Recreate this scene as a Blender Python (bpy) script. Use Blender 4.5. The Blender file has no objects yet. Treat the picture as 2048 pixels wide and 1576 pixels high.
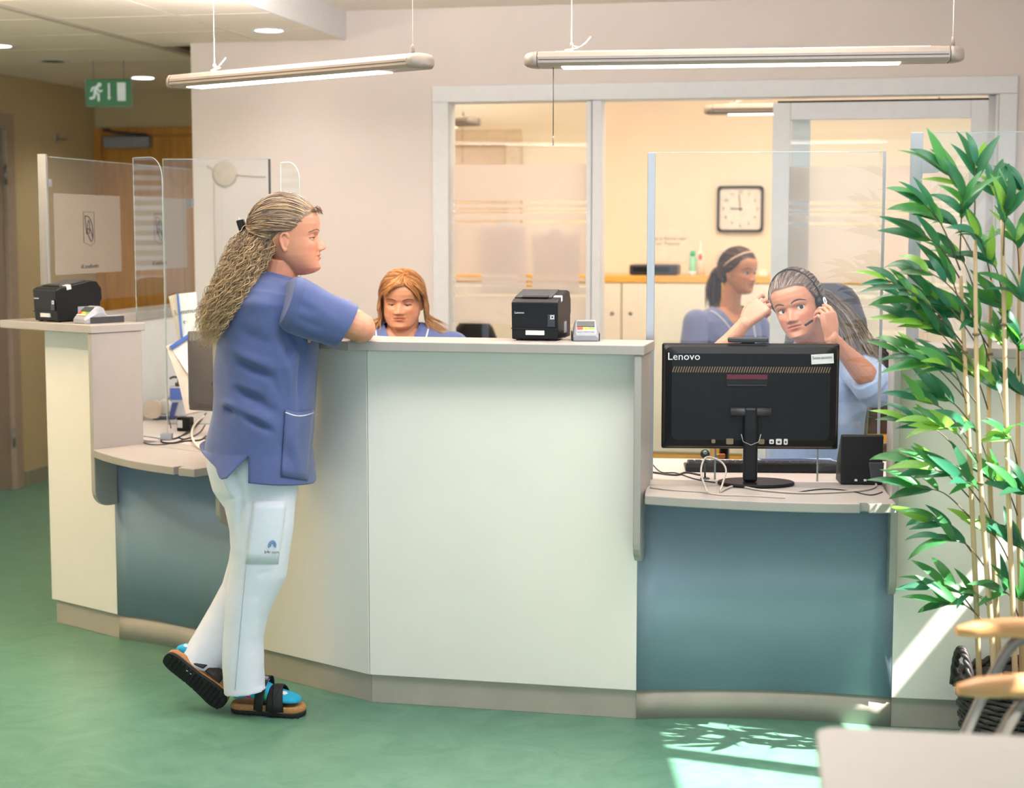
import bpy, bmesh, math, random
import numpy as np
from mathutils import Vector, Matrix, Quaternion
random.seed(7); np.random.seed(7)
S = bpy.context.scene
COL = S.collection
# ------------------------------------------------------------------ camera
FPX = 3300.0                       # focal length in pixels of the 2048 x 1576 frame
PITCH = math.atan(0.1)
EYE = 1.5
cam = bpy.data.cameras.new('camera'); camo = bpy.data.objects.new('camera', cam); COL.objects.link(camo)
camo.location = (0, 0, EYE); camo.rotation_euler = (math.pi / 2 - PITCH, 0, 0)
cam.sensor_width = 36; cam.lens = FPX / 2048 * 36
cam.dof.use_dof = True; cam.dof.focus_distance = 5.25; cam.dof.aperture_fstop = 2.6
cam.clip_end = 60
S.camera = camo
S.view_settings.view_transform = 'Standard'; S.view_settings.look = 'None'
S.view_settings.gamma = 1; S.view_settings.use_curve_mapping = False
S.view_settings.exposure = 0.2
# ------------------------------------------------------------------ sky and sun
wd = bpy.data.worlds.new('sky'); S.world = wd; wd.use_nodes = True
bg = wd.node_tree.nodes['Background']; bg.inputs[0].default_value = (0.75, 0.86, 1.0, 1); bg.inputs[1].default_value = 2.3
sun = bpy.data.lights.new('sun', 'SUN'); suno = bpy.data.objects.new('sun', sun); COL.objects.link(suno)
sun.energy = 24; sun.color = (1, 0.97, 0.90); sun.angle = 0.009
SUNV = Vector((0.585, -0.25, 0.80)).normalized()
suno.rotation_euler = SUNV.to_track_quat('Z', 'Y').to_euler(); suno.location = (4, 2, 6)
def area(name, loc, rot, sx, sy, power, col):
    l = bpy.data.lights.new(name, 'AREA'); l.shape = 'RECTANGLE'; l.size = sx; l.size_y = sy; l.energy = power; l.color = col
    o = bpy.data.objects.new(name, l); COL.objects.link(o); o.location = loc; o.rotation_euler = rot; return o
WARM = (1.0, 0.78, 0.58); NEUT = (1.0, 0.91, 0.885)
# hall: area light added as fill without a fitting; office: ceiling light field
area('hall_fill_light', (0.4, 3.9, 2.46), (0, 0, 0), 2.4, 0.8, 45, (1.0, 0.95, 0.97))
area('office_ceiling_light', (0.5, 8.4, 2.44), (0, 0, 0), 2.6, 1.2, 30, WARM)
# ------------------------------------------------------------------ helpers
def C(r, g, b):
    f = lambda c: (c / 255 / 12.92) if c / 255 <= 0.04045 else ((c / 255 + 0.055) / 1.055) ** 2.4
    return (f(r), f(g), f(b), 1)
cp, sp = math.cos(PITCH), math.sin(PITCH)
def ray(px, py):
    x = (px - 1024) / FPX; y = -(py - 788) / FPX
    return Vector((x, cp + y * sp, -sp + y * cp))
CAM = Vector((0, 0, EYE))
def P(px, py, Y): d = ray(px, py); return CAM + d * (Y / d.y)
def F(px, py, z=0.0): d = ray(px, py); return CAM + d * ((z - EYE) / d.z)
WU = Vector((0.979, -0.2039, 0)).normalized(); WV = Vector((0.2039, 0.979, 0)).normalized()
def W(u, w, z=0): return WU * u + WV * w + Vector((0, 0, z))
WALLW = 7.42; ENDW = 9.8
def UW(px, py, w=WALLW):
    d = ray(px, py); t = (w - CAM.dot(WV)) / d.dot(WV); q = CAM + d * t
    return q.dot(WU), q.z
def frame(o, x, y, z=Vector((0, 0, 1))):
    x = Vector(x).normalized(); y = Vector(y); y = (y - x * y.dot(x)).normalized(); z = x.cross(y)
    return Matrix(((x[0], y[0], z[0], o[0]), (x[1], y[1], z[1], o[1]), (x[2], y[2], z[2], o[2]), (0, 0, 0, 1)))
MW = frame((0, 0, 0), WU, WV)      # wall frame: u along the window wall, w into the building
def rot(o=(0, 0, 0), rz=0, rx=0, ry=0): return Matrix.Translation(o) @ Matrix.Rotation(rz, 4, 'Z') @ Matrix.Rotation(ry, 4, 'Y') @ Matrix.Rotation(rx, 4, 'X')
class MB:
    def __init__(s, M=None): s.v = []; s.f = []; s.M = M or Matrix.Identity(4); s.sm = []
    def add(s, vs, fs, M=None, smooth=False):
        b = len(s.v); T = s.M @ M if M is not None else s.M
        s.v += [T @ Vector(v) for v in vs]; s.f += [tuple(i + b for i in f) for f in fs]; s.sm += [smooth] * len(fs); return s
    def box(s, a, b, M=None):
        x0, y0, z0 = a; x1, y1, z1 = b
        return s.add([(x0, y0, z0), (x1, y0, z0), (x1, y1, z0), (x0, y1, z0), (x0, y0, z1), (x1, y0, z1), (x1, y1, z1), (x0, y1, z1)],
                     [(0, 3, 2, 1), (4, 5, 6, 7), (0, 1, 5, 4), (1, 2, 6, 5), (2, 3, 7, 6), (3, 0, 4, 7)], M)
    def cbox(s, c, d, M=None):
        return s.box((c[0] - d[0] / 2, c[1] - d[1] / 2, c[2] - d[2] / 2), (c[0] + d[0] / 2, c[1] + d[1] / 2, c[2] + d[2] / 2), M)
    def prism(s, poly, z0, z1, M=None, smooth=False):
        n = len(poly); ar = sum(poly[i][0] * poly[(i + 1) % n][1] - poly[(i + 1) % n][0] * poly[i][1] for i in range(n))
        if ar < 0: poly = poly[::-1]
        vs = [(p[0], p[1], z0) for p in poly] + [(p[0], p[1], z1) for p in poly]
        s.add(vs, [tuple(range(n))[::-1], tuple(range(n, 2 * n))], M)
        b = len(s.v) - 2 * n
        for i in range(n):
            j = (i + 1) % n; s.f.append((b + i, b + j, b + n + j, b + n + i)); s.sm.append(smooth)
        return s
    def rings(s, R, cap=True, closed=True, M=None, smooth=True, loop=False):
        n = len(R[0]); vs = [p for r in R for p in r]; fs = []
        m = len(R)
        for i in range(m if loop else m - 1):
            a = i * n; b = ((i + 1) % m) * n
            for j in range(n if closed else n - 1):
                k = (j + 1) % n; fs.append((a + j, a + k, b + k, b + j))
        s.add(vs, fs, M, smooth)
        if cap and not loop and closed:
            b0 = len(s.v) - len(vs)
            s.f.append(tuple(b0 + j for j in range(n))[::-1]); s.f.append(tuple(b0 + (m - 1) * n + j for j in range(n))); s.sm += [False, False]
        return s
    def tube(s, path, r, n=8, cap=True, loop=False, M=None, flat=1.0, up=None):
        path = [Vector(p) for p in path]; m = len(path); R = []
        rr = r if isinstance(r, (list, tuple)) else [r] * m
        u = None
        for i, p in enumerate(path):
            if loop: t = path[(i + 1) % m] - path[i - 1]
            else: t = path[min(i + 1, m - 1)] - path[max(i - 1, 0)]
            t = t.normalized() if t.length > 1e-9 else Vector((0, 0, 1))
            if u is None:
                a = Vector(up) if up is not None else (Vector((0, 0, 1)) if abs(t.z) < 0.9 else Vector((1, 0, 0)))
                u = (a - t * a.dot(t)).normalized()
            else: u = (u - t * u.dot(t)).normalized()
            v = t.cross(u)
            R.append([p + (u * math.cos(2 * math.pi * k / n) * flat + v * math.sin(2 * math.pi * k / n)) * rr[i] for k in range(n)])
        return s.rings(R, cap, True, M, True, loop)
    def lathe(s, prof, n=24, M=None, cap=True):
        R = [[(r * math.cos(2 * math.pi * k / n), r * math.sin(2 * math.pi * k / n), z) for k in range(n)] for r, z in prof]
        return s.rings(R, cap, True, M, True)
    def ell(s, c, r, M=None, n=16, m=10):
        R = []
        for i in range(m + 1):
            a = -math.pi / 2 + math.pi * i / m; q = max(math.cos(a), 1e-3)
            R.append([(c[0] + r[0] * q * math.cos(2 * math.pi * k / n), c[1] + r[1] * q * math.sin(2 * math.pi * k / n), c[2] + r[2] * math.sin(a)) for k in range(n)])
        return s.rings(R, True, True, M, True)
    def mesh(s, name, off=None):
        me = bpy.data.meshes.new(name); o = off or Vector((0, 0, 0))
        me.from_pydata([tuple(v - o) for v in s.v], [], s.f); me.polygons.foreach_set('use_smooth', s.sm); me.update(); return me
    def build(s, name, mat, parent=None, bevel=0, seg=2, smooth=None, **tags):
        off = Vector(parent['_o']) if parent is not None and '_o' in parent else Vector((0, 0, 0))
        me = s.mesh(name, off); o = bpy.data.objects.new(name, me); COL.objects.link(o)
        if isinstance(mat, (list, tuple)):
            for m_ in mat: me.materials.append(m_)
        elif mat: me.materials.append(mat)
        if parent is not None:
            o.parent = parent; o['_o'] = parent['_o'] if '_o' in parent else (0, 0, 0)
        if bevel:
            b = o.modifiers.new('b', 'BEVEL'); b.width = bevel; b.segments = seg; b.limit_method = 'ANGLE'; b.angle_limit = math.radians(50)
        return tag(o, **tags)
def tag(o, label=None, cat=None, group=None, kind=None):
    if label: o['label'] = label
    if cat: o['category'] = cat
    if group: o['group'] = group
    if kind: o['kind'] = kind
    return o
def thing(name, loc, label=None, cat=None, group=None, kind=None):
    o = bpy.data.objects.new(name, None); COL.objects.link(o); o.location = loc; o['_o'] = tuple(loc); o.empty_display_size = 0.05
    return tag(o, label, cat, group, kind)
def single(o, **t): return tag(o, **t)
def rrect(w, h, r, n=5, cx=0, cy=0, corners=(1, 1, 1, 1)):
    pts = []
    for k, (sx, sy) in enumerate(((1, 1), (-1, 1), (-1, -1), (1, -1))):
        q = r if corners[k] else 1e-4
        for i in range(n + 1):
            a = math.pi / 2 * (k + i / n); pts.append((cx + sx * (w / 2 - q) + q * math.cos(a), cy + sy * (h / 2 - q) + q * math.sin(a)))
    return pts
def smooth_path(pts, k=8):
    pts = [Vector(p) for p in pts]; out = []
    for i in range(len(pts) - 1):
        p0 = pts[max(i - 1, 0)]; p1 = pts[i]; p2 = pts[i + 1]; p3 = pts[min(i + 2, len(pts) - 1)]
        for j in range(k):
            t = j / k; out.append(0.5 * ((2 * p1) + (p2 - p0) * t + (2 * p0 - 5 * p1 + 4 * p2 - p3) * t * t + (3 * p1 - p0 - 3 * p2 + p3) * t ** 3))
    out.append(pts[-1]); return out
def text_mesh(txt, size, M, name, mat, parent, depth=0.0006, font_scale=(1, 1), align='CENTER', **tags):
    cu = bpy.data.curves.new('t', 'FONT'); cu.body = txt; cu.size = size; cu.extrude = depth; cu.align_x = align; cu.align_y = 'CENTER'; cu.resolution_u = 2
    to = bpy.data.objects.new('t', cu); COL.objects.link(to); bpy.context.view_layer.update()
    me = bpy.data.meshes.new_from_object(to.evaluated_get(bpy.context.evaluated_depsgraph_get()))
    bpy.data.objects.remove(to); bpy.data.curves.remove(cu)
    off = Vector(parent['_o']) if parent is not None and '_o' in parent else Vector((0, 0, 0))
    me.transform(Matrix.Translation(-off) @ M @ Matrix.Diagonal((font_scale[0], font_scale[1], 1, 1)))
    me.name = name; me.materials.clear(); me.materials.append(mat); o = bpy.data.objects.new(name, me); COL.objects.link(o); o.parent = parent
    o['_o'] = parent['_o'] if parent is not None and '_o' in parent else (0, 0, 0)
    return tag(o, **tags)
# ------------------------------------------------------------------ materials
def mat(name, col, rough=0.5, metal=0.0, var=0.06, scale=30, bump=0.0, bscale=None, spec=0.5, coat=0, sheen=0, sss=0, stretch=None, emit=None):
    m = bpy.data.materials.new(name); m.use_nodes = True; nt = m.node_tree; N = nt.nodes; L = nt.links; b = N['Principled BSDF']
    b.inputs['Roughness'].default_value = rough; b.inputs['Metallic'].default_value = metal; b.inputs['Specular IOR Level'].default_value = spec
    if coat: b.inputs['Coat Weight'].default_value = coat; b.inputs['Coat Roughness'].default_value = 0.12
    if sheen: b.inputs['Sheen Weight'].default_value = sheen
    if sss:
        b.inputs['Subsurface Weight'].default_value = sss; b.inputs['Subsurface Radius'].default_value = (0.9, 0.35, 0.2); b.inputs['Subsurface Scale'].default_value = 0.006
    tc = N.new('ShaderNodeTexCoord'); mp = N.new('ShaderNodeMapping'); L.new(tc.outputs['Object'], mp.inputs[0])
    if stretch: mp.inputs['Scale'].default_value = stretch
    nz = N.new('ShaderNodeTexNoise'); nz.inputs['Scale'].default_value = scale; nz.inputs['Detail'].default_value = 4; L.new(mp.outputs[0], nz.inputs[0])
    cr = N.new('ShaderNodeValToRGB'); L.new(nz.outputs[0], cr.inputs[0])
    cr.color_ramp.elements[0].position = 0.3; cr.color_ramp.elements[1].position = 0.7
    cr.color_ramp.elements[0].color = tuple(c * (1 - var) for c in col[:3]) + (1,); cr.color_ramp.elements[1].color = tuple(min(1, c * (1 + var)) for c in col[:3]) + (1,)
    L.new(cr.outputs[0], b.inputs['Base Color'])
    if bump:
        n2 = N.new('ShaderNodeTexNoise'); n2.inputs['Scale'].default_value = bscale or scale * 4; n2.inputs['Detail'].default_value = 3; L.new(mp.outputs[0], n2.inputs[0])
        bp = N.new('ShaderNodeBump'); bp.inputs['Strength'].default_value = bump; bp.inputs['Distance'].default_value = 0.01; L.new(n2.outputs[0], bp.inputs['Height']); L.new(bp.outputs[0], b.inputs['Normal'])
    if emit:
        b.inputs['Emission Color'].default_value = emit[0]; b.inputs['Emission Strength'].default_value = emit[1]
    return m
def wood(name, c1, c2, scale=6, stretch=(1, 12, 12), rough=0.4):
    m = mat(name, c1, rough); nt = m.node_tree; N = nt.nodes; L = nt.links
    cr = [n for n in N if n.type == 'VALTORGB'][0]; cr.color_ramp.elements[0].color = c1; cr.color_ramp.elements[1].color = c2
    [n for n in N if n.type == 'MAPPING'][0].inputs['Scale'].default_value = stretch
    [n for n in N if n.type == 'TEX_NOISE'][0].inputs['Scale'].default_value = scale; [n for n in N if n.type == 'TEX_NOISE'][0].inputs['Distortion'].default_value = 0.6
    return m
def glass(name, tint=(1, 1, 1, 1), strength=1.0, rough=0.0):
    m = bpy.data.materials.new(name); m.use_nodes = True; nt = m.node_tree; N = nt.nodes; L = nt.links; N.clear()
    o = N.new('ShaderNodeOutputMaterial'); mx = N.new('ShaderNodeMixShader'); t = N.new('ShaderNodeBsdfTransparent'); g = N.new('ShaderNodeBsdfGlossy'); fr = N.new('ShaderNodeFresnel'); mu = N.new('ShaderNodeMath')
    t.inputs[0].default_value = tint; g.inputs['Roughness'].default_value = rough; fr.inputs[0].default_value = 1.5; mu.operation = 'MULTIPLY'; mu.inputs[1].default_value = strength
    nz = N.new('ShaderNodeTexNoise'); nz.inputs['Scale'].default_value = 2.0; bp = N.new('ShaderNodeBump'); bp.inputs['Strength'].default_value = 0.004; L.new(nz.outputs[0], bp.inputs['Height']); L.new(bp.outputs[0], g.inputs['Normal'])
    ge = N.new('ShaderNodeNewGeometry'); iv = N.new('ShaderNodeMath'); iv.operation = 'SUBTRACT'; iv.inputs[0].default_value = 1.0; L.new(ge.outputs['Backfacing'], iv.inputs[1]); m3 = N.new('ShaderNodeMath'); m3.operation = 'MULTIPLY'; L.new(fr.outputs[0], m3.inputs[0]); L.new(iv.outputs[0], m3.inputs[1]); L.new(m3.outputs[0], mu.inputs[0]); L.new(mu.outputs[0], mx.inputs[0]); L.new(t.outputs[0], mx.inputs[1]); L.new(g.outputs[0], mx.inputs[2]); L.new(mx.outputs[0], o.inputs[0]); return m
def film(name, col, fac):
    m = bpy.data.materials.new(name); m.use_nodes = True; nt = m.node_tree; N = nt.nodes; L = nt.links; N.clear()
    o = N.new('ShaderNodeOutputMaterial'); mx = N.new('ShaderNodeMixShader'); t = N.new('ShaderNodeBsdfTransparent'); d = N.new('ShaderNodeBsdfDiffuse'); tr = N.new('ShaderNodeBsdfTranslucent'); m2 = N.new('ShaderNodeMixShader')
    d.inputs[0].default_value = col; tr.inputs[0].default_value = col; m2.inputs[0].default_value = 0.55; t.inputs[0].default_value = (1, 1, 1, 1)
    nz = N.new('ShaderNodeTexNoise'); nz.inputs['Scale'].default_value = 90; rmp = N.new('ShaderNodeMapRange'); rmp.inputs[3].default_value = fac - 0.03; rmp.inputs[4].default_value = fac + 0.03
    L.new(nz.outputs[0], rmp.inputs[0]); L.new(rmp.outputs[0], mx.inputs[0])
    L.new(d.outputs[0], m2.inputs[1]); L.new(tr.outputs[0], m2.inputs[2]); L.new(t.outputs[0], mx.inputs[1]); L.new(m2.outputs[0], mx.inputs[2]); L.new(mx.outputs[0], o.inputs[0]); return m
def emis(name, col, st):
    m = mat(name, (0.8, 0.8, 0.8, 1), 0.4); b = m.node_tree.nodes['Principled BSDF']; b.inputs['Emission Color'].default_value = col; b.inputs['Emission Strength'].default_value = st; return m
def checkerfix(m): return m
M_wall = mat('wall_paint', C(226, 215, 209), 0.75, var=0.02, scale=3, bump=0.03, bscale=250)
M_wallc = mat('corridor_paint', C(196, 178, 138), 0.7, var=0.03, scale=3, bump=0.03, bscale=250)
M_office = mat('office_paint', C(240, 226, 204), 0.7, var=0.02, scale=3)
M_ceil = mat('ceiling_tile_board', C(238, 228, 216), 0.85, var=0.03, scale=60, bump=0.05, bscale=400)
M_ceilrail = mat('ceiling_rail', C(196, 188, 176), 0.5)
M_white = mat('white_paint', C(226, 226, 228), 0.35, var=0.02)
M_cream = mat('cream_laminate', C(237, 230, 220), 0.38, var=0.02, scale=4)
M_grey = mat('grey_laminate', C(160, 154, 148), 0.36, var=0.03, scale=8)
M_niche = mat('blue_grey_laminate', C(138, 157, 174), 0.33, var=0.03, scale=6)
M_plinth = mat('plinth_laminate', C(172, 164, 150), 0.42, var=0.06, scale=9)
M_alu = mat('brushed_aluminium', C(176, 176, 178), 0.34, 0.85, var=0.05, scale=80, stretch=(1, 1, 0.05))
M_black = mat('black_plastic', C(16, 17, 20), 0.42, var=0.08, spec=.3)
M_dgrey = mat('dark_grey_plastic', C(52, 53, 58), 0.42)
M_lgrey = mat('light_grey_plastic', C(142, 144, 152), 0.35)
M_paper = mat('paper', C(236, 234, 232), 0.8, var=0.02)
M_glass = glass('clear_glass', (0.96, 0.985, 0.98, 1)); M_glassedge = mat('glass_edge', C(150, 168, 166), 0.2, var=0.05)
M_film = film('frosted_film', C(240, 230, 226), 0.52)
M_film2 = film('frosted_logo_film', C(198, 188, 180), 0.66)
M_ink = mat('printed_ink', C(58, 56, 60), 0.7); M_inkw = mat('white_print', C(225, 226, 228), 0.5)
M_doorg = mat('grey_brown_door', C(150, 134, 118), 0.45, var=0.05, stretch=(8, 8, 0.6))
M_doorf = mat('door_frame_paint', C(166, 150, 132), 0.45)
M_oak = wood('oak_veneer', C(176, 118, 44), C(200, 142, 62), 5, (6, 6, 0.5))
M_oakl = wood('beech_wood', C(206, 146, 92), C(224, 170, 118), 5, (1, 9, 9))
M_metal = mat('steel', C(150, 150, 152), 0.3, 0.9)
def lino():
    m = mat('green_linoleum', C(104, 148, 120), 0.2, var=0.1, scale=5); nt = m.node_tree; N = nt.nodes; L = nt.links; b = N['Principled BSDF']
    cr = [n for n in N if n.type == 'VALTORGB'][0]; nz = [n for n in N if n.type == 'TEX_NOISE'][0]
    nz.inputs['Detail'].default_value = 9; nz.inputs['Roughness'].default_value = 0.72; nz.inputs['Distortion'].default_value = 1.6
    cr.color_ramp.elements[0].color = C(78, 124, 102); cr.color_ramp.elements[1].color = C(104, 148, 126)
    n2 = N.new('ShaderNodeTexNoise'); n2.inputs['Scale'].default_value = 14; n2.inputs['Detail'].default_value = 6
    r2 = N.new('ShaderNodeMapRange'); r2.inputs[3].default_value = 0.26; r2.inputs[4].default_value = 0.42; L.new(n2.outputs[0], r2.inputs[0]); L.new(r2.outputs[0], b.inputs['Roughness'])
    return m
M_floor = lino()
# ------------------------------------------------------------------ room shell
MB().box((-6, -3, -0.1), (2.4, 13, 0)).build('floor', M_floor, kind='structure')
uL, _ = UW(385, 300); UO0, zO = UW(866, 180); UO1, _ = UW(2036, 160)
ZHI, ZLO = 2.5, 2.37
UOI0 = UO0 + 0.075; UOI1 = UO1 - 0.075; ZO = 2.075
wb = MB(MW); wb.box((uL, WALLW, 0), (UOI0, WALLW + 0.12, 2.7)); wb.box((UOI0, WALLW, ZO), (UOI1, WALLW + 0.12, 2.7)); wb.box((UOI1, WALLW, 0), (3.3, WALLW + 0.12, 2.7))
wb.build('wall_back', M_wall, kind='structure')
MB(MW).box((uL, WALLW + 0.12, 0), (uL + 0.1, ENDW, 2.7)).build('wall_corridor_side', M_wall, kind='structure')
MB(MW).box((-5.6, ENDW, 0), (uL + 0.1, ENDW + 0.1, 2.7)).build('wall_corridor_end', M_wallc, kind='structure')
MB(MW).box((uL + 0.1, ENDW, 0), (3.3, ENDW + 0.1, 2.7)).build('wall_office_back', M_office, kind='structure')
MB(MW).box((uL + 0.1, WALLW + 0.121, 0), (uL + 0.105, ENDW - 0.001, 2.6)).build('wall_office_left', M_office, kind='structure')
MB(MW).box((3.2, WALLW + 0.12, 0), (3.3, ENDW, 2.7)).build('wall_office_right', M_office, kind='structure')
ULW = F(45, 975).dot(WU)
D1 = F(45, 975).dot(WV)
wl = MB(MW); wl.box((ULW - 0.1, D1 - 0.03, 0), (ULW, ENDW + 0.1, 2.7)); wl.box((ULW - 0.1, D1 - 1.18, 2.15), (ULW, D1 - 0.03, 2.7)); wl.box((ULW - 0.1, 6.1, 0), (ULW, D1 - 1.18, 2.7)); wl.box((ULW - 0.1, -2, 0), (ULW, 4.9, 2.7)); wl.box((ULW - 0.1, 4.9, 0), (ULW, 6.1, 0.9)); wl.box((ULW - 0.1, 4.9, 2.15), (ULW, 6.1, 2.7))
wl.build('wall_left', M_wallc, kind='structure')
MB(MW).box((ULW, D1 + 0.03, 0), (ULW + 0.012, ENDW, 0.09)).build('baseboard_left', mat('baseboard_vinyl', C(150, 148, 128), 0.4), kind='structure')
# ceilings: boards of the lowered ceiling are parts
US = F(690, 78, ZLO).dot(WU)
ce = thing('ceiling', (0, 0, ZLO), kind='structure')
MB(MW).box((-6, -3, ZLO + 0.02), (US - 0.001, ENDW + 0.1, ZLO + 0.12)).build('ceiling_slab', mat('ceiling_joint', C(70, 60, 50), .9), ce)
g = 0.545; w0 = 6.446; ulines = [-3.31, -2.745, US - 0.012]
gap = 0.011
ti = 0
for k in range(-9, 7):
    a, b = w0 + k * g, w0 + (k + 1) * g
    a = max(a, -2.0); b = min(b, ENDW)
    if b - a < 0.05: continue
    for (u0, u1) in ((-3.285, -2.745), (-2.745, US - 0.012)):
        if a > WALLW and u0 > uL: continue
        bb = b if u1 < uL + 0.01 else min(b, WALLW)
        if a >= WALLW: u1 = min(u1, uL)
        if a < WALLW < b and u0 < uL < u1: MB(MW).box((u0 + gap / 2, WALLW + .001, ZLO), (uL, b - gap / 2, ZLO + 0.02)).build('ceiling_tile', M_ceil, ce)
        if bb - a > 0.04: MB(MW).box((u0 + gap / 2, a + gap / 2, ZLO), (u1 - gap / 2, bb - gap / 2, ZLO + 0.02)).build('ceiling_tile', M_ceil, ce)
    MB(MW).box((ULW - 1.2 if b < D1 - 1.2 else ULW, a + gap / 2, ZLO), (-3.335, b - gap / 2, ZLO + 0.02)).build('ceiling_tile', M_ceil, ce)
MB(MW).box((-3.330, -2, ZLO - 0.004), (-3.290, ENDW, ZLO + 0.02)).build('ceiling_rail', M_ceilrail, ce, bevel=0.002)
MB(MW).box((US - 0.012, -3, ZLO - 0.002), (US, WALLW, ZHI + 0.1)).build('bulkhead_board', M_white, ce)
MB().prism([tuple(W(US, -3))[:2], (2.249, -3), (2.249, 7.6), tuple(W(US, WALLW))[:2]], ZHI, ZHI + .1).build('ceiling_hall', M_ceil, kind='structure')
MB(MW).box((uL + 0.1, WALLW + 0.12, ZHI), (3.3, ENDW, ZHI + 0.1)).build('ceiling_office', M_office, kind='structure')
# right-hand outside wall with its window (beyond the picture edge, lets the sun in)
XR = 2.25
wr = MB(); wy0, wy1, zs0, zs1 = 1.9, 4.53, 1.60, 2.62
wr.box((XR, -3, 0), (XR + 0.12, wy0, 2.7)); wr.box((XR, wy1, 0), (XR + 0.12, 7.3, 2.7)); wr.box((XR, wy0, 0), (XR + 0.12, wy1, zs0)); wr.box((XR, wy0, zs1), (XR + 0.12, wy1, 2.7)); wr.box((XR, 4.21, 1.86), (XR + 0.12, wy1, zs1))  # last box: unseen blocker added to keep sun off the niche front
wr.build('wall_right', M_wall, kind='structure')
w2 = thing('window_2', (XR, 3.5, zs0), kind='structure')
fr = MB(); fr.box((XR + 0.02, wy0, 1.84), (XR + 0.08, wy1, 1.89)); fr.box((XR + 0.02, 3.80, zs0), (XR + 0.08, 3.87, zs1)); fr.box((XR + 0.02, 2.9, zs0), (XR + 0.08, 2.97, zs1))
fr.build('window_frame', M_white, w2)

# corridor window with horizontal blinds (mirrored in the small glass wing)
w3 = thing('window_3', W(ULW, 5.5, 0.9), kind='structure')
for k in range(24): MB(MW @ Matrix.Translation((ULW - .05, 5.5, .93 + k * .05)) @ Matrix.Rotation(.6, 4, 'Y')).box((-.022, -.59, -.001), (.022, .59, .001)).build('blind_slat', M_white, w3)
MB(MW).box((ULW - .1, 4.9, .9), (ULW - .04, 4.96, 2.15)).box((ULW - .1, 6.04, .9), (ULW - .04, 6.1, 2.15)).build('window_frame', M_white, w3)
# ------------------------------------------------------------------ glazed partition in the back wall
def uz(px, py): return UW(px, py)
w1 = thing('window_1', W(UO0, WALLW, 0), kind='structure')
def wpart(name, m, u0, u1, z0, z1, d0, d1, parent=w1, bevel=0.003, **t):
    return MB(MW).box((u0, WALLW + d0, z0), (u1, WALLW + d1, z1)).build(name, m, parent, bevel=bevel, **t)
zT = uz(1000, 170)[1]                                     # top of the architrave
wpart('architrave', M_white, UO0, UOI0, 0, ZO, -0.018, 0.0); wpart('architrave', M_white, UOI1, UO1, 0, ZO, -0.018, 0.0)
wpart('architrave', M_white, UO0, UO1, ZO, zT, -0.018, 0.0)
ga0 = uz(900, 400)[0]; ga1 = uz(1172, 400)[0]; m1 = uz(1203, 400)[0]; s0 = uz(1545, 300)[0]; s0i = uz(1580, 300)[0]; s1i = uz(1940, 300)[0]; s1 = uz(1975, 300)[0]
zg = uz(1000, 204)[1]
wpart('frame_jamb', M_white, UOI0, ga0, 0, zg, 0.005, 0.10); wpart('frame_head', M_white, UOI0, UOI1, zg, ZO, 0.005, 0.11)
mid = (ga1 + m1) / 2 - 0.012
wpart('mullion', M_white, ga1, mid, 0, zg, 0.0, 0.11); wpart('mullion', M_white, mid + 0.004, m1, 0, zg, -0.008, 0.11)
wpart('frame_jamb', M_white, uz(1990, 300)[0], UOI1, 0, zg, 0.0, 0.10)
wpart('fixed_stile', M_white, s0i - 0.0, s0i + 0.085, 0, zg - 0.02, 0.075, 0.10); wpart('fixed_stile', M_white, s1 + 0.004, s1 + 0.05, 0, zg, 0.06, 0.1)
pane1 = wpart('pane', M_glass, ga0, ga1, 0.04, zg, 0.05, 0.056, bevel=0); 
wpart('bottom_rail', M_white, ga0, ga1, 0, 0.08, 0.02, 0.09)
# sliding leaf
zd = uz(1750, 203)[1]; zdi = uz(1750, 238)[1]
sl = wpart('sliding_leaf', M_white, s0, s0i, 0, zd, -0.004, 0.04)
wpart('leaf_stile', M_white, s1i, s1, 0, zd, -0.004, 0.04, sl); wpart('leaf_rail', M_white, s0i, s1i, zdi, zd, -0.004, 0.04, sl); wpart('leaf_rail', M_white, s0i, s1i, 0, 0.12, -0.004, 0.04, sl)
wpart('pane', M_glass, s0i, s1i, 0.12, zdi, 0.015, 0.021, bevel=0)
wpart('slot', M_black, s0 + 0.02, s1, zd + 0.001, zd + 0.008, 0.0, 0.05, bevel=0)
# frosted film bands with clear stripes between them
def films(u0, u1, px, ys, d):
    for k in range(0, len(ys), 2):
        wpart('frosted_film', M_film, u0, u1, uz(px, ys[k + 1])[1], uz(px, ys[k])[1], d, d + 0.001, bevel=0)
YS = [328, 401, 407.5, 415.5, 420, 423, 426.5, 440, 445.5, 549, 556, 562, 566.5, 571, 575, 588.5, 594.5, 649]
films(ga0 + 0.004, ga1 - 0.004, 1030, YS, 0.048)
films(s0i, s1i, 1750, [332, 402, 409, 417, 422, 426, 431, 444, 450, 566, 573, 578, 584, 590, 598, 660], 0.013)
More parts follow.
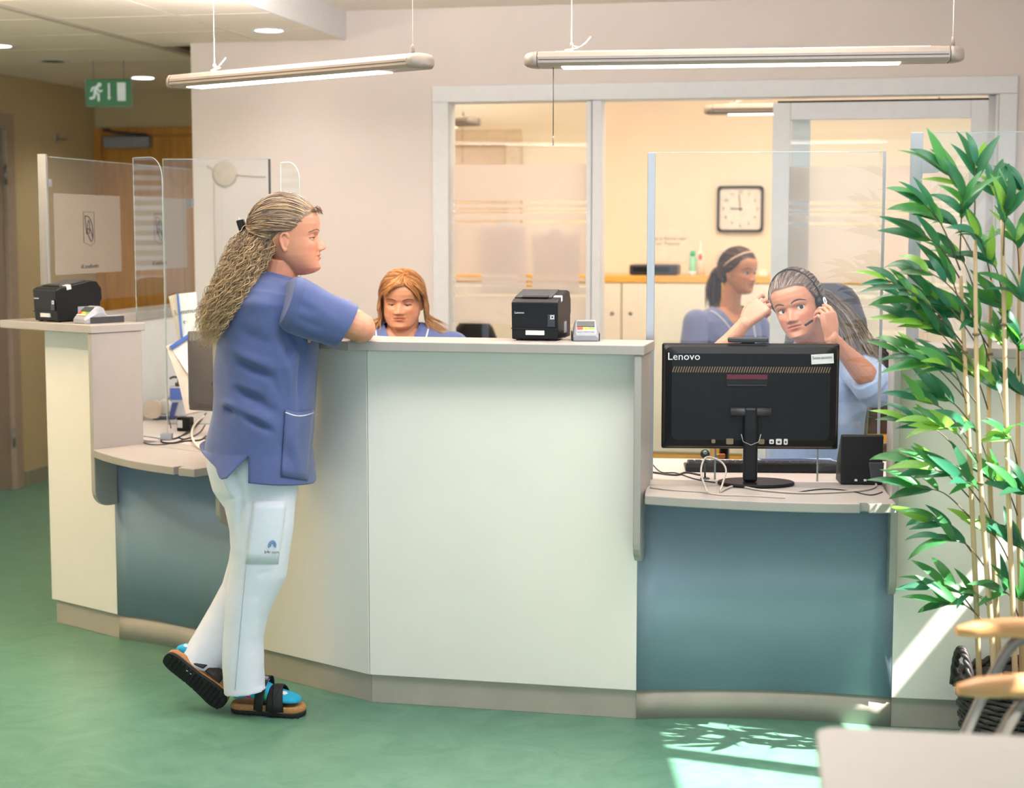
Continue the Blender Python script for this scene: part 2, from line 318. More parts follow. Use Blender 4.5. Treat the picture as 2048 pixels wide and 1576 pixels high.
# ------------------------------------------------------------------ doors
d1 = thing('door_1', W(ULW, D1 - 0.5, 0), kind='structure')
fb = MB(MW); fb.box((ULW - 0.09, D1 - 0.09, 0), (ULW + 0.015, D1 + 0.0, 2.15)); fb.build('door_frame', M_doorf, d1, bevel=0.004)
MB(MW).box((ULW - 0.09, D1 - 1.09, 2.06), (ULW + 0.015, D1 - 0.09, 2.15)).build('door_frame', M_doorf, d1, bevel=0.004)
MB(MW).box((ULW - 0.09, D1 - 1.18, 0), (ULW + 0.015, D1 - 1.09, 2.15)).build('door_frame', M_doorf, d1, bevel=0.004)
MB(MW).box((ULW - 0.06, D1 - 1.088, 0.012), (ULW - 0.015, D1 - 0.092, 2.058)).build('door_leaf', M_doorg, d1, bevel=0.003)
for z in (0.25, 1.75):
    MB(MW @ Matrix.Translation((ULW + 0.006, D1 - 0.093, z))).lathe([(0.001, 0), (0.009, 0), (0.009, 0.11), (0.001, 0.11)], 10).build('hinge', M_metal, d1)
fu0 = F(183, 253, 2.15).dot(WU)
fu0 = UW(186, 300, ENDW)[0]; fu1 = UW(420, 300, ENDW)[0] + 0.35
d2 = thing('door_2', W(fu0, ENDW, 0), kind='structure')
zf = UW(290, 255, ENDW)[1]; zl = UW(290, 271, ENDW)[1]
for (a, b, z0, z1) in ((fu0, fu0 + 0.07, 0, zf), (fu1 - 0.07, fu1, 0, zf), (fu0 + 0.07, fu1 - 0.07, zl, zf)):
    MB(MW).box((a, ENDW - 0.03, z0), (b, ENDW, z1)).build('door_frame', M_oak, d2, bevel=0.004)
MB(MW).box((fu0 + 0.073, ENDW - 0.02, 0.01), (fu1 - 0.073, ENDW - 0.002, zl - 0.004)).build('door_leaf', M_oak, d2, bevel=0.003)
q0, qz = UW(218, 275, ENDW); q1, qz1 = UW(308, 296, ENDW)
dc = thing('door_closer', W(q0, ENDW - 0.05, qz1), 'silver grey overhead closer box with folding arm on the wooden corridor door', 'door closer')
MB(MW).box((q0, ENDW - 0.085, qz1), (q1, ENDW - 0.021, qz)).build('closer_body', M_lgrey, dc, bevel=0.006)
MB(MW).tube([(q1 - 0.02, ENDW - 0.05, qz + 0.008), (q0 + 0.10, ENDW - 0.13, qz + 0.022)], 0.009, 6).build('arm', M_dgrey, dc)
MB(MW).tube([(q0 + 0.10, ENDW - 0.13, qz + 0.022), (q0 - 0.0, ENDW - 0.03, qz + 0.045)], 0.008, 6).build('arm', M_dgrey, dc)
MB(MW).cbox((q0 + 0.0, ENDW - 0.025, qz + 0.045), (0.05, 0.03, 0.02)).build('arm_bracket', M_dgrey, dc, bevel=0.003)
MB(MW).box((fu0 + 0.082, ENDW - 0.034, 1.52), (fu0 + 0.104, ENDW - 0.021, 1.66)).build('hinge', M_metal, d2, bevel=0.002)
# inner office door at the far wall, seen through the glass
k0 = UW(860, 300, ENDW)[0]; k1, kz = UW(1044, 259, ENDW)
d3 = thing('door_3', W(k0, ENDW, 0), kind='structure')
M_doorp = mat('pale_door_frame', C(214, 194, 166), 0.45); M_doorp2 = mat('pale_door_leaf', C(206, 182, 152), 0.45)
for (a, b, z0, z1) in ((k0 - 0.5, k0 - 0.4, 0, kz), (k1 - 0.09, k1, 0, kz), (k0 - 0.4, k1 - 0.09, kz - 0.09, kz)):
    MB(MW).box((a, ENDW - 0.035, z0), (b, ENDW, z1)).build('door_frame', M_doorp, d3, bevel=0.006)
MB(MW).box((k0 - 0.4, ENDW - 0.012, 0.01), (k1 - 0.09, ENDW - 0.001, kz - 0.09)).build('door_leaf', M_doorp2, d3)
# ------------------------------------------------------------------ reception counter
A, B, D_, Cc, E_, Ff, G = F(105, 1245), F(237, 1278), F(490, 1343), F(739, 1406), F(1272, 1440), F(1781, 1455), F(2048, 1467)
dL = (Cc - A).normalized(); nL = Vector((-dL.y, dL.x, 0)); B = A + dL * (B - A).dot(dL); D_ = A + dL * (D_ - A).dot(dL)
dR = (E_ - Cc).normalized(); nR = Vector((-dR.y, dR.x, 0)); dE = (Ff - E_).normalized(); nE = Vector((-dE.y, dE.x, 0)); dG = (G - Ff).normalized(); nG = Vector((-dG.y, dG.x, 0))
G = G + dG * 0.35
ZT, ZB, ZP, ZD = 1.16, 1.13, 0.092, 0.715
def xy(*vs): return [(v.x, v.y) for v in vs]
def offcorner(P0, d1_, n1, d2_, n2, t):
    # corner of two lines offset by t along their normals
    p1 = P0 + n1 * t; p2 = P0 + n2 * t; den = d1_.x * d2_.y - d1_.y * d2_.x
    k = ((p2 - p1).x * d2_.y - (p2 - p1).y * d2_.x) / den; return p1 + d1_ * k
def unit(name, label): return thing(name, (0, 0, 0), label, 'counter')
# left pillar unit
lu = unit('counter_pillar', 'narrow cream counter pillar at the left end carrying a receipt printer'); lu.location = A; lu['_o'] = tuple(A)
TH = 0.12
MB().prism(xy(A, B, B + nL * TH, A + nL * TH), ZP, ZB).build('front_panel', M_cream, lu, bevel=0.002)
i1 = 0.012
MB().prism(xy(A + nL * i1 + dL * i1, B + nL * i1, B + nL * (TH - .01), A + nL * (TH - .01) + dL * i1), 0, ZP).build('plinth', M_plinth, lu, bevel=0.002)
def side_board(par, Pt, d, n, sgn, zlow, back=0.12, front=0.1, th=0.022):
    # upright board with a rounded lower front corner; profile drawn in the (n, z) plane
    o = Pt + (d * 0.0 if sgn > 0 else d * (-th)); M = frame(o, n, Vector((0, 0, 1)))
    M = Matrix(((n.x, 0, d.x, o.x), (n.y, 0, d.y, o.y), (0, 1, 0, 0), (0, 0, 0, 1)))
    pts = [(-front, ZB)]; r = 0.06
    pts += [(-front + r - r * math.cos(a), zlow + r - r * math.sin(a)) for a in [math.pi / 2 * i / 6 for i in range(7)]]
    r2 = 0.05
    pts += [(-0.0012, zlow), (-0.0012, zlow + 0.14), (back, zlow + 0.14), (back, ZB)]
    mb = MB(M); mb.prism(pts, 0, th); 
    return mb.build('side_board', M_grey, par, bevel=0.003)
side_board(lu, B, dL, nL, 1, 0.505)
MB().prism(xy(A - dL * 0.13 - nL * 0.105, B + dL * 0.026 - nL * 0.105, B + dL * 0.026 + nL * 0.135, A - dL * 0.13 + nL * 0.135), ZB, ZT).build('counter_slab', M_grey, lu, bevel=0.003)
# niche unit: curved recessed front, plinth, desk ledge
def arc_pts(P0, P1, n, sag, k=12):
    return [P0.lerp(P1, i / k) + n * (sag * (1 - (2 * i / k - 1) ** 2)) for i in range(k + 1)]
def niche(name, label, P0, P1, d, n, offs, notch, th=0.022):
    u = unit(name, label); u.location = P0; u['_o'] = tuple(P0)
    q0 = P0 + d * 0.001; q1 = P1 - d * 0.001
    a = arc_pts(q0, q1, n, 0.045); b = arc_pts(q0 + n * 0.07, q1 + n * 0.07, n, 0.045)
    MB().prism(xy(*a, *b[::-1]), ZP + 0.001, ZD - 0.03, smooth=True).build('curved_front', M_niche, u)
    a2 = arc_pts(q0 + n * .006, q1 + n * .006, n, 0.045)
    MB().prism(xy(*a2, *b[::-1]), 0, ZP, smooth=True).build('curved_plinth', M_plinth, u)
    # ledge with a bowed front edge and a small cable notch
    k = 24; L = (P1 - P0).length; front = []
    t0, t1 = th + 0.001, L - th - 0.001
    for i in range(k + 1):
        s = t0 + (t1 - t0) * i / k; f = i / k
        o = np.interp(f, [0, .15, .3, .5, .7, .9, 1], offs)
        if abs(f - notch) < 0.5 / k: 
            front += [P0 + d * (s - 0.012) - n * o, P0 + d * (s - 0.012) - n * (o - 0.03), P0 + d * (s + 0.012) - n * (o - 0.03), P0 + d * (s + 0.012) - n * o]
        else: front.append(P0 + d * s - n * o)
    MB().prism(xy(*front, P0 + d * t1 + n * 0.1, P0 + d * t0 + n * 0.1), ZD - 0.028, ZD).build('ledge', M_grey, u, bevel=0.003)
    return u
OF = [0.105, 0.14, 0.165, 0.19, 0.2, 0.195, 0.185]
nu1 = niche('counter_niche', 'low desk-height counter section with grey-brown bowed front beside the leaning woman', B, D_, dL, nL, OF, 21 / 24)
nu2 = niche('counter_niche', 'low desk-height counter section with bowed blue-grey front below the big monitor', E_, Ff, dE, nE, OF, 21 / 24)
# main counter block with its corner
mu = unit('counter_block', 'tall cream counter block with an angled corner in the middle of the reception'); mu.location = Cc; mu['_o'] = tuple(Cc)
Cb = offcorner(Cc, dL, nL, dR, nR, TH)
MB().prism(xy(D_, Cc - dL * .0005, Cb - dL * .0005, D_ + nL * TH), ZP, ZB).build('front_panel', M_cream, mu, bevel=0.002)
MB().prism(xy(Cc + dR * .0015, E_, E_ + nR * TH, Cb + dR * .0015), ZP, ZB).build('front_panel', M_cream, mu, bevel=0.002)
Ci = offcorner(Cc, dL, nL, dR, nR, i1); Cbi = offcorner(Cc, dL, nL, dR, nR, TH - .01)
MB().prism(xy(D_ + nL * i1, Ci, Cbi, D_ + nL * (TH - .01)), 0, ZP).build('plinth', M_plinth, mu, bevel=0.001)
MB().prism(xy(Ci + dR * .001, E_ + nR * i1, E_ + nR * (TH - .01), Cbi + dR * .001), 0, ZP).build('plinth', M_plinth, mu, bevel=0.001)
side_board(mu, D_, dL, nL, -1, 0.505); side_board(mu, E_, dR, nR, 1, 0.505)
Cf = offcorner(Cc, dL, nL, dR, nR, -0.105); Cbk = offcorner(Cc, dL, nL, dR, nR, 0.135)
MB().prism(xy(D_ - dL * .026 - nL * .105, Cf, E_ + dR * .03 - nR * .105, E_ + dR * .03 + nR * .135, Cbk, D_ - dL * .026 + nL * .135), ZB, ZT).build('counter_slab', M_grey, mu, bevel=0.003)
# right pillar
ru = unit('counter_pillar', 'pale mint counter pillar at the right end behind the bamboo plant'); ru.location = Ff; ru['_o'] = tuple(Ff)
MB().prism(xy(Ff, G, G + nG * TH, Ff + nG * TH), ZP, ZB).build('front_panel', M_cream, ru, bevel=0.002)
MB().prism(xy(Ff + nG * i1, G + nG * i1, G + nG * (TH - .01), Ff + nG * (TH - .01)), 0, ZP).build('plinth', M_plinth, ru, bevel=0.001)
side_board(ru, Ff, dG, nG, -1, 0.42)
MB().prism(xy(Ff - dG * .028 - nG * .105, G - nG * .105, G + nG * .135, Ff - dG * .028 + nG * .135), ZB, ZT).build('counter_slab', M_grey, ru, bevel=0.003)
# desks behind the niches
M_desk = mat('desk_laminate', C(206, 196, 190), 0.4, var=0.03, scale=6)
PT = Vector((-1.64, 6.32, 0)); PE = PT + WV * 1.47
def desk(name, label, poly, legs):
    t = thing(name, (poly[0].x, poly[0].y, 0), label, 'desk')
    MB().prism(xy(*poly), ZD - 0.028, ZD).build('desk_top', M_desk, t, bevel=0.003)
    for q in legs: MB().box((q.x - .025, q.y - .025, 0), (q.x + .025, q.y + .025, ZD - 0.028)).build('leg', M_alu, t, bevel=0.004)
    return t
desk('reception_desk', 'pale laminate desk top behind the left niche, under papers and cables', [B + nL * .203 + dL * .03, D_ + nL * .203 - dL * 0.03, D_ + nL * .7, PE + WU * 0.01 - WV * 0.1, PT + WU * 0.008], [D_ + nL * .6, PE + WU * .2 - WV * .3])
MB().prism(xy(B + nL * .1005 + dL * .023, D_ + nL * .1005 - dL * .023, D_ + nL * .2015 - dL * .023, B + nL * .2015 + dL * .023), ZD - .028, ZD).build('ledge_back', M_grey, nu1)
MB().prism(xy(E_ + nE * .1005 + dE * .023, Ff + nE * .1005 - dE * .023, Ff + nE * .2015 - dE * .023, E_ + nE * .2015 + dE * .023), ZD - .028, ZD).build('ledge_back', M_grey, nu2)
desk('reception_desk', 'pale laminate desk top under the big monitor and keyboard', [E_ + nE * .202 - dE * .0, Ff + nE * .202 + dE * .25, Ff + nE * .70 + dE * .25, E_ + nE * .70 - dE * .0], [E_ + nE * .65 + dE * .1, Ff + nE * .65])
# low partition with glass at the left end, running back to the wall
pw = thing('low_partition', PT, 'white low partition with grey cap rail running back from the left pillar', 'partition')
MB(frame(PT, WU, WV)).box((-0.17, 0.05, 0), (0.0, 1.47, 1.122)).build('partition_panel', M_white, pw)
MB(frame(PT, WU, WV)).box((-0.18, 0.0, 1.122), (0.006, 1.47, ZT)).build('cap_rail', M_grey, pw, bevel=0.003)
# ------------------------------------------------------------------ glass screens
gs = thing('glass_screen', PT + Vector((0, 0, ZT)), 'glass screen with frosted logo panels on the low partition at left', 'glass screen')
FPn = frame(PT, WU, WV)
PST = P(84, 560, 6.3); pu = (PST - PT).dot(WU); pv = (PST - PT).dot(WV)
MB(FPn).box((-0.177, 0.002, ZT), (-0.142, 0.018, 1.785)).build('post', M_alu, gs, bevel=0.002)
MB(FPn).box((-0.157, 0.02, ZT + 0.05), (-0.151, 1.42, 1.775)).build('pane', M_glass, gs)
MB(FPn).box((-0.1575, 0.02, 1.7752), (-0.1505, 1.42, 1.7775)).build('pane_edge', M_glassedge, gs)
MB(FPn).box((-0.172, 0.018, 1.66), (-0.135, 0.034, 1.69)).build('clamp', M_alu, gs); MB(FPn).box((-0.172, 1.38, 1.60), (-0.135, 1.42, 1.64)).build('clamp', M_metal, gs)
zf0, zf1 = 1.322, 1.638
for (a, b, k) in ((0.07, 0.66, 0), (0.80, 1.36, 1)):
    fo = MB(FPn).box((-0.1502, a, zf0), (-0.1492, b, zf1)).build('frosted_film', M_film2, gs)
    # printed emblem: outlined tall card with an abstract drawn hand shape
    c = a + (b - a) * (0.50 if k == 0 else 0.45); zc = (zf0 + zf1) / 2 + 0.02; L1 = MB(FPn @ Matrix(((0, 0, 1, -0.1485), (1, 0, 0, c), (0, 1, 0, zc), (0, 0, 0, 1))))
    hw, hh = 0.048, 0.068
    L1.tube([(-hw, hh, 0), (hw, hh, 0), (hw, -hh * .8, 0), (hw * .3, -hh, 0), (-hw, -hh * .8, 0)], 0.0011, 4, loop=True)
    L1.tube(smooth_path([(-.034, .052, 0), (-.026, .0, 0), (-.02, -.02, 0), (-.012, .02, 0), (.0, .035, 0), (.006, .01, 0), (.0, -.02, 0)]), 0.002, 4)
    L1.tube(smooth_path([(-.034, .052, 0), (.0, .048, 0), (.026, .02, 0), (.034, -.025, 0), (.02, -.05, 0), (-.004, -.03, 0), (-.016, -.005, 0), (.01, -.0, 0), (.03, -.035, 0)]), 0.0022, 4)
    L1.build('emblem_print', M_ink, gs)
    text_mesh('rinsdaex.ib', 0.026, FPn @ Matrix(((0, 0, 1, -0.1485), (-1, 0, 0, c), (0, 1, 0, zf0 + 0.028), (0, 0, 0, 1))), 'lettering', M_ink, gs, 0.0004, (1.4, 1))
def pane_thing(label, P0, P1, z0, z1, rc=0.05, corner=(0, 0, 0, 0), edge=True, hole=None):
    # free-standing pane drawn in its own plane
    d = (P1 - P0); d.z = 0; L = d.length; d.normalize(); o = Vector((P0.x, P0.y, 0))
    t = thing('glass_screen', Vector((P0.x, P0.y, z0)), label, 'glass screen')
    n = Vector((-d.y, d.x, 0)); M = Matrix(((d.x, 0, -n.x, o.x), (d.y, 0, -n.y, o.y), (0, 1, 0, 0), (0, 0, 0, 1)))
    poly = rrect(L, z1 - z0, rc, 6, L / 2, (z0 + z1) / 2, corner)
    if hole:
        h0, h1, hz = hole; r = 0.04
        arc = [(h0 + r - r * math.cos(a), hz - r + r * math.sin(a)) for a in [math.pi / 2 * i / 6 for i in range(7)]] + [(h1 - r + r * math.sin(a), hz - r + r * math.cos(a)) for a in [math.pi / 2 * i / 6 for i in range(7)]]
        poly = [(0, z0), (h0, z0)] + arc + [(h1, z0), (L, z0), (L, z1), (0, z1)]
        MB(M).tube([(h0, z0, -.003)] + [(a_, b_, -.003) for a_, b_ in arc] + [(h1, z0, -.003)], 0.0028, 4).build('hatch_edge', M_glassedge, t)
    mb = MB(M); mb.prism(poly, -0.006, 0.0); mb.build('pane', M_glass, t)
    if edge:
        if not hole: MB(M).tube([(a_, b_, -.003) for a_, b_ in poly], 0.0015, 4, loop=True).build('pane_edge', M_glassedge, t)
        else:
            MB(M).tube([(0, z0, -.003), (0, z1, -.003), (L, z1, -.003), (L, z0, -.003)], 0.0015, 4).build('pane_edge', M_glassedge, t)
    return t, M, L
# left niche panes
pl0 = P(270, 560, 6.24); pl1 = P(327, 560, 6.12)
t_, M_, L_ = pane_thing('narrow clear glass wing with a rounded top corner beside the left pillar', pl0, pl1, ZD + 0.002, 1.765, 0.075, (1, 0, 0, 0))
MB().box((-.02, -.02, -.003), (.02, .02, 0.02), Matrix.Translation((pl1.x, pl1.y, ZD + .005))).build('foot_clamp', M_alu, t_)
pl2 = P(330, 560, 6.62); pl3 = P(542, 560, 6.60)
t_, M_, L_ = pane_thing('wide clear glass pane standing behind the leaning woman\'s hair', pl2, pl3, ZD + 0.002, 1.776)
MB(M_).box((L_ - .004, ZD + .002, -.006), (L_ + .004, 1.776, 0.004)).build('edge_strip', M_dgrey, t_)
pl4 = P(563, 560, 6.0); pl5 = P(600, 560, 5.93)
t_, M_, L_ = pane_thing('narrow clear glass wing with a rounded corner above the leaning woman\'s head', pl4, pl5, ZD + 0.002, 1.738, 0.06, (1, 0, 0, 0))
# right niche screen with pass-through hatch
R0 = E_ + nE * .215 + dE * .03; R1 = Ff + nE * .205 - dE * .03
hz0 = (P(1430, 900, R0.y) - R0).dot(dE); hz1 = (P(1634, 900, R0.y - .03) - R0).dot(dE)
rs, M_, L_ = pane_thing('large clear glass screen with a hatch in front of the monitor', R0, R1, ZD + 0.002, 1.735, hole=(hz0, hz1, P(1530, 856, R0.y).z))
MB(M_).box((-.012, ZD + .002, -.012), (.012, 1.735, 0.006)).build('post', M_alu, rs, bevel=0.001)
MB(M_).box((L_ - .004, ZD + .002, -.008), (L_ + .004, 1.735, 0.002)).build('edge_strip', M_alu, rs)
# right-hand post and pane on the pillar
q = P(1824, 690, 4.97); 
rp = thing('glass_screen', Vector((q.x, q.y, ZT)), 'frameless glass screen held by a tall flat steel post behind the bamboo', 'glass screen')
ztop = P(1824, 265, q.y).z
MB(frame((q.x, q.y, 0), dG, nG)).box((-.018, -.006, ZT + .001), (.018, .006, ztop)).build('post', M_alu, rp, bevel=0.001)
cz = P(1852, 333, q.y).z
MB(frame((q.x, q.y, cz), dG, nG) @ Matrix(((1, 0, 0, 0), (0, 0, 1, -0.012), (0, 1, 0, 0), (0, 0, 0, 1)))).prism(rrect(.056, .04, .016, 4, .043, 0, (1, 0, 0, 1)), 0, .008).build('clamp', M_alu, rp)
MB(frame((q.x, q.y, 0), dG, nG)).box((.044, -.003, ZT + .003), (.62, .003, ztop - .002)).build('pane', M_glass, rp)
MB(frame((q.x, q.y, 0), dG, nG)).box((.044, -.0032, ztop - .002), (.62, .0032, ztop)).build('pane_edge', M_glassedge, rp)
# ------------------------------------------------------------------ pendant lamps
M_lampbody = mat('lamp_aluminium', C(150, 140, 132), 0.42, 0.3, var=0.03); M_tube = emis('lamp_tube_glow', (1, 0.90, 0.74, 1), 9.0); M_wire = mat('lamp_wire', C(196, 186, 178), 0.5)
def pendant(label, Pl, Pr, z, ceil, cord=None, wires=(0.17, 0.95), power=8, glow=None, upk=3.0, lc=None):
    d = (Pr - Pl); d.z = 0; L = d.length; M = frame(Vector((Pl.x, Pl.y, z)), d, Vector((-d.y, d.x, 0)))
    t = thing('pendant_lamp', Vector((Pl.x, Pl.y, z)) + d * 0.5, label, 'lamp')
    prof = [(-.055, .010), (-.045, .026), (-.015, .030), (.015, .030), (.045, .026), (.055, .010), (.055, -.008), (.045, -.018), (-.045, -.018), (-.055, -.008)]
    b = MB(M); b.rings([[(x, p[0], p[1]) for p in prof] for x in (.045, L - .045)], cap=True, smooth=False); b.build('housing', M_lampbody, t, bevel=0.004)
    for sx, x0 in ((-1, .0445), (1, L - .0445)):
        R = []
        for i in range(7):
            a = i / 6 * math.pi / 2; k = math.cos(a); R.append([(x0 + sx * .045 * math.sin(a), p[0] * max(k, .12) * 1.01, p[1] * max(k ** .4, .4)) for p in prof])
        e = MB(M); e.rings(R if sx > 0 else R, cap=True); e.build('end_cap', M_lampbody, t)
    MB(M).box((.05, -.0565, .0), (L - .05, -.0552, .0025)).build('groove', M_dgrey, t); MB(M).box((.05, .0552, .0), (L - .05, .0565, .0025)).build('groove', M_dgrey, t)
    MB(M).box((.12, -.036, -.0215), (L - .19, .036, -.0185)).build('tube', glow or M_tube, t)
    MB(M).box((.10, -.012, .0302), (L - .10, .012, .0306)).build('uplight', glow or M_tube, t)
    for f in wires:
        x = L * f; c = ceil - z
        MB(M).tube([(x, 0, .03), (x, 0, c)], 0.0013, 4).build('wire', M_wire, t)
        MB(M).lathe([(.001, .03), (.006, .03), (.005, .055), (.002, .06)], 8, Matrix.Translation((x, 0, 0))).build('wire_grip', M_lampbody, t)
    x = L * wires[0]
    MB(M).tube(smooth_path([(x, 0, .05), (x + .02, .01, .043), (x - .02, 0, .036), (x + .03, -.01, .045), (x + .06, 0, .075)]), 0.0016, 4).build('wire_tail', M_wire, t)
    if cord:
        xc, zc = cord
        MB(M).tube([(xc, -.02, -.02), (xc, -.02, zc + .03)], 0.0012, 4).build('pull_cord', M_black, t); MB(M).lathe([(.0005, zc), (.002, zc), (.0025, zc + .025), (.0005, zc + .03)], 6, Matrix.Translation((xc, -.02, 0))).build('cord_pull', M_lampbody, t)
    for nm, zz, rx, pw_ in (('down', -.03, 0, power), ('up', .05, math.pi, power * upk)):
        l = area('pendant_light_' + nm, (0, 0, 0), (0, 0, 0), L - .3, .06, pw_, lc or NEUT); l.matrix_world = M @ Matrix.Translation((L / 2, 0, zz)) @ Matrix.Rotation(rx, 4, 'X'); l.parent = t; l.matrix_parent_inverse = Matrix.Translation(-t.location)
    return t
zl_ = 2.02
la = F(345, 168, zl_); lb = F(858, 124, zl_)
pendant('slim aluminium pendant lamp hanging over the standing woman', la, lb, zl_, ZLO, wires=(0.185, 0.945), upk=7.0)
la = F(1049, 124, zl_); lb = F(1928, 112, zl_)
pendant('slim aluminium pendant lamp with black pull cord over the glass hatch', la, lb, zl_, ZHI, cord=(0.093, P(1103, 292, la.y).z - zl_), wires=(0.11, 0.975))
pendant('added slim aluminium pendant lamp out of view at left, brightening ceiling and pillar', Vector((-2.95, 5.55, 0)), Vector((-2.2, 4.85, 0)), 2.0, ZLO, power=11, upk=7.5, lc=(1.0, .80, .56))  # unseen pendant added to brighten the lowered ceiling and left pillar
# ------------------------------------------------------------------ receipt printers and card terminals
M_stick = mat('white_sticker', C(214, 214, 214), 0.6)
def printer(label, o, d, n):
    M = frame(o, d, n); w, dp, hf, hb = .145, .195, .118, .15
    t = thing('receipt_printer', o, label, 'printer')
    def prof(x): return [(x, 0.004, .004), (x, 0.0, .05), (x, -.004, hf), (x, .012, hf + .008), (x, .15, hb), (x, .178, hb - .004), (x, .198, hb - .03), (x, .200, .08), (x, .192, .07), (x, .192, .004)]
    MB(M).rings([prof(0), prof(w)], smooth=False).build('housing', M_black, t, bevel=0.004)
    ym, zm = .06, hf + .008 + (hb - hf - .008) * (.048 / .138)
    sl = math.atan2(hb - hf - .008, .138)
    T = M @ Matrix.Translation((0, .012, hf + .008)) @ Matrix.Rotation(sl, 4, 'X')
    MB(T).box((.002, .02, -.001), (w - .026, .136, .0035)).build('paper_lid', M_dgrey, t, bevel=0.003)
    MB(T).box((.026, .012, .0005), (w - .036, .034, .006)).build('paper_slot', mat('slot_black', C(8, 8, 9), 0.6), t, bevel=0.002)
    MB(T).box((w - .023, .03, .0), (w + .0008, .05, .0022)).build('lid_sticker', M_stick, t); MB(T).box((w + .0002, .03, -.014), (w + .0012, .05, .0008)).build('side_sticker', M_stick, t)
    MB(M).box((-.0006, -.0035, .036), (w + .0006, .003, .039)).build('seam', mat('seam_black', C(10, 10, 11), .6), t)
    MB(M).box((.045, -.0035, .018), (.103, .004, .032)).build('front_sticker', M_stick, t)
    MB(M).box((w - .031, -.0052, .044), (w - .008, .0, .082)).build('button_panel', mat('gloss_black', C(10, 11, 14), .12), t)
    F1 = M @ Matrix(((1, 0, 0, .026), (0, 0, -1, -.0056), (0, 1, 0, .086), (0, 0, 0, 1)))
    text_mesh('Lenovo', .010, F1, 'lettering', M_inkw, t, .0004)
    F2 = M @ Matrix(((1, 0, 0, w - .0165), (0, 0, -1, -.006), (0, 1, 0, .073), (0, 0, 0, 1))); pk = MB(F2)
    for i in range(3):
        for j in range(3):
            if (i, j) != (1, 1): pk.box((-.006 + i * .0045, -.006 + j * .0045, 0), (-.0025 + i * .0045, -.0025 + j * .0045, .0005))
    pk.build('status_icons', M_inkw, t)
    MB(M).box((w + .0002, .09, .02), (w + .001, .13, .055)).build('rating_plate', M_lgrey, t)
    for x in (.012, w - .027):
        for y in (.012, .17): MB(M).box((x, y, 0), (x + .015, y + .012, .005)).build('foot', M_black, t)
    return t
def onA(s, n_, z=ZT): q = A + dL * s + nL * n_; q.z = z; return q
printer('black receipt printer standing on the left pillar', onA(.047, -.075), dL, nL)
p2o = F(1023, 681, ZT); printer('black receipt printer on the main counter right of the seated woman', p2o, (dR + nR * -.02).normalized(), (nR + dR * .02).normalized())
def terminal(label, o, d, n):
    M = frame(o, d, n); t = thing('card_terminal', o, label, 'card terminal'); w = .078
    def sec(y, h, k=1.0, zb=.0): return [(-w / 2 * k, y, zb), (-w / 2 * k, y, h * .6), (-w / 2 * k + .008, y, h), (w / 2 * k - .008, y, h), (w / 2 * k, y, h * .6), (w / 2 * k, y, zb)]
    MB(M).rings([sec(0, .018, .92), sec(.006, .026), sec(.05, .058), (sec(.07, .062)), sec(.085, .055), sec(.10, .030), sec(.155, .026), sec(.17, .018, .9)], smooth=False).build('housing', M_lgrey, t, bevel=.004)
    for sx in (-1, 1): MB(M).box((sx * (w / 2 + .002) - .002, .02, .0), (sx * (w / 2 + .002) + .002, .168, .024)).build('side_grip', M_dgrey, t, bevel=.002)
    sl = math.atan2(.032, .044); T = M @ Matrix.Translation((0, .006, .0272)) @ Matrix.Rotation(sl, 4, 'X')
    MB(T).box((-.027, .027, -.001), (.027, .052, .0016)).build('screen', mat('terminal_screen', C(46, 50, 54), .5), t)
    cols = [C(206, 66, 52), C(232, 190, 60), C(96, 158, 84)]
    for i in range(3):
        MB(T).box((-.026 + i * .018, .017, 0), (-.010 + i * .018, .0235, .0022)).build('function_key', mat('key_%d' % i, cols[i], .5), t)
    for r in range(2):
        for i in range(3): MB(T).box((-.026 + i * .018, .0035 + r * .0065, 0), (-.010 + i * .018, .0085 + r * .0065, .002)).build('number_key', mat('key_white', C(226, 222, 210), .5) if not r else bpy.data.materials['key_%d' % (1 if i else 0)], t)
    return t
terminal('small grey card terminal beside the printer on the left pillar', onA(.315, -.07), dL, nL)
q = F(1172, 683, ZT); terminal('small grey card terminal on the main counter next to the printer', q, Vector((1, -.02, 0)), Vector((.02, 1, 0)))
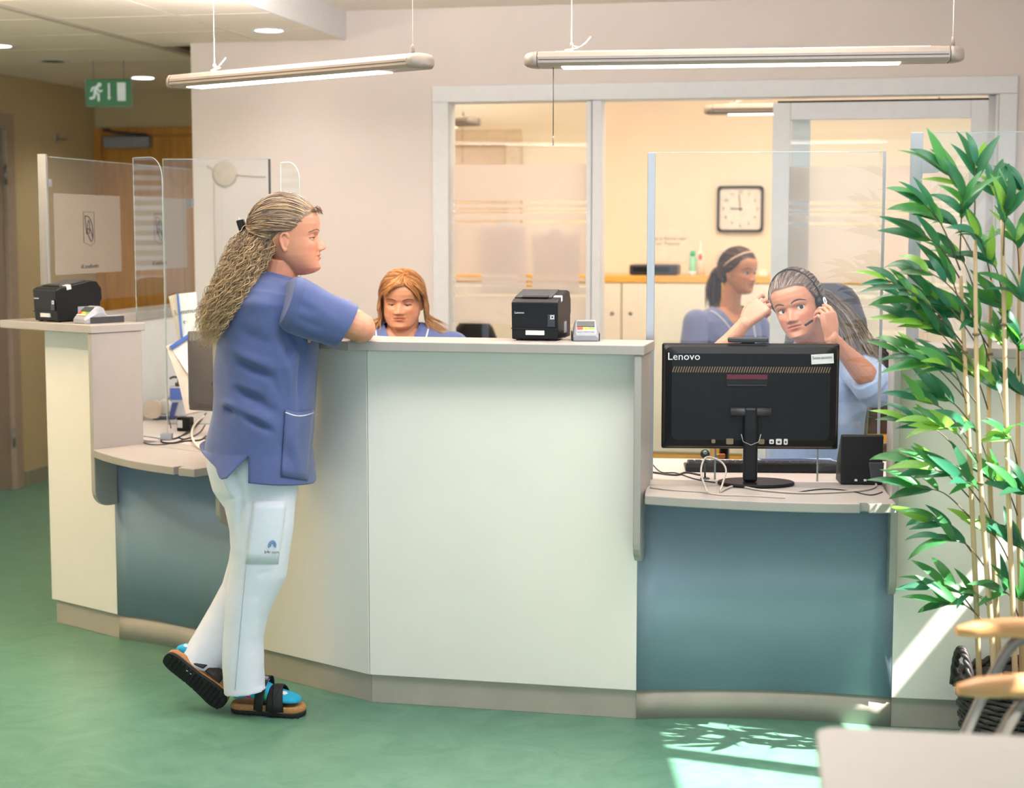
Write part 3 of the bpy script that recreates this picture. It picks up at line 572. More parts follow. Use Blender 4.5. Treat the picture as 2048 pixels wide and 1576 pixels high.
# ------------------------------------------------------------------ monitors and desk clutter
def monitor(label, name, o, d, n, w, h, zb, brand, big=True, body=M_black):
    # seen from behind: d runs to the right, n away from the viewer
    t = thing(name, o, label, 'monitor'); M = frame(o, d, n); Bk = Matrix(((1, 0, 0, 0), (0, 0, -1, 0), (0, 1, 0, zb), (0, 0, 0, 1)))  # back-face drawing plane
    MB(M).box((-w / 2, 0, zb), (w / 2, .016, zb + h)).build('bezel', body, t, bevel=.006)
    back = MB(M @ Bk); R = []
    for (ins, z, r) in ((.004, 0, .012), (.010, .012, .016), (.03, .02, .02)): R.append([(x, y + h / 2, z) for x, y in rrect(w - 2 * ins, h - 2 * ins, r, 4)])
    back.rings(R, smooth=False); back.build('back_cover', body, t)
    MB(M).box((-w / 2 + .006, .016, zb + .006), (w / 2 - .006, .0168, zb + h - .006)).build('screen', mat('lcd_screen', C(40, 44, 52), .15), t)
    def bk(x, z, dz=.021): return M @ Bk @ Matrix.Translation((x, z, dz))
    if big:
        for i in range(62):
            x = -w / 2 + .03 + i * (w - .06) / 62
            MB(bk(x, h - .088)).add([(0, 0, 0), (.0032, 0, 0), (.0092, .018, 0), (.006, .018, 0)], [(0, 1, 2, 3)]).build('vent_slot', bpy.data.materials.get('vent_bronze') or mat('vent_bronze', C(128, 108, 86), .4, .3), t)
        text_mesh(brand, .032, bk(-w / 2 + .066, h - .040, .0205), 'lettering', M_inkw, t, .0006, (1.05, 1.0))
        s = thing
        MB(bk(w / 2 - .055, h - .045) @ Matrix.Rotation(.06, 4, 'Z')).box((-.034, -.015, -.0005), (.034, .015, .0006)).build('sticker', M_stick, t)
        text_mesh('Seize-asumm', .0125, bk(w / 2 - .056, h - .041, .0218) @ Matrix.Rotation(.06, 4, 'Z'), 'lettering', M_ink, t, .0003, (.92, 1.1))
        MB(bk(-.012, h - .099)).box((-.062, -.009, -.001), (.062, .005, .0012)).build('red_band', mat('dark_red', C(96, 22, 40), .4), t)
        MB(bk(-.012, h - .115)).box((-.062, -.009, -.001), (.062, .009, .0006)).build('recess', mat('recess_black', C(6, 6, 7), .5), t)
        MB(bk(-.012, h - .126)).box((-.060, -.002, -.001), (.060, .001, .003)).build('recess_lip', M_dgrey, t)
        for x, ww, hh, cc in ((-.112, .012, .012, 'p1'), (-.062, .022, .018, 'p2'), (.035, .018, .016, 'vent_bronze'), (.066, .014, .014, 'p3'), (.088, .018, .018, 'p4'), (.109, .012, .018, 'p5')):
            MB(bk(x, .026)).prism(rrect(ww, hh, .003, 2), -.001, .0008).build('port_icon', bpy.data.materials['vent_bronze'] if cc in ('vent_bronze', 'p1', 'p2') else M_stick, t)
            if cc in ('p3', 'p4', 'p5'): MB(bk(x, .026)).box((-ww * .22, -hh * .22, .0), (ww * .22, hh * .12, .0012)).build('port_mark', M_dgrey, t)
    # hinge, neck, foot
    hz = zb + h * .36
    MB(M).tube([(-.062, -.028, hz), (.062, -.028, hz)], .014, 10).build('hinge', M_dgrey, t)
    MB(M).rings([[(-.022, -.05, .012), (.022, -.05, .012), (.022, -.022, .012), (-.022, -.022, .012)], [(-.022, -.05, hz - .05), (.022, -.05, hz - .05), (.022, -.022, hz - .05), (-.022, -.022, hz - .05)], [(-.020, -.043, hz + .016), (.020, -.043, hz + .016), (.020, -.02, hz + .016), (-.020, -.02, hz + .016)]], smooth=False).build('neck', body, t, bevel=.008)
    MB(M).tube([(-.03, -.052, hz - .065), (-.024, -.056, hz - .088), (0, -.058, hz - .098), (.024, -.056, hz - .088), (.03, -.052, hz - .065)], .0013, 5).build('cable_ring', M_lgrey, t)
    MB(M @ Matrix.Translation((0, -.02, 0))).prism([(.118 * math.cos(a) + .02, .085 * math.sin(a)) for a in [2 * math.pi * i / 40 for i in range(40)]], 0, .011).build('foot', body, t, bevel=.004)
    return t
mo = F(1494, 972, ZD); mo.y += .05; mo.x += .01; mo.z = ZD
md = Vector((.998, -.055, 0)).normalized(); mn = Vector((.055, .998, 0)).normalized()
ymon = mo.y; zb_ = P(1500, 898, ymon).z - ZD; h_ = P(1500, 687, ymon).z - ZD - zb_; w_ = P(1677, 800, ymon).x - P(1325, 800, ymon).x
mon = monitor('large black monitor seen from behind with pale maker name', 'monitor', Vector((P(1500, 800, ymon).x, mo.y, ZD)), md, mn, w_, h_, zb_, 'Lenovo')
wc = P(1496, 684, ymon + .01); 
tw = thing('webcam', wc, 'slim black webcam bar on top of the big monitor', 'webcam')
MB(frame((wc.x, wc.y, 0), md, mn)).box((-.062, -.012, ZD + zb_ + h_ + .003), (.062, .012, ZD + zb_ + h_ + .018)).build('bar', M_dgrey, tw, bevel=.004)
MB(frame((wc.x, wc.y, 0), md, mn)).box((-.02, -.008, ZD + zb_ + h_ - .0), (.02, .012, ZD + zb_ + h_ + .0035)).build('clip', M_black, tw)
# keyboard
kc = Vector((P(1522, 945, 5.36).x, 5.36, ZD)); Mk = frame(kc, Vector((.995, -.06, 0)), Vector((.06, .995, 0)))
kb = thing('keyboard', kc, 'black computer keyboard lying behind the monitor foot', 'keyboard')
MB(Mk).rings([[(-.25, -.075, 0), (.25, -.075, 0), (.25, .075, 0), (-.25, .075, 0)], [(-.25, -.075, .03), (.25, -.075, .03), (.25, .075, .012), (-.25, .075, .012)]], smooth=False).build('case', M_black, kb, bevel=.005)
sk = math.atan2(-.018, .15)
for r in range(5):
    for c in range(19):
        MB(Mk @ Matrix.Translation((-.24 + c * .0253, -.066 + r * .027, .0305 - r * .00325)) @ Matrix.Rotation(sk, 4, 'X')).rings([rr for rr in ([(0, 0, 0), (.022, 0, 0), (.022, .022, 0), (0, .022, 0)], [(.003, .003, .008), (.019, .003, .008), (.019, .019, .008), (.003, .019, .008)])], smooth=False).build('key', M_dgrey, kb)
# payment pad box
bx = F(1722, 970, ZD); Mb = frame(bx, Vector((.998, -.05, 0)), Vector((.05, .998, 0)))
pb = thing('desk_telephone', bx, 'black desk telephone seen from behind next to the big monitor', 'telephone')
MB(Mb).rings([[(-.062, .0, .0), (.066, .0, 0), (.066, .11, 0), (-.062, .11, 0)], [(-.062, .005, .06), (.066, .005, .06), (.066, .10, .06), (-.062, .10, .06)], [(-.058, .03, .15), (.072, .03, .15), (.072, .045, .152), (-.058, .045, .152)]], smooth=False).build('housing', M_black, pb, bevel=.004)
for x in (-.02, .008): MB(Mb).box((x, -.002, .012), (x + .008, .002, .018)).build('port', M_stick, pb)
MB(Mb).rings([[(.028, -.006, .02), (.066, -.006, .02), (.066, .01, .02), (.028, .01, .02)], [(.022, .002, .07), (.07, .002, .07), (.07, .012, .07), (.022, .012, .07)]], smooth=False).build('stand_fork', M_dgrey, pb, bevel=.003)
MB(Mb).box((-.055, .0262, .10), (.066, .0275, .102)).build('groove', M_dgrey, pb)
def cable(label, pts, r, m, z=ZD):
    pp = []
    for q in pts:
        if len(q) == 2: v = F(q[0], q[1], z + r); pp.append(v)
        else: v = F(q[0], q[1], z + r); y = v.y; v = P(q[0], q[2], y); v.z = max(v.z, z + r); pp.append(v)
    t = MB(); t.tube(smooth_path(pp, 8), r, 6); o = t.build('cable', m); return tag(o, label, 'cable', 'cables on the reception desks')
M_cabg = mat('grey_cable', C(168, 162, 152), .5); M_cabw = mat('white_cable', C(224, 216, 198), .5); M_cabb = mat('black_cable', C(26, 26, 28), .5)
cable('grey cable looping up by the monitor foot', [(1415, 990, 985), (1402, 975, 945), (1412, 970, 915), (1440, 972, 922), (1452, 975, 940), (1446, 978, 965), (1440, 982)], .003, M_cabg)
cable('long grey cable lying along the ledge in front of the monitor foot', [(1440, 984), (1470, 972), (1520, 980), (1600, 986), (1680, 984), (1730, 980), (1752, 972), (1746, 962)], .0034, M_cabg)
cable('thin grey cable on the right desk near the main counter', [(1300, 975), (1340, 980), (1400, 984), (1440, 990), (1500, 992), (1570, 996)], .002, M_cabg)
cable('black cable running under the keyboard toward the main counter', [(1302, 944), (1350, 950), (1372, 945), (1400, 950)], .003, M_cabb)
cable('thin black cable on the right desk', [(1302, 925), (1322, 944), (1352, 946), (1390, 958), (1430, 965)], .002, M_cabb)
cable('black cable coiled in front of the desk telephone', [(1590, 985), (1650, 978), (1700, 982), (1740, 990), (1765, 984)], .0018, M_cabb)
cn = F(1443, 958, ZD); cn = P(1443, 912, cn.y)
ct = thing('cable_connector', cn, 'orange network plug on a cable left of the monitor neck', 'connector')
MB(frame(cn, (1, 0, 0), (0, 1, 0))).cbox((0, 0, 0), (.022, .012, .014)).build('plug_body', mat('orange_plastic', C(214, 120, 40), .5), ct, bevel=.002); MB(frame(cn, (1, 0, 0), (0, 1, 0))).cbox((-.016, 0, 0), (.012, .01, .009)).build('plug_tip', M_lgrey, ct, bevel=.001)
wb_ = F(1410, 958, ZD); wb2 = P(1410, 908, wb_.y)
wt = thing('desk_webcam', wb_, 'small round black camera with glossy lens beside the monitor', 'camera')
MB(frame(wb2, (1, 0, 0), (0, 1, 0))).ell((0, 0, 0), (.015, .015, .015), n=12, m=8).build('ball', M_black, wt); MB(frame(wb2, (1, 0, 0), (0, 1, 0))).ell((0, -.009, .005), (.008, .008, .008), n=10, m=6).build('lens', mat('lens_green', C(120, 150, 140), .05), wt)
MB().tube([(wb2.x, wb2.y, wb2.z - .012), (wb_.x, wb_.y, ZD + .004)], .003, 6).lathe([(.001, 0), (.016, 0), (.014, .004), (.001, .005)], 12, Matrix.Translation((wb_.x, wb_.y, ZD))).build('stand', M_dgrey, wt)
# folder under the keyboard
fo = thing('folder', Vector((P(1580, 920, 5.5).x, 5.5, ZD)), 'white sheet with dark blue shapes lying behind the keyboard', 'document')
MB(rot((P(1600, 920, 5.5).x, 5.5, ZD), .05)).box((-.15, -.05, 0), (.13, .11, .002)).build('sheet', mat('pale_blue_sheet', C(170, 182, 214), .6), fo)
MB(rot((P(1600, 920, 5.5).x, 5.5, ZD + .002), .05)).prism([(-.12, .1), (-.10, .02), (-.04, .06), (-.01, -.02), (.04, .03), (.12, .01), (.12, .06), (.03, .1)], 0, .0012).build('print', mat('navy_print', C(44, 60, 104), .6), fo)
# ------------------------------------------------------------------ left desk items
lm_o = P(432, 800, 6.15); lm_o = Vector((lm_o.x + .06, 6.15, ZD))
ld = Vector((.90, -.43, 0)).normalized(); ln = Vector((.43, .90, 0)).normalized()
lm = monitor('dark grey monitor back half hidden by the standing woman\'s long hair', 'monitor', lm_o, ld, ln, .40, .30, .10, '', big=False, body=mat('grey_monitor_plastic', C(84, 80, 78), .45))
text_mesh('LAPTOP', .024, frame(lm_o, ld, ln) @ Matrix(((1, 0, 0, -.13), (0, 0, -1, -.0208), (0, 1, 0, .372), (0, 0, 0, 1))), 'lettering', M_lgrey, lm, .0004)
def at(px, py, Y): return P(px, py, Y)
def slab_from(pts, th, name, m, par=None, **t):
    # polygon of world points extruded away from the viewer
    n = (pts[1] - pts[0]).cross(pts[2] - pts[0]).normalized()
    if n.y < 0: n = -n
    mb = MB(); k = len(pts); mb.add([p for p in pts] + [p + n * th for p in pts], [tuple(range(k)), tuple(range(k, 2 * k))[::-1]] + [(i, (i + 1) % k, k + (i + 1) % k, k + i) for i in range(k)])
    return mb.build(name, m, par, **t)
Ys = 6.66
cs = thing('card_holder', F(372, 815, ZD), 'white leaning card with blue edge and handwriting behind the left desk', 'card')
slab_from([at(352, 588, Ys), at(392, 584, Ys), at(402, 690, Ys - .03), at(392, 800, Ys - .06), at(372, 800, Ys - .06), at(362, 660, Ys - .02)], .004, 'card', M_paper, cs)
slab_from([at(337, 593, Ys + .02), at(352, 588, Ys), at(366, 676, Ys - .03), at(356, 680, Ys + .0)], .004, 'side_flap', mat('cream_card', C(226, 214, 196), .7), cs)
slab_from([at(353, 588, Ys - .006), at(357, 588, Ys - .006), at(366, 676, Ys - .04), at(361, 676, Ys - .04)], .003, 'blue_edge', mat('blue_plastic', C(70, 104, 178), .4), cs)
text_mesh('Ll.mmumm', .028, frame(at(380, 622, Ys - .012), (1, .05, .12), (0.0, .05, 1)), 'lettering', M_ink, cs, .0004)
text_mesh('Siv', .028, frame(at(374, 646, Ys - .016), (1, .05, .25), (0.0, .05, 1)), 'lettering', M_ink, cs, .0004)
Yb = 6.5
bs = thing('brochure_stand', F(372, 828, ZD), 'white wedge brochure stand with blue lid and red and yellow print', 'brochure stand')
slab_from([at(332, 692, Yb), at(378, 676, Yb), at(401, 822, Yb - .05), at(372, 828, Yb - .05), at(356, 760, Yb - .02)], .06, 'stand_body', mat('cream_plastic', C(228, 216, 202), .5), bs)
slab_from([at(338, 693, Yb - .012), at(376, 668, Yb - .012), at(380, 674, Yb - .014), at(344, 699, Yb - .014)], .05, 'blue_lid', bpy.data.materials['blue_plastic'], bs)
slab_from([at(344, 699, Yb - .004), at(374, 682, Yb - .004), at(388, 762, Yb - .03), at(372, 742, Yb - .03)], .002, 'leaflet', M_paper, bs)
slab_from([at(354, 716, Yb - .008), at(377, 700, Yb - .008), at(380, 714, Yb - .013), at(361, 726, Yb - .012)], .001, 'red_print', mat('red_print', C(216, 112, 112), .7), bs)
slab_from([at(375, 746, Yb - .034), at(385, 748, Yb - .034), at(388, 764, Yb - .038), at(382, 762, Yb - .037)], .001, 'yellow_print', mat('yellow_print', C(230, 190, 110), .7), bs)
# tape dispenser with pump bottle, headphones-like beige cup
Yt = 6.62; tz = F(325, 822, ZD)
td = thing('tape_dispenser', F(330, 838, ZD), 'blue desk tape dispenser with clear roll on the left desk', 'tape dispenser')
o_ = F(330, 838, ZD); Mt = frame(o_, (1, 0, 0), (0, 1, 0))
MB(Mt).prism(rrect(.10, .06, .02, 4), 0, .01).build('base', bpy.data.materials['navy_print'], td, bevel=.003)
for x in (-.03, .03): MB(Mt).rings([[(x - .008, -.02, .009), (x + .008, -.02, .009), (x + .008, .02, .009), (x - .008, .02, .009)], [(x * 1.5 - .012, -.012, .07), (x * 1.5 + .012, -.012, .07), (x * 1.5 + .012, .012, .07), (x * 1.5 - .012, .012, .07)]], smooth=False).build('arm', mat('royal_blue', C(52, 72, 150), .35), td, bevel=.003)
MB(Mt @ Matrix.Translation((0, 0, .05)) @ Matrix.Rotation(math.pi / 2, 4, 'X')).lathe([(.022, -.01), (.034, -.01), (.034, .01), (.022, .01)], 20).build('tape_roll', mat('clear_tape', C(220, 214, 206), .2), td)
pm = thing('pump_bottle', F(345, 836, ZD) + Vector((.01, .085, 0)), 'clear pump bottle with blue label behind the tape dispenser', 'bottle')
o_ = F(345, 836, ZD) + Vector((.01, .085, 0)); Mt = frame(o_, (1, 0, 0), (0, 1, 0))
MB(Mt).prism(rrect(.075, .05, .015, 4), 0, .125).build('body', mat('clear_plastic', C(206, 206, 216), .12), pm, bevel=.006)
MB(Mt).box((-.03, -.0262, .07), (.03, -.0255, .12)).build('label', mat('blue_label', C(86, 118, 206), .5), pm)
MB(Mt).lathe([(.001, .125), (.014, .125), (.014, .14), (.005, .142), (.005, .165), (.001, .166)], 12).build('pump_neck', M_dgrey, pm)
MB(Mt).tube([(0, 0, .163), (-.02, -.005, .165), (-.035, -.008, .158)], .005, 6).build('pump_spout', M_dgrey, pm)
hp = thing('beige_cup', F(303, 842, ZD), 'rounded beige plastic tray leaning by the grey pillar on the left desk', 'tray')
MB(frame(F(303, 842, ZD) + Vector((0, .03, .045)), (1, 0, 0), (0, 1, 0)) @ Matrix(((1, 0, 0, 0), (0, 0, 1, 0), (0, 1, 0, 0), (0, 0, 0, 1)))).rings([[(x, y, z) for x, y in rrect(.075 * k, .075 * k, .03 * k, 4)] for z, k in ((-.012, 1), (.01, 1), (.01, .85), (-.004, .8))], smooth=False).build('tray_shell', mat('beige_plastic', C(206, 192, 172), .4), hp)
ad = thing('power_adapter', F(366, 863, ZD), 'black power adapter with label on the left desk', 'adapter')
MB(rot(F(366, 863, ZD), -.3)).box((-.028, 0, 0), (.028, .04, .055)).build('case', M_black, ad, bevel=.005); MB(rot(F(366, 863, ZD), -.3)).box((-.024, -.0012, .014), (-.002, .0, .044)).build('label', M_stick, ad)
cable('black coiled cable below the power adapter', [(400, 838), (382, 858), (362, 872), (345, 878), (326, 876), (324, 884), (345, 886), (372, 882), (400, 880), (412, 872)], .0032, M_cabb)
cable('black cable bundle beside the standing woman', [(412, 826), (396, 848), (376, 866), (358, 874), (372, 878), (398, 866), (410, 850)], .0026, M_cabb)
cable('thin dark cable trailing along the left ledge', [(272, 880), (296, 888), (325, 889), (352, 884), (376, 876)], .0018, M_cabb)
cable('thick white cable loop touching the tunic of the standing woman', [(408, 850, 832), (392, 858, 845), (384, 872, 862), (386, 886, 880), (398, 896, 894), (412, 902)], .0045, M_cabw)
cable('thin dark cable arching over the brochure stand', [(342, 856), (336, 838, 822), (340, 830, 790), (362, 830, 772), (390, 832, 766)], .0018, M_cabb)
# ------------------------------------------------------------------ office behind the glass
M_cabw2 = mat('cabinet_white', C(238, 228, 210), .45, var=.02); M_cw = wood('honey_wood', C(226, 166, 70), C(238, 186, 92), 5, (1, 9, 9))
cw = ENDW - .42
def cabinet(label, u0, u1):
    zc1 = 1.235; t = thing('storage_cabinet', W((u0 + u1) / 2, cw + .2, 0), label, 'cabinet', None)
    MB(MW).box((u0, cw, 1.195), (u1, cw + .40, zc1)).build('top_board', M_cw, t, bevel=.003)
    for a in (u0, u1 - .03): MB(MW).box((a, cw, .0), (a + .03, cw + .40, 1.195)).build('side_board', M_cw, t, bevel=.002)
    MB(MW).box((u0 + .03, cw + .002, .17), (u1 - .03, cw + .4, .22)).build('base_board', M_cw, t, bevel=.002)
    m = (u0 + u1) / 2
    for k, (a, b) in enumerate(((u0 + .033, m - .003), (m + .003, u1 - .033))):
        dd = MB(MW).box((a, cw - .004, .225), (b, cw + .02, 1.190)).build('door', M_cabw2, t, bevel=.003)
        MB(MW @ Matrix.Translation((b - .05 if k == 0 else a + .05, cw - .004, 1.02)) @ Matrix.Rotation(math.pi / 2, 4, 'X')).lathe([(.001, 0), (.011, 0), (.011, .004), (.004, .006), (.001, .006)], 12).build('lock', M_metal, dd)
    return t
cu1 = UW(1436, 600, cw)[0]
cabinet('white storage cabinet with honey wood frame below the black box', cu1 - 1.1, cu1)
cabinet('white storage cabinet with honey wood frame below the wall clock', cu1 + .002, cu1 + 1.1)
cabinet('white storage cabinet with wood frame behind the frosted fixed pane', cu1 - 2.21, cu1 - 1.102)
def onC(px, dv=.15): u = UW(px, 550, cw + dv)[0]; return W(u, cw + dv, 1.235)
o_ = onC(1311); sb_ = thing('media_box', o_, 'long black box lying on the white cabinet', 'box'); Mo = frame(o_, WU, WV)
MB(Mo).box((-.14, -.1, .004), (.135, .1, .062)).build('case', M_dgrey, sb_, bevel=.008); MB(Mo).box((-.12, -.102, .02), (.09, -.0995, .05)).build('front_panel', M_black, sb_)
o_ = onC(1385); b1 = thing('spray_bottle', o_, 'green and white bottle on the cabinet', 'bottle'); Mo = frame(o_, WU, WV)
MB(Mo).lathe([(.001, 0), (.02, 0), (.021, .01), (.021, .1), (.012, .112), (.001, .112)], 14).build('body', mat('mint_bottle', C(150, 214, 180), .35), b1); MB(Mo).lathe([(.001, .111), (.016, .111), (.015, .14), (.001, .142)], 12).build('cap', mat('green_cap', C(70, 190, 140), .4), b1); MB(Mo).lathe([(.0205, 0.0), (.0225, .0), (.0225, .022), (.0205, .022)], 14).build('label_band', M_paper, b1)
o_ = onC(1401); b2 = thing('spray_bottle', o_, 'white nozzle bottle with red mark on the cabinet', 'bottle'); Mo = frame(o_, WU, WV)
MB(Mo).lathe([(.001, 0), (.022, 0), (.022, .10), (.014, .13), (.006, .15), (.004, .19), (.001, .192)], 14).build('body', mat('white_bottle', C(240, 226, 216), .35), b2); MB(Mo).ell((0, -.019, .105), (.011, .006, .02), n=10, m=6).build('red_mark', mat('red_mark', C(226, 90, 70), .5), b2)
o_ = onC(1456, .25); b3 = thing('table_fan', o_, 'round grey table fan behind the dark-haired woman\'s head', 'fan'); Mo = frame(o_, WU, WV)
MB(Mo @ Matrix.Translation((0, 0, .085)) @ Matrix.Rotation(math.pi / 2, 4, 'X')).lathe([(.001, -.02), (.05, -.02), (.07, -.01), (.072, .01), (.05, .02), (.001, .02)], 24).build('fan_guard', mat('fan_grey', C(206, 198, 188), .5), b3)
MB(Mo).lathe([(.001, 0), (.04, 0), (.035, .01), (.008, .015), (.008, .03), (.001, .03)], 16).build('fan_base', M_lgrey, b3)
for i in range(10):
    a = 2 * math.pi * i / 10; MB(Mo @ Matrix.Translation((0, -.0225, .085)) @ Matrix.Rotation(math.pi / 2, 4, 'X')).tube([(.012 * math.cos(a), .012 * math.sin(a), 0), (.066 * math.cos(a + .3), .066 * math.sin(a + .3), -.008)], .0012, 4).build('guard_wire', M_lgrey, b3)
o_ = onC(1527); b4 = thing('small_box', o_, 'small white box at the end of the cabinet top', 'box'); MB(frame(o_, WU, WV)).box((-.022, -.03, 0), (.022, .03, .03)).build('carton', M_paper, b4, bevel=.002); MB(frame(o_, WU, WV)).box((-.02, -.028, .0301), (.02, .028, .033)).build('lid', M_cabw2, b4)
# wall clock
cu, cz_ = UW(1481, 418, ENDW); cwid = UW(1527, 418, ENDW)[0] - UW(1435, 418, ENDW)[0]
ck = thing('wall_clock', W(cu, ENDW, cz_), 'square white wall clock with black rounded frame', 'clock')
Mc = MW @ Matrix(((1, 0, 0, cu), (0, 0, -1, ENDW - .001), (0, 1, 0, cz_), (0, 0, 0, 1)))
h2 = cwid / 2
MB(Mc).rings([[(x, y, z) for x, y in rrect(2 * r, 2 * r, .02, 4)] for r, z in ((h2, 0), (h2, .03), (h2 - .008, .034), (h2 - .013, .03), (h2 - .013, .012))], smooth=False).build('frame', M_black, ck)
MB(Mc).prism(rrect(2 * h2 - .026, 2 * h2 - .026, .012, 4), .012, .016).build('dial', mat('dial_white', C(236, 226, 214), .6), ck)
for i in range(12):
    a = math.pi / 2 - 2 * math.pi * (i + 1) / 12; text_mesh(str(i + 1), .026, Mc @ Matrix.Translation((.098 * math.cos(a), .098 * math.sin(a), .0165)), 'numeral', M_ink, ck, .0004)
for nm, a, L, wd_ in (('hour_hand', math.radians(178), .058, .006), ('minute_hand', math.radians(96), .085, .004)):
    MB(Mc @ Matrix.Rotation(a, 4, 'Z')).box((-.015, -wd_ / 2, .018), (L, wd_ / 2, .0195)).build(nm, M_dgrey, ck)
MB(Mc).lathe([(.001, .0165), (.007, .0165), (.006, .022), (.001, .022)], 12).build('hub', M_dgrey, ck)
# notice on the wall
nu, nz_ = UW(1336, 490, ENDW); nt_ = thing('paper_notice', W(nu, ENDW - .002, nz_), 'white paper notice with two printed lines on the far wall', 'notice')
Mn = MW @ Matrix(((1, 0, 0, nu), (0, 0, -1, ENDW - .001), (0, 1, 0, nz_), (0, 0, 0, 1)))
MB(Mn).box((-.14, -.1, 0), (.14, .1, .002)).build('sheet', mat('notice_paper', C(244, 228, 210), .8), nt_)
text_mesh('Ngui in Reume cape', .026, Mn @ Matrix.Translation((0, .038, .0025)), 'lettering', M_ink, nt_, .0003); text_mesh('kur. Tisssssor', .026, Mn @ Matrix.Translation((0, .008, .0025)), 'lettering', M_ink, nt_, .0003)
# sheets taped behind the fixed pane
for (x0, x1, y0, y1, lb) in ((963, 1053, 447, 585, 'pale paper sheet taped behind the fixed pane, left of two'), (1065, 1158, 462, 588, 'grey paper sheet taped behind the fixed pane, right of two')):
    a, b = UW(x0, y0, WALLW + .07); c, d = UW(x1, y1, WALLW + .07); s_ = thing('paper_sheet', W((a + c) / 2, WALLW + .07, d), lb, 'paper')
    MB(MW).box((a, WALLW + .07, d), (c, WALLW + .0715, b)).build('sheet', film('grey_sheet', C(240, 230, 230), .6), s_); MB(MW).box((a + .08, WALLW + .0685, b - .01), (c - .08, WALLW + .0698, b + .008)).build('tape', M_stick, s_)
# office pendants
M_tube2 = emis('office_tube_glow', (1, .84, .62, 1), 3.0)
zl2 = 2.08
pa = F(1408, 222, zl2); pb_ = pa + WU * 1.25
pendant('pendant lamp in the office above the wall clock', pa, pb_, zl2, ZHI, wires=(.12, .9), power=5, glow=M_tube2)
pc = F(955, 244, zl2); pa2 = pc + Vector((-.80, .75, 0))
pendant('pendant lamp with pull cord at the left edge of the fixed pane', pa2, pc, zl2, ZHI, cord=(1.0, -.22), wires=(.1, .9), power=5, glow=M_tube2)
# ------------------------------------------------------------------ corridor fittings
M_sign = mat('sign_green', C(12, 110, 62), .35, var=.03, emit=(C(10, 110, 60), .12)); M_signw = mat('sign_white', C(214, 226, 226), .4, emit=(C(214, 226, 226), .15))
so = P(217, 185, 8.7); Ms = frame(so, Vector((1, -.02, 0)), Vector((.02, 1, 0))); sw, sh = .236, .139
ex = thing('exit_sign', so, 'green emergency exit sign with running figure, arrow and door hanging from the corridor ceiling', 'sign')
MB(Ms).box((-sw / 2, 0, -sh / 2), (sw / 2, .016, sh / 2)).build('panel', M_sign, ex, bevel=.002)
MB(Ms).box((-sw / 2 - .003, -.001, -sh / 2 - .003), (sw / 2 + .003, .012, -sh / 2 - .0005)).build('edge_strip', M_glassedge, ex)
for x in (-sw / 2 - .003, sw / 2 + .0005): MB(Ms).box((x, -.001, -sh / 2 - .003), (x + .0025, .012, sh / 2 + .004)).build('edge_strip', M_glassedge, ex)
for x in (-.08, .08): MB(Ms).tube([(x, .008, sh / 2), (x, .008, ZLO - so.z)], .002, 6).build('hanger_rod', M_lgrey, ex)
Mf = Ms @ Matrix(((1, 0, 0, 0), (0, 0, -1, -.0008), (0, 1, 0, 0), (0, 0, 0, 1)))
fig = MB(Mf)
fig.prism([(-.0465 + .011 * math.cos(a), .040 + .011 * math.sin(a)) for a in [2 * math.pi * i / 14 for i in range(14)]], 0, .001)
for pts, r in (([(-.058, .030), (-.070, .006)], .0085), ([(-.062, .028), (-.082, .024), (-.090, .008)], .0045), ([(-.058, .022), (-.046, .004), (-.034, .010)], .0045), ([(-.070, .004), (-.052, -.012), (-.052, -.040)], .006), ([(-.070, .004), (-.076, -.026), (-.095, -.030)], .006)):
    for a, b in zip(pts[:-1], pts[1:]):
        a = Vector(a + (0,)); b = Vector(b + (0,)); t = (b - a).normalized(); nn = Vector((-t.y, t.x, 0)) * r
        arc = []
        for i in range(7): ang = -math.pi / 2 + math.pi * i / 6; arc.append(b + t * (r * math.cos(ang)) + nn * math.sin(ang))
        for i in range(7): ang = math.pi / 2 + math.pi * i / 6; arc.append(a + t * (r * math.cos(ang)) + nn * math.sin(ang))
        fig.prism([(p.x, p.y) for p in arc], 0, .001)
fig.build('running_figure', M_signw, ex)
MB(Mf).prism([(-.002, .048), (.008, .048), (.008, -.024), (.014, -.024), (.003, -.040), (-.008, -.024), (-.002, -.024)], 0, .001).build('arrow', M_signw, ex)
MB(Mf).prism(rrect(.044, .094, .002, 2, .068, .004), 0, .001).build('door_symbol', M_signw, ex)
M_down = emis('downlight_glow', (1, .9, .74, 1), 14)
def downlight(label, px, py, lit=True, power=5):
    o = F(px, py, ZLO); t = thing('downlight', o, label, 'downlight'); Md = Matrix.Translation(o)
    MB(Md).lathe([(.062, -.001), (.062, -.004), (.085, -.004), (.09, -.0005)], 28, cap=False).build('trim_ring', M_white, t)
    MB(Md).lathe([(.001, -.0035), (.06, -.0035), (.06, -.0005), (.001, -.0005)], 24).build('lens', M_down if lit else mat('dark_grille', C(60, 52, 44), .6), t)
    if lit and power:
        l = bpy.data.lights.new('downlight_lamp', 'SPOT'); l.energy = power * 12; l.color = NEUT; l.spot_size = 2.3; l.spot_blend = 1.0; l.shadow_soft_size = .06
        lo = bpy.data.objects.new('downlight_lamp', l); COL.objects.link(lo); lo.parent = t; lo.location = (0, 0, -.02)
    return t
downlight('bright round downlight in the lowered ceiling above the left pendant lamp', 538, 60, True, .8)
downlight('bright round downlight at the left picture edge of the corridor ceiling', -4, 91, True, 4)
downlight('dark round ceiling speaker in the corridor ceiling', 106, 122, False)
downlight('faint round downlight at the corridor end above the exit sign', 286, 155, True, 3)
hu = F(110, 275, 2.05); hw_ = (F(112, 275, 2.05)); hk_z = UW(112, 275, 0)[1] if False else None
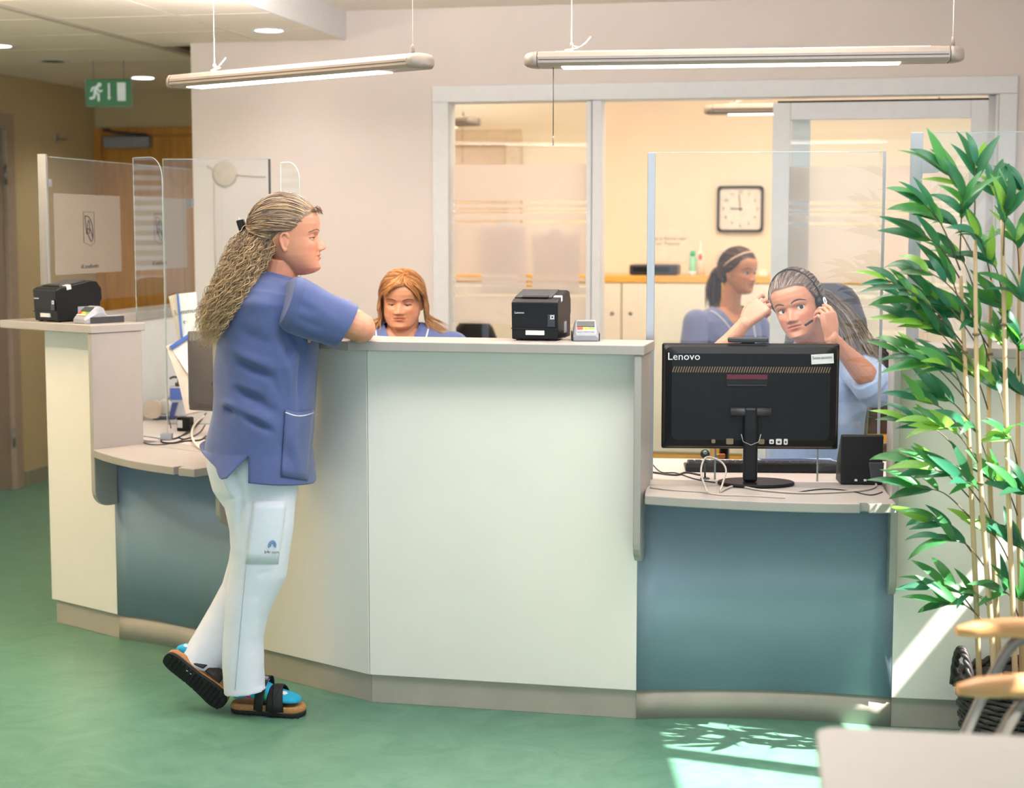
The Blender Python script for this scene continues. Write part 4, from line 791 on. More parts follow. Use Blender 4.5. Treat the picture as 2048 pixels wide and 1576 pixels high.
# coat hook on the corridor wall: intersect the sight line with the left wall plane
d_ = ray(112, 275); tt = (ULW - CAM.dot(WU)) / d_.dot(WU); ho = CAM + d_ * tt
hk = thing('coat_hook', ho, 'small dark metal coat hook on the corridor wall', 'hook'); Mh = frame(ho, WU, WV)
MB(Mh).box((0, -.018, -.025), (.006, .018, .025)).build('plate', M_metal, hk, bevel=.003); MB(Mh).tube(smooth_path([(.004, 0, -.005), (.05, 0, -.012), (.075, 0, -.004), (.08, 0, .015)]), .006, 8).build('hook_arm', M_metal, hk)
# disc and arms built for a shadow-like shape on the back wall
du, dz = UW(450, 348); dk = thing('shadow_disc', W(du, WALLW, dz), 'pale round disc with thin arms standing for a shadow on the back wall', 'shadow shape'); Md_ = MW @ Matrix(((1, 0, 0, du), (0, 0, -1, WALLW), (0, 1, 0, dz), (0, 0, 0, 1)))
M_pale = mat('pale_shadow', C(206, 192, 176), .6)
MB(Md_).lathe([(.001, .0), (.062, .0), (.062, .006), (.05, .010), (.001, .011)], 28).build('disc', M_pale, dk)
MB(Md_).tube(smooth_path([(.05, .0, .004), (.10, -.008, .004), (.20, -.012, .004)]), .004, 6).build('arm', M_pale, dk); MB(Md_).tube(smooth_path([(-.05, .02, .004), (-.075, .03, .004), (-.085, .04, .004)]), .004, 6).build('arm', M_pale, dk)
MB(Md_).tube([(-.055, -.04, .003), (-.055, -.55, .003)], .003, 6).build('cord', M_pale, dk)
# ------------------------------------------------------------------ office furniture by the right-hand woman
M_fab = mat('dark_upholstery', C(78, 80, 94), .85, var=.1, scale=120, bump=.2, bscale=500, sheen=.3); M_fabb = mat('navy_upholstery', C(48, 58, 92), .8, var=.1, scale=100, sheen=.3)
def office_chair(label, o, rz, zback0, zback1, w, m):
    t = thing('office_chair', o, label, 'office chair'); M = rot(o, rz)
    def cush(prof, mm, nm, th):
        R = []
        for z, ww, y in prof:
            R.append([(x, y + yy - .05 * (1 - (2 * x / ww) ** 2) * .6, z) for x, yy in rrect(ww, th, th * .48, 4)])
        MB(M).rings(R).build(nm, mm, t)
    H = zback1 - zback0
    cush([(zback0 + H * f, w * k, .22 + .05 * f) for f, k in ((0, .6), (.03, .82), (.12, .95), (.4, 1), (.65, .98), (.8, .9), (.92, .72), (.97, .56), (1, .3))], m, 'backrest', .08)
    R = [[(x, y + .0, z) for x, y in rrect(.5 * k, .48 * k, .12 * k, 5)] for z, k in ((.42, .9), (.43, .98), (.46, 1), (.49, .98), (.505, .85))]
    MB(M).rings(R).build('seat', m, t)
    MB(M).tube(smooth_path([(0, .05, .42), (0, .24, .44), (0, .29, .60), (0, .27, zback0 + .1)]), .022, 8).build('back_stem', M_dgrey, t)
    MB(M).lathe([(.001, .10), (.03, .10), (.025, .42), (.001, .42)], 14).build('gas_column', M_dgrey, t)
    for i in range(5):
        a = 2 * math.pi * i / 5 + .3; lg = MB(M).tube([(0, 0, .11), (.28 * math.cos(a), .28 * math.sin(a), .07)], [.025, .018], 8).build('leg', M_dgrey, t)
        MB(M @ Matrix.Translation((.28 * math.cos(a), .28 * math.sin(a), .03)) @ Matrix.Rotation(math.pi / 2, 4, 'X')).lathe([(.001, -.02), (.028, -.02), (.03, 0), (.028, .02), (.001, .02)], 14).build('castor', M_black, lg)
    return t
oc = Vector((P(1646, 600, 6.22).x, 6.04, 0))
office_chair('dark grey office chair with tall rounded back behind the headset woman', oc, -.12, .60, P(1668, 566, 6.29).z, .33, M_fab)
oc2 = Vector((P(968, 660, 8.0).x, 8.0, 0)); office_chair('black office chair behind the frosted fixed pane', oc2, .2, .55, P(968, 640, 8.2).z, .26, M_black)
oc3 = Vector((P(800, 700, 6.05).x - .02, 6.05, 0)); office_chair('low black office chair carrying the blonde woman behind the counter', oc3, 0, .6, 1.0, .40, M_black)
oc4 = Vector((P(1450, 700, 8.5).x, 8.48, 0)); office_chair('black office chair carrying the dark-haired woman in the office', oc4, -.3, .6, 1.0, .40, M_black)
# shelf rack right of the headset woman
sx0 = P(1700, 700, 6.95).x; sx1 = P(1850, 700, 6.95).x
sf = thing('shelf_rack', Vector((sx0, 6.9, 0)), 'open wooden shelf rack behind the headset woman\'s elbow', 'shelf'); 
for z in (.15, .42, .62, .80): MB().box((sx0, 6.78, z), (sx1, 7.08, z + .03)).build('shelf_board', M_cw, sf, bevel=.003)
for x in (sx0 - .02, sx1): MB().box((x, 6.78, 0), (x + .02, 7.08, .98)).build('upright', M_lgrey, sf, bevel=.002)
for k, (x, z, w, h, c) in enumerate(((.05, .83, .26, .20, C(34, 36, 42)), (.04, .65, .2, .10, C(70, 52, 44)), (.03, .45, .24, .13, C(120, 92, 66)))):
    b = thing('storage_box', Vector((sx0 + x, 6.86, z)), ['black office device on the wooden shelf rack, topmost', 'dark brown box on the middle shelf of the rack', 'tan box on the low shelf of the rack'][k], 'box')
    mm = mat('box_%d' % k, c, .5); MB().box((sx0 + x, 6.82, z), (sx0 + x + w, 7.04, z + h)).build('body', mm, b, bevel=.006); MB().box((sx0 + x - .003, 6.817, z + h * .75), (sx0 + x + w + .003, 7.043, z + h + .004)).build('lid', mm, b, bevel=.004)
# ------------------------------------------------------------------ people: shared tools
from mathutils.bvhtree import BVHTree
from mathutils import noise as mnoise
def mesh_from(mb, name='m'): return mb.mesh(name)
def remesh(mb, voxel, smooth=4, fac=0.5):
    me = mb.mesh('tmp'); o = bpy.data.objects.new('tmp', me); COL.objects.link(o)
    r = o.modifiers.new('r', 'REMESH'); r.mode = 'VOXEL'; r.voxel_size = voxel; r.adaptivity = 0
    if smooth: s = o.modifiers.new('s', 'SMOOTH'); s.iterations = smooth; s.factor = fac
    bpy.context.view_layer.update()
    ev = o.evaluated_get(bpy.context.evaluated_depsgraph_get()); out = bpy.data.meshes.new_from_object(ev)
    bpy.data.objects.remove(o); bpy.data.meshes.remove(me); return out
def mesh_arr(me):
    n = len(me.vertices); a = np.empty(n * 3); me.vertices.foreach_get('co', a); return a.reshape(-1, 3)
def mesh_set(me, a): me.vertices.foreach_set('co', a.astype(np.float64).ravel()); me.update()
def mesh_nrm(me):
    n = len(me.vertices); a = np.empty(n * 3); me.vertices.foreach_get('normal', a); return a.reshape(-1, 3)
def put(me, name, m, parent, **t):
    off = Vector(parent['_o']); a = mesh_arr(me); mesh_set(me, a - np.array(off)); me.name = name
    me.materials.clear(); me.materials.append(m); me.polygons.foreach_set('use_smooth', [True] * len(me.polygons)); me.update()
    o = bpy.data.objects.new(name, me); COL.objects.link(o); o.parent = parent; o['_o'] = tuple(off); return tag(o, **t)
def set_color(me, cols):
    at_ = me.color_attributes.new('tone', 'FLOAT_COLOR', 'POINT'); buf = np.ones((len(me.vertices), 4), dtype=np.float32); buf[:, :3] = cols; at_.data.foreach_set('color', buf.ravel())
def attr_mat(name, rough, sss=0, bump=0, bscale=300, sheen=0, spec=.4):
    m = mat(name, (.5, .5, .5, 1), rough, sss=sss, bump=bump, bscale=bscale, sheen=sheen, spec=spec, scale=60); nt = m.node_tree; N = nt.nodes; L = nt.links; b = N['Principled BSDF']
    a = N.new('ShaderNodeAttribute'); a.attribute_name = 'tone'; cr = [n for n in N if n.type == 'VALTORGB'][0]
    cr.color_ramp.elements[0].color = (.93, .93, .93, 1); cr.color_ramp.elements[1].color = (1, 1, 1, 1)
    mx = N.new('ShaderNodeMix'); mx.data_type = 'RGBA'; mx.blend_type = 'MULTIPLY'; mx.inputs[0].default_value = 1
    L.new(a.outputs['Color'], mx.inputs[6]); L.new(cr.outputs[0], mx.inputs[7]); L.new(mx.outputs[2], b.inputs['Base Color']); return m
M_skin = attr_mat('skin', .42, sss=.12, bump=.05, bscale=500); M_hair = attr_mat('hair_strands', .42, spec=.35); 
M_eye = mat('eye_white', C(226, 220, 214), .12, var=.01); M_iris = mat('iris_brown', C(64, 46, 34), .1); M_pupil = mat('pupil', C(10, 8, 8), .08); M_lash = mat('lashes', C(40, 30, 26), .6)
HZ = [-.02, .0, .03, .07, .12, .18, .25, .33, .42, .50, .58, .66, .74, .82, .89, .945, .98, 1.0]
HXF = [.20, .30, .36, .392, .388, .392, .398, .392, .385, .385, .410, .422, .415, .378, .305, .215, .125, .02]
HXB = [.02, .0, -.02, -.05, -.10, -.18, -.27, -.35, -.42, -.455, -.475, -.48, -.465, -.425, -.35, -.25, -.14, -.02]
HW = [.05, .105, .155, .20, .237, .268, .295, .31, .325, .337, .345, .35, .345, .32, .265, .19, .11, .02]
def gss(v, c, s): return np.exp(-((v - c) / s) ** 2)
def face_disp(y, z, p):
    ay = np.abs(y)
    nh = np.interp(z, [.27, .285, .30, .318, .337, .37, .42, .47, .52], [0, .012, .05, .088, .099, .085, .056, .024, 0]) * p.get('nose', 1)
    nw = np.interp(z, [.27, .30, .34, .40, .5], [.05, .058, .052, .042, .04])
    d = nh * np.exp(-(y / nw) ** 2)
    d += .034 * gss(ay, .062, .028) * gss(z, .317, .026)
    d += -.052 * gss(ay, .145, .075) * gss(z, .478, .05)
    d += .016 * gss(ay, .13, .10) * gss(z, .548, .03)
    d += .024 * gss(ay, .19, .09) * gss(z, .37, .07) * p.get('cheek', 1)
    d += .022 * gss(y, 0, .078) * gss(z, .247, .016) + .028 * gss(y, 0, .066) * gss(z, .196, .018)
    d += -.016 * gss(y, 0, .095) * gss(z, .2215, .007) - .012 * gss(y, 0, .08) * gss(z, .155, .018)
    d += .022 * gss(y, 0, .075) * gss(z, .07, .045)
    d += -.012 * gss(ay, .115 + (.3 - z) * .25, .018) * gss(z, .26, .06) * p.get('fold', 1)
    return d
def head_shell(mb, Mh, H, p):
    nz, nphi = 96, 96; zz = np.concatenate([np.linspace(-.02, .86, 80), np.linspace(.87, 1.0, 16)]); R = []
    for z in zz:
        xf, xb, w = (np.interp(z, HZ, q) for q in (HXF, HXB, HW)); w = w * p.get('wide', 1) * (1 + (p.get('jaw', 1) - 1) * max(0, min(1, (.4 - z) / .3)))
        cx, a = (xf + xb) / 2, (xf - xb) / 2; ph = np.linspace(0, 2 * np.pi, nphi, endpoint=False); c, s = np.cos(ph), np.sin(ph)
        x = cx + a * np.sign(c) * np.abs(c) ** (2 / 2.3); y = w * np.sign(s) * np.abs(s) ** (2 / 2.2)
        wt = np.clip((c - .05) / .35, 0, 1); x = x + face_disp(y, np.full_like(y, z), p) * wt
        R.append([(x[i] * H, y[i] * H, z * H) for i in range(nphi)])
    mb.rings(R, M=Mh)
    for sy in (1, -1):
        # ears: rim, lobe and bowl
        pts = [(-.015, .0, .335), (-.035, .012, .315), (-.055, .02, .34), (-.075, .03, .40), (-.085, .04, .46), (-.07, .042, .52), (-.035, .036, .545), (.0, .02, .525), (.012, .006, .48)]
        mb.tube([(x * H, sy * (.325 * p.get('wide', 1) + y) * H, z * H) for x, y, z in [tuple(v) for v in smooth_path(pts, 4)]], .0042, 8, M=Mh)
        mb.ell((-.03 * H, sy * (.325 * p.get('wide', 1) + .008) * H, .43 * H), (.05 * H, .018 * H, .10 * H), M=Mh, n=14, m=10)
        mb.ell((-.032 * H, sy * (.325 * p.get('wide', 1) + .012) * H, .335 * H), (.026 * H, .016 * H, .032 * H), M=Mh, n=10, m=8)
def eyes_of(p, H):
    er = .0145 * H / .225; out = []
    for sy in (1, -1):
        y = sy * p.get('eyesep', .142) * H; xb = (np.interp(.475, HZ, HXF) - .125 + .0)    # centre sits behind the lids
        out.append(Vector((.279 * H, y, .475 * H)))
    return er, out
def lids(mb, Mh, H, p):
    er, cs = eyes_of(p, H); R = er * 1.17; up = p.get('lid', .34); lo = p.get('lid2', -.46)
    for c in cs:
        sgn = 1 if c.y > 0 else -1; tilt = Matrix.Rotation(sgn * -.10, 4, 'X') @ Matrix.Rotation(sgn * .30, 4, 'Z')
        for a0, a1, s in ((math.asin(up), math.pi / 2, 1), (math.asin(-lo), math.pi / 2, -1)):
            rr = []
            for i in range(9):
                a = a0 + (a1 - a0) * i / 8; q = max(math.cos(a), .02); rr.append([(R * q * math.cos(t), R * 1.22 * q * math.sin(t), s * R * math.sin(a)) for t in [2 * math.pi * k / 20 for k in range(20)]])
            if s < 0: rr = rr[::-1]
            mb.rings(rr, M=Mh @ Matrix.Translation(c) @ tilt)
def skin_cols(a_local, p, base):
    x, y, z = a_local.T; ay = np.abs(y); n = len(x); c = np.tile(np.array(base[:3]), (n, 1)); fr = x > .2
    def mixc(w, col):
        nonlocal c; w = np.clip(w, 0, 1)[:, None]; c = c * (1 - w) + np.array(col[:3]) * w
    inh = (z > -.1) & (z < 1.1) & (np.abs(x) < .7) & (ay < .5)
    b = np.array(base[:3])
    mixc(.45 * gss(ay, .19, .09) * gss(z, .35, .075) * fr * inh * p.get('blush', 1), b * np.array([1.02, .62, .55]))
    mixc(.4 * gss(y, 0, .06) * gss(z, .325, .035) * (x > .44) * inh, b * np.array([1.0, .66, .6]))
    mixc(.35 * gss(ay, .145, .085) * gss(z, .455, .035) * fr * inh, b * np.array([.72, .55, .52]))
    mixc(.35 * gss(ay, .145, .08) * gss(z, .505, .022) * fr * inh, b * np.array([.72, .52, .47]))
    zu = .2215 + .034 * (1 - (ay / .118) ** 2) * (1 - .25 * gss(ay, 0, .018)); zl = .2215 - .044 * (1 - (ay / .112) ** 2)
    lip = (fr & (ay < .114) & (z < zu) & (z > zl) & inh).astype(float)
    mixc(.8 * lip, p.get('lipc', b * np.array([.78, .38, .36])))
    mixc(.85 * gss(z, .2215 + .10 * p.get('smile', 0) * ay ** 1.0, .0055) * (ay < .122) * fr * inh, b * np.array([.28, .12, .12]))  # dark mouth line: crease shade put into the skin colour
    mixc(.6 * gss(ay, .033, .012) * gss(z, .288, .007) * (x > .42) * inh, b * np.array([.25, .12, .1]))  # nostril shade painted as dark spots
    mixc(.30 * gss(ay, .105 + (.31 - z) * .45, .010) * gss(z, .27, .05) * fr * inh * p.get('fold', 1), b * np.array([.6, .4, .36]))  # shade of the folds beside the nose, also in the colour
    if p.get('lines'):
        for zz in (.66, .70, .735): mixc(.3 * gss(z, zz + .012 * np.cos(y * 9), .006) * (ay < .19) * fr * inh, b * np.array([.66, .48, .42]))  # forehead creases: their shade drawn as darker lines, no relief
    if 'scalp' in p:
        ph = np.degrees(np.arctan2(ay, x + .03)); zh = np.interp(ph, [0, 25, 45, 62, 78, 100, 118, 150, 180], p.get('hairline', [.80, .80, .75, .66, .52, .42, .25, .15, .12]))
        mixc(np.clip((z - zh) / .02, 0, 1) * inh, p['scalp'])
    return c
def scalp_z(ph, p): return np.interp(ph, [0, 25, 45, 62, 78, 100, 118, 150, 180], p.get('hairline', [.80, .80, .75, .66, .52, .42, .25, .15, .12]))
def build_body(parent, Mh, H, p, base, extra=None, voxel=.0019, smooth=3, neck=None, arms=None):
    """one continuous skin mesh: head, neck, chest plus separately gridded arms joined into it"""
    mb = MB(); head_shell(mb, Mh, H, p); lids(mb, Mh, H, p)
    if neck: mb.tube(*neck)
    if extra: extra(mb)
    me = remesh(mb, voxel, smooth)
    meshes = [me]
    for a in (arms or []): meshes.append(remesh(a[0], a[1], a[2]))
    Mi = np.array(Mh.inverted())
    vs, fs, cs, b0 = [], [], [], 0
    for k, m_ in enumerate(meshes):
        a = mesh_arr(m_); loc = (np.c_[a, np.ones(len(a))] @ Mi.T)[:, :3] / H
        if k == 0: col = skin_cols(loc, p, base)
        else:
            col = np.tile(np.array(base[:3]), (len(a), 1))
            if arms[k - 1][3] is not None:
                for (q, r) in arms[k - 1][3]:
                    w = np.exp(-(np.linalg.norm(a - np.array(q), axis=1) / r) ** 2)[:, None] * .5; col = col * (1 - w) + np.array(base[:3]) * np.array([1.0, .62, .55]) * w
        vs.append(a); cs.append(col); fs += [tuple(i + b0 for i in f.vertices) for f in m_.polygons]; b0 += len(a)
        if k == 0: bv = BVHTree.FromPolygons([Vector(v) for v in a], [tuple(f.vertices) for f in m_.polygons])
    out = bpy.data.meshes.new('body'); V = np.concatenate(vs); out.from_pydata(V.tolist(), [], fs); set_color(out, np.concatenate(cs))
    for m_ in meshes: bpy.data.meshes.remove(m_)
    o = put(out, 'body', M_skin, parent)
    # eyes
    er, cs_ = eyes_of(p, H); gz = Vector(p.get('gaze', (1, 0, 0))).normalized()
    for c in cs_:
        e = MB(Mh @ Matrix.Translation(c)).ell((0, 0, 0), (er, er, er), n=20, m=14).build('eye', M_eye, parent)
        q = gz.to_track_quat('Z', 'Y').to_matrix().to_4x4()
        T = Mh @ Matrix.Translation(c) @ q
        def capr(r, rr): return [(r * math.sin(a), er * 1.004 * math.cos(a) * rr) for a in (0.001, .15, .3)]
        ri = .50; MB(T).rings([[(er * 1.012 * math.sin(a) * math.cos(t), er * 1.012 * math.sin(a) * math.sin(t), er * 1.012 * math.cos(a)) for t in [2 * math.pi * k / 18 for k in range(18)]] for a in (ri, ri * .6, .01)], cap=False).build('iris', p.get('irism', M_iris), e)
        MB(T).rings([[(er * 1.022 * math.sin(a) * math.cos(t), er * 1.022 * math.sin(a) * math.sin(t), er * 1.022 * math.cos(a)) for t in [2 * math.pi * k / 12 for k in range(12)]] for a in (.2, .1, .01)], cap=False).build('pupil', M_pupil, e)
        sgn = 1 if c.y > 0 else -1; tilt = Matrix.Rotation(sgn * -.10, 4, 'X') @ Matrix.Rotation(sgn * .30, 4, 'Z'); up = p.get('lid', .34); Rl = er * 1.19
        a = math.asin(up); MB(Mh @ Matrix.Translation(c) @ tilt).tube([(Rl * math.cos(a - .05) * math.cos(t), Rl * 1.22 * math.cos(a - .05) * math.sin(t), Rl * math.sin(a - .05)) for t in np.linspace(-1.15, 1.15, 11)], [.0004 + .0007 * math.sin(math.pi * (i + .5) / 11) for i in range(11)], 5).build('lashes', M_lash, e)
    # brows laid on the skin
    bc = p.get('browm', M_lash)
    for sy in (1, -1):
        path = []
        for f in np.linspace(0, 1, 9):
            yy = (.055 + .20 * f) * H; zz = (.553 + p.get('browh', .0) + .036 * math.sin(math.pi * min(1, f * .85 + .05)) * p.get('browarch', 1) - .018 * f * f + p.get('browin', 0) * (1 - f)) * H
            o_ = Mh @ Vector((.7 * H, sy * yy, zz)); d_ = (Mh.to_3x3() @ Vector((-1, 0, 0))).normalized(); hit = bv.ray_cast(o_, d_)[0]
            if hit: path.append(hit - d_ * .0002)
        if len(path) > 3: MB().tube(path, [H * .0125 * (.55 + .6 * math.sin(math.pi * (i / (len(path) - 1)) ** .8)) * p.get('broww', .8) for i in range(len(path))], 6, flat=.32, up=Mh.to_3x3() @ Vector((1, 0, 0))).build('eyebrow', bc, parent)
    return o, bv
def strands(paths, radii, cols, nseg=4):
    """many tapered strand tubes as one mesh with a tone per strand"""
    vs, fs, cc, b = [], [], [], 0
    for path, r, col in zip(paths, radii, cols):
        m = len(path); path = np.asarray(path); t = np.gradient(path, axis=0); t /= np.linalg.norm(t, axis=1)[:, None] + 1e-9
        ref = np.array([0, 0, 1.]) if abs(t[0][2]) < .8 else np.array([1., 0, 0]); u = np.cross(t, ref); u /= np.linalg.norm(u, axis=1)[:, None] + 1e-9; v = np.cross(t, u)
        f = np.linspace(0, 1, m); rr = r * np.minimum(1, np.minimum(f * 8 + .35, (1 - f) * 5 + .12))
        for k in range(nseg):
            a = 2 * np.pi * k / nseg; vs.append(path + (u * np.cos(a) + v * np.sin(a)) * rr[:, None])
        for i in range(m - 1):
            for k in range(nseg):
                k2 = (k + 1) % nseg; fs.append((b + k * m + i, b + k2 * m + i, b + k2 * m + i + 1, b + k * m + i + 1))
        col = np.asarray(col)
        cc.append(np.tile(col if col.ndim == 2 else np.tile(col, (m, 1)), (nseg, 1))); b += nseg * m
    me = bpy.data.meshes.new('hair'); me.from_pydata(np.concatenate(vs).tolist(), [], fs); set_color(me, np.concatenate(cc)); return me
def join_meshes(ms):
    vs, fs, cs, b = [], [], [], 0
    for m_ in ms:
        a = mesh_arr(m_); vs.append(a); fs += [tuple(i + b for i in f.vertices) for f in m_.polygons]; b += len(a)
        buf = np.ones(len(a) * 4, dtype=np.float32); m_.color_attributes['tone'].data.foreach_get('color', buf); cs.append(buf.reshape(-1, 4)[:, :3])
    out = bpy.data.meshes.new('j'); out.from_pydata(np.concatenate(vs).tolist(), [], fs); set_color(out, np.concatenate(cs))
    for m_ in ms: bpy.data.meshes.remove(m_)
    return out
SKC = np.array([-.03, 0, .565]); SKR = np.array([.462, .362, .445])
def skull(d, off=0.0):
    d = d / np.linalg.norm(d, axis=-1, keepdims=True); return SKC + d * (1 / np.sqrt(((d / (SKR + off)) ** 2).sum(-1, keepdims=True)))
def slerp_path(a, b, n):
    a = a / np.linalg.norm(a); b = b / np.linalg.norm(b); om = math.acos(max(-1, min(1, float(a @ b)))); t = np.linspace(0, 1, n)[:, None]
    if om < 1e-3: return np.tile(a, (n, 1))
    return (np.sin((1 - t) * om) * a + np.sin(t * om) * b) / math.sin(om)
def to_world(Mh, H, pts): return (np.c_[np.asarray(pts) * H, np.ones(len(pts))] @ np.array(Mh).T)[:, :3]
def scalp_cap(Mh, H, p, col, off=.02):
    off *= .4
    """closed cap under the strands, following the hair line"""
    R = []; n = 64; vs = []; fs = []; m = 26
    for i in range(m + 1):
        for k in range(n):
            phd = 360 * k / n; ph = math.radians(phd); a = phd if phd <= 180 else 360 - phd; zh = scalp_z(a, p)
            z = 1.06 + (zh - 1.06) * (i / m); el = math.pi / 2 * (1 - i / m)
            # direction from the skull centre
            zrel = (z - SKC[2]); 
            d0 = None
            lo = math.asin(max(-1, min(1, (zh - SKC[2]) / SKR[2] / 1.0))); e = math.pi / 2 + (lo - math.pi / 2) * (i / m)
            d = np.array([math.cos(e) * math.cos(ph) * SKR[0], math.cos(e) * math.sin(ph) * SKR[1], math.sin(e) * SKR[2]]); o_ = off * min(1, (m - i) / 4 + .2)
            vs.append(SKC + d * (1 + o_ / .42))
    for i in range(m):
        for k in range(n): fs.append((i * n + k, i * n + (k + 1) % n, (i + 1) * n + (k + 1) % n, (i + 1) * n + k))
    me = bpy.data.meshes.new('cap'); me.from_pydata(to_world(Mh, H, vs).tolist(), [], fs); set_color(me, np.tile(np.array(col[:3]), (len(vs), 1))); return me
def hand(mb, M, curl=(.5, .5, .5, .5), curl2=None, spread=.08, thumb=((.35, -.2), (.3, .3)), sc=1.0, side=1, lens=None):
    """wrist at origin, +x along the fingers, +y to the thumb, +z back of the hand; side=-1 mirrors"""
    Sx = Matrix.Diagonal((sc, sc * side, sc, 1)); M = M @ Sx
    def sec(x, w, t, yo=0, zo=0): return [(x, y + yo, z + zo) for y, z in rrect(w, t, min(w, t) * .46, 4)]
    R = [sec(-.035, .044, .036), sec(0, .050, .034), sec(.02, .064, .034, .003), sec(.05, .078, .031, .002), (sec(.075, .080, .027, 0)), sec(.092, .074, .02, 0)]
    if side < 0: R = [r[::-1] for r in R]
    mb.rings(R, M=M)
    tips = []
    L = lens or (.068, .076, .071, .056); ys = (.029, .0095, -.010, -.028); rad = (.0080, .0083, .0080, .0071)
    for k in range(4):
        p_ = Vector((.082 - (.004 if k == 0 else 0) - (.007 if k == 3 else 0), ys[k], .002)); az = (1.5 - k) * spread; c1 = curl[k]; c2 = (curl2 or curl)[k]
        ang = 0.12 * 0 ; pts = [p_ - Vector((.02, 0, 0)), p_]; d = Vector((math.cos(az), math.sin(az), 0)); a = 0
        for fr, cc in ((.46, c1), (.30, c2 * 1.1), (.24, c2 * .8)):
            a += cc; dd = Vector((d.x * math.cos(a), d.y * math.cos(a), -math.sin(a))); pts.append(pts[-1] + dd * (L[k] * fr))
        sp_ = pts; rr = [rad[k], rad[k] * 1.02, rad[k] * .96, rad[k] * .88, rad[k] * .72]
        mb.tube(sp_, rr, 10, M=M)
        for q, r_ in zip(sp_[1:], rr[1:]): mb.ell(q, (r_ * 1.0,) * 3, M=M, n=10, m=8)
        tips.append(M @ sp_[-1])
    (ta, te), (tb, tc) = thumb
    p0 = Vector((.012, .022, -.006)); d0 = Vector((math.cos(ta) * math.cos(te), math.sin(ta) * math.cos(te), math.sin(te))); p1 = p0 + d0 * .042
    a1 = ta - tb; d1 = Vector((math.cos(a1) * math.cos(te - .15), math.sin(a1) * math.cos(te - .15), math.sin(te - .15))); p2 = p1 + d1 * .034; a2 = a1 - tc; d2 = Vector((math.cos(a2) * math.cos(te - .25), math.sin(a2) * math.cos(te - .25), math.sin(te - .25))); p3 = p2 + d2 * .026
    mb.tube([p0, p1, p2, p3], [.014, .0115, .0105, .008], 10, M=M)
    for q, r_ in ((p0, .014), (p1, .0115), (p2, .0105), (p3, .0082)): mb.ell(q, (r_,) * 3, M=M, n=10, m=8)
    tips.append(M @ p3); return tips
def arm(mb, S_, E_, Wr, rs=(.055, .045, .039, .042, .0245)):
    S_, E_, Wr = Vector(S_), Vector(E_), Vector(Wr)
    pts = [S_, S_.lerp(E_, .5), E_ - (E_ - S_).normalized() * .02, E_ + (Wr - E_).normalized() * .02, E_.lerp(Wr, .28), E_.lerp(Wr, .7), Wr]
    mb.tube(pts, [rs[0], rs[1], rs[2], rs[2], rs[3], rs[4] * 1.15, rs[4]], 18); mb.ell(E_, (rs[2] * 1.02,) * 3, n=16, m=12); mb.ell(Wr, (rs[4] * 1.04,) * 3, n=14, m=10); mb.ell(S_, (rs[0],) * 3, n=16, m=12)
def wrinkle(me, folds, amp_noise=.0, nscale=8.0, stretch=(1, 1, 1)):
    """push vertices along normals: folds = [(p, q, width, amp)]"""
    a = mesh_arr(me); n = mesh_nrm(me); d = np.zeros(len(a))
    for (p_, q_, w, am) in folds:
        p_ = np.array(p_); q_ = np.array(q_); v = q_ - p_; t = np.clip(((a - p_) @ v) / (v @ v), 0, 1); dist = np.linalg.norm(a - (p_ + t[:, None] * v), axis=1); d += am * np.exp(-(dist / w) ** 2) * (.35 + .65 * np.sin(np.pi * np.clip(t, .05, .95)))
    if amp_noise:
        d += amp_noise * np.array([mnoise.noise(Vector((v[0] * nscale * stretch[0], v[1] * nscale * stretch[1], v[2] * nscale * stretch[2]))) for v in a])
    mesh_set(me, a + n * d[:, None])
def ringpts(c, rx, ry, n=48, e=2.3, az=0.0, tilt=0.0, zf=None):
    """horizontal ring of a body section: rx along X, ry along Y, az turns it, tilt slopes it forward"""
    out = []
    for k in range(n):
        t = 2 * math.pi * k / n; cc, ss = math.cos(t), math.sin(t); x = rx * math.copysign(abs(cc) ** (2 / e), cc); y = ry * math.copysign(abs(ss) ** (2 / e), ss)
        X = x * math.cos(az) - y * math.sin(az); Y = x * math.sin(az) + y * math.cos(az); out.append(Vector((c[0] + X, c[1] + Y, c[2] + X * tilt + (zf(t) if zf else 0))))
    return out
def headframe(chin, yaw, pitch=0, roll=0):
    """yaw 0 looks at the camera, positive turns to the picture's right; pitch positive looks up; roll positive tips the crown to the picture's left"""
    f = Vector((math.sin(yaw) * math.cos(pitch), -math.cos(yaw) * math.cos(pitch), math.sin(pitch))); l = Vector((math.cos(yaw), math.sin(yaw), 0)); M = frame((0, 0, 0), f, l)
    M = M @ Matrix.Rotation(roll, 4, 'X'); return Matrix.Translation(chin) @ M
def head_at(local, px, py, Y, yaw, pitch, roll, H):
    M0 = headframe((0, 0, 0), yaw, pitch, roll); q = M0 @ (Vector(local) * H); return Matrix.Translation(P(px, py, Y) - q) @ M0
def lv(M, x, y, z, H): return M @ Vector((x * H, y * H, z * H))
def fabric(name, c, rough=.8, var=.05): return mat(name, c, rough, var=var, scale=40, bump=.12, bscale=900, sheen=.25, spec=.25)
M_scrub = fabric('blue_scrub_cloth', C(78, 92, 138)); M_scrub2 = fabric('grey_blue_scrub_cloth', C(106, 112, 150)); M_shirt = fabric('pale_blue_shirt_cloth', C(150, 172, 208)); M_pipe = fabric('white_piping', C(222, 220, 226)); M_trou = fabric('white_trouser_cloth', C(222, 225, 236), .75, .02)
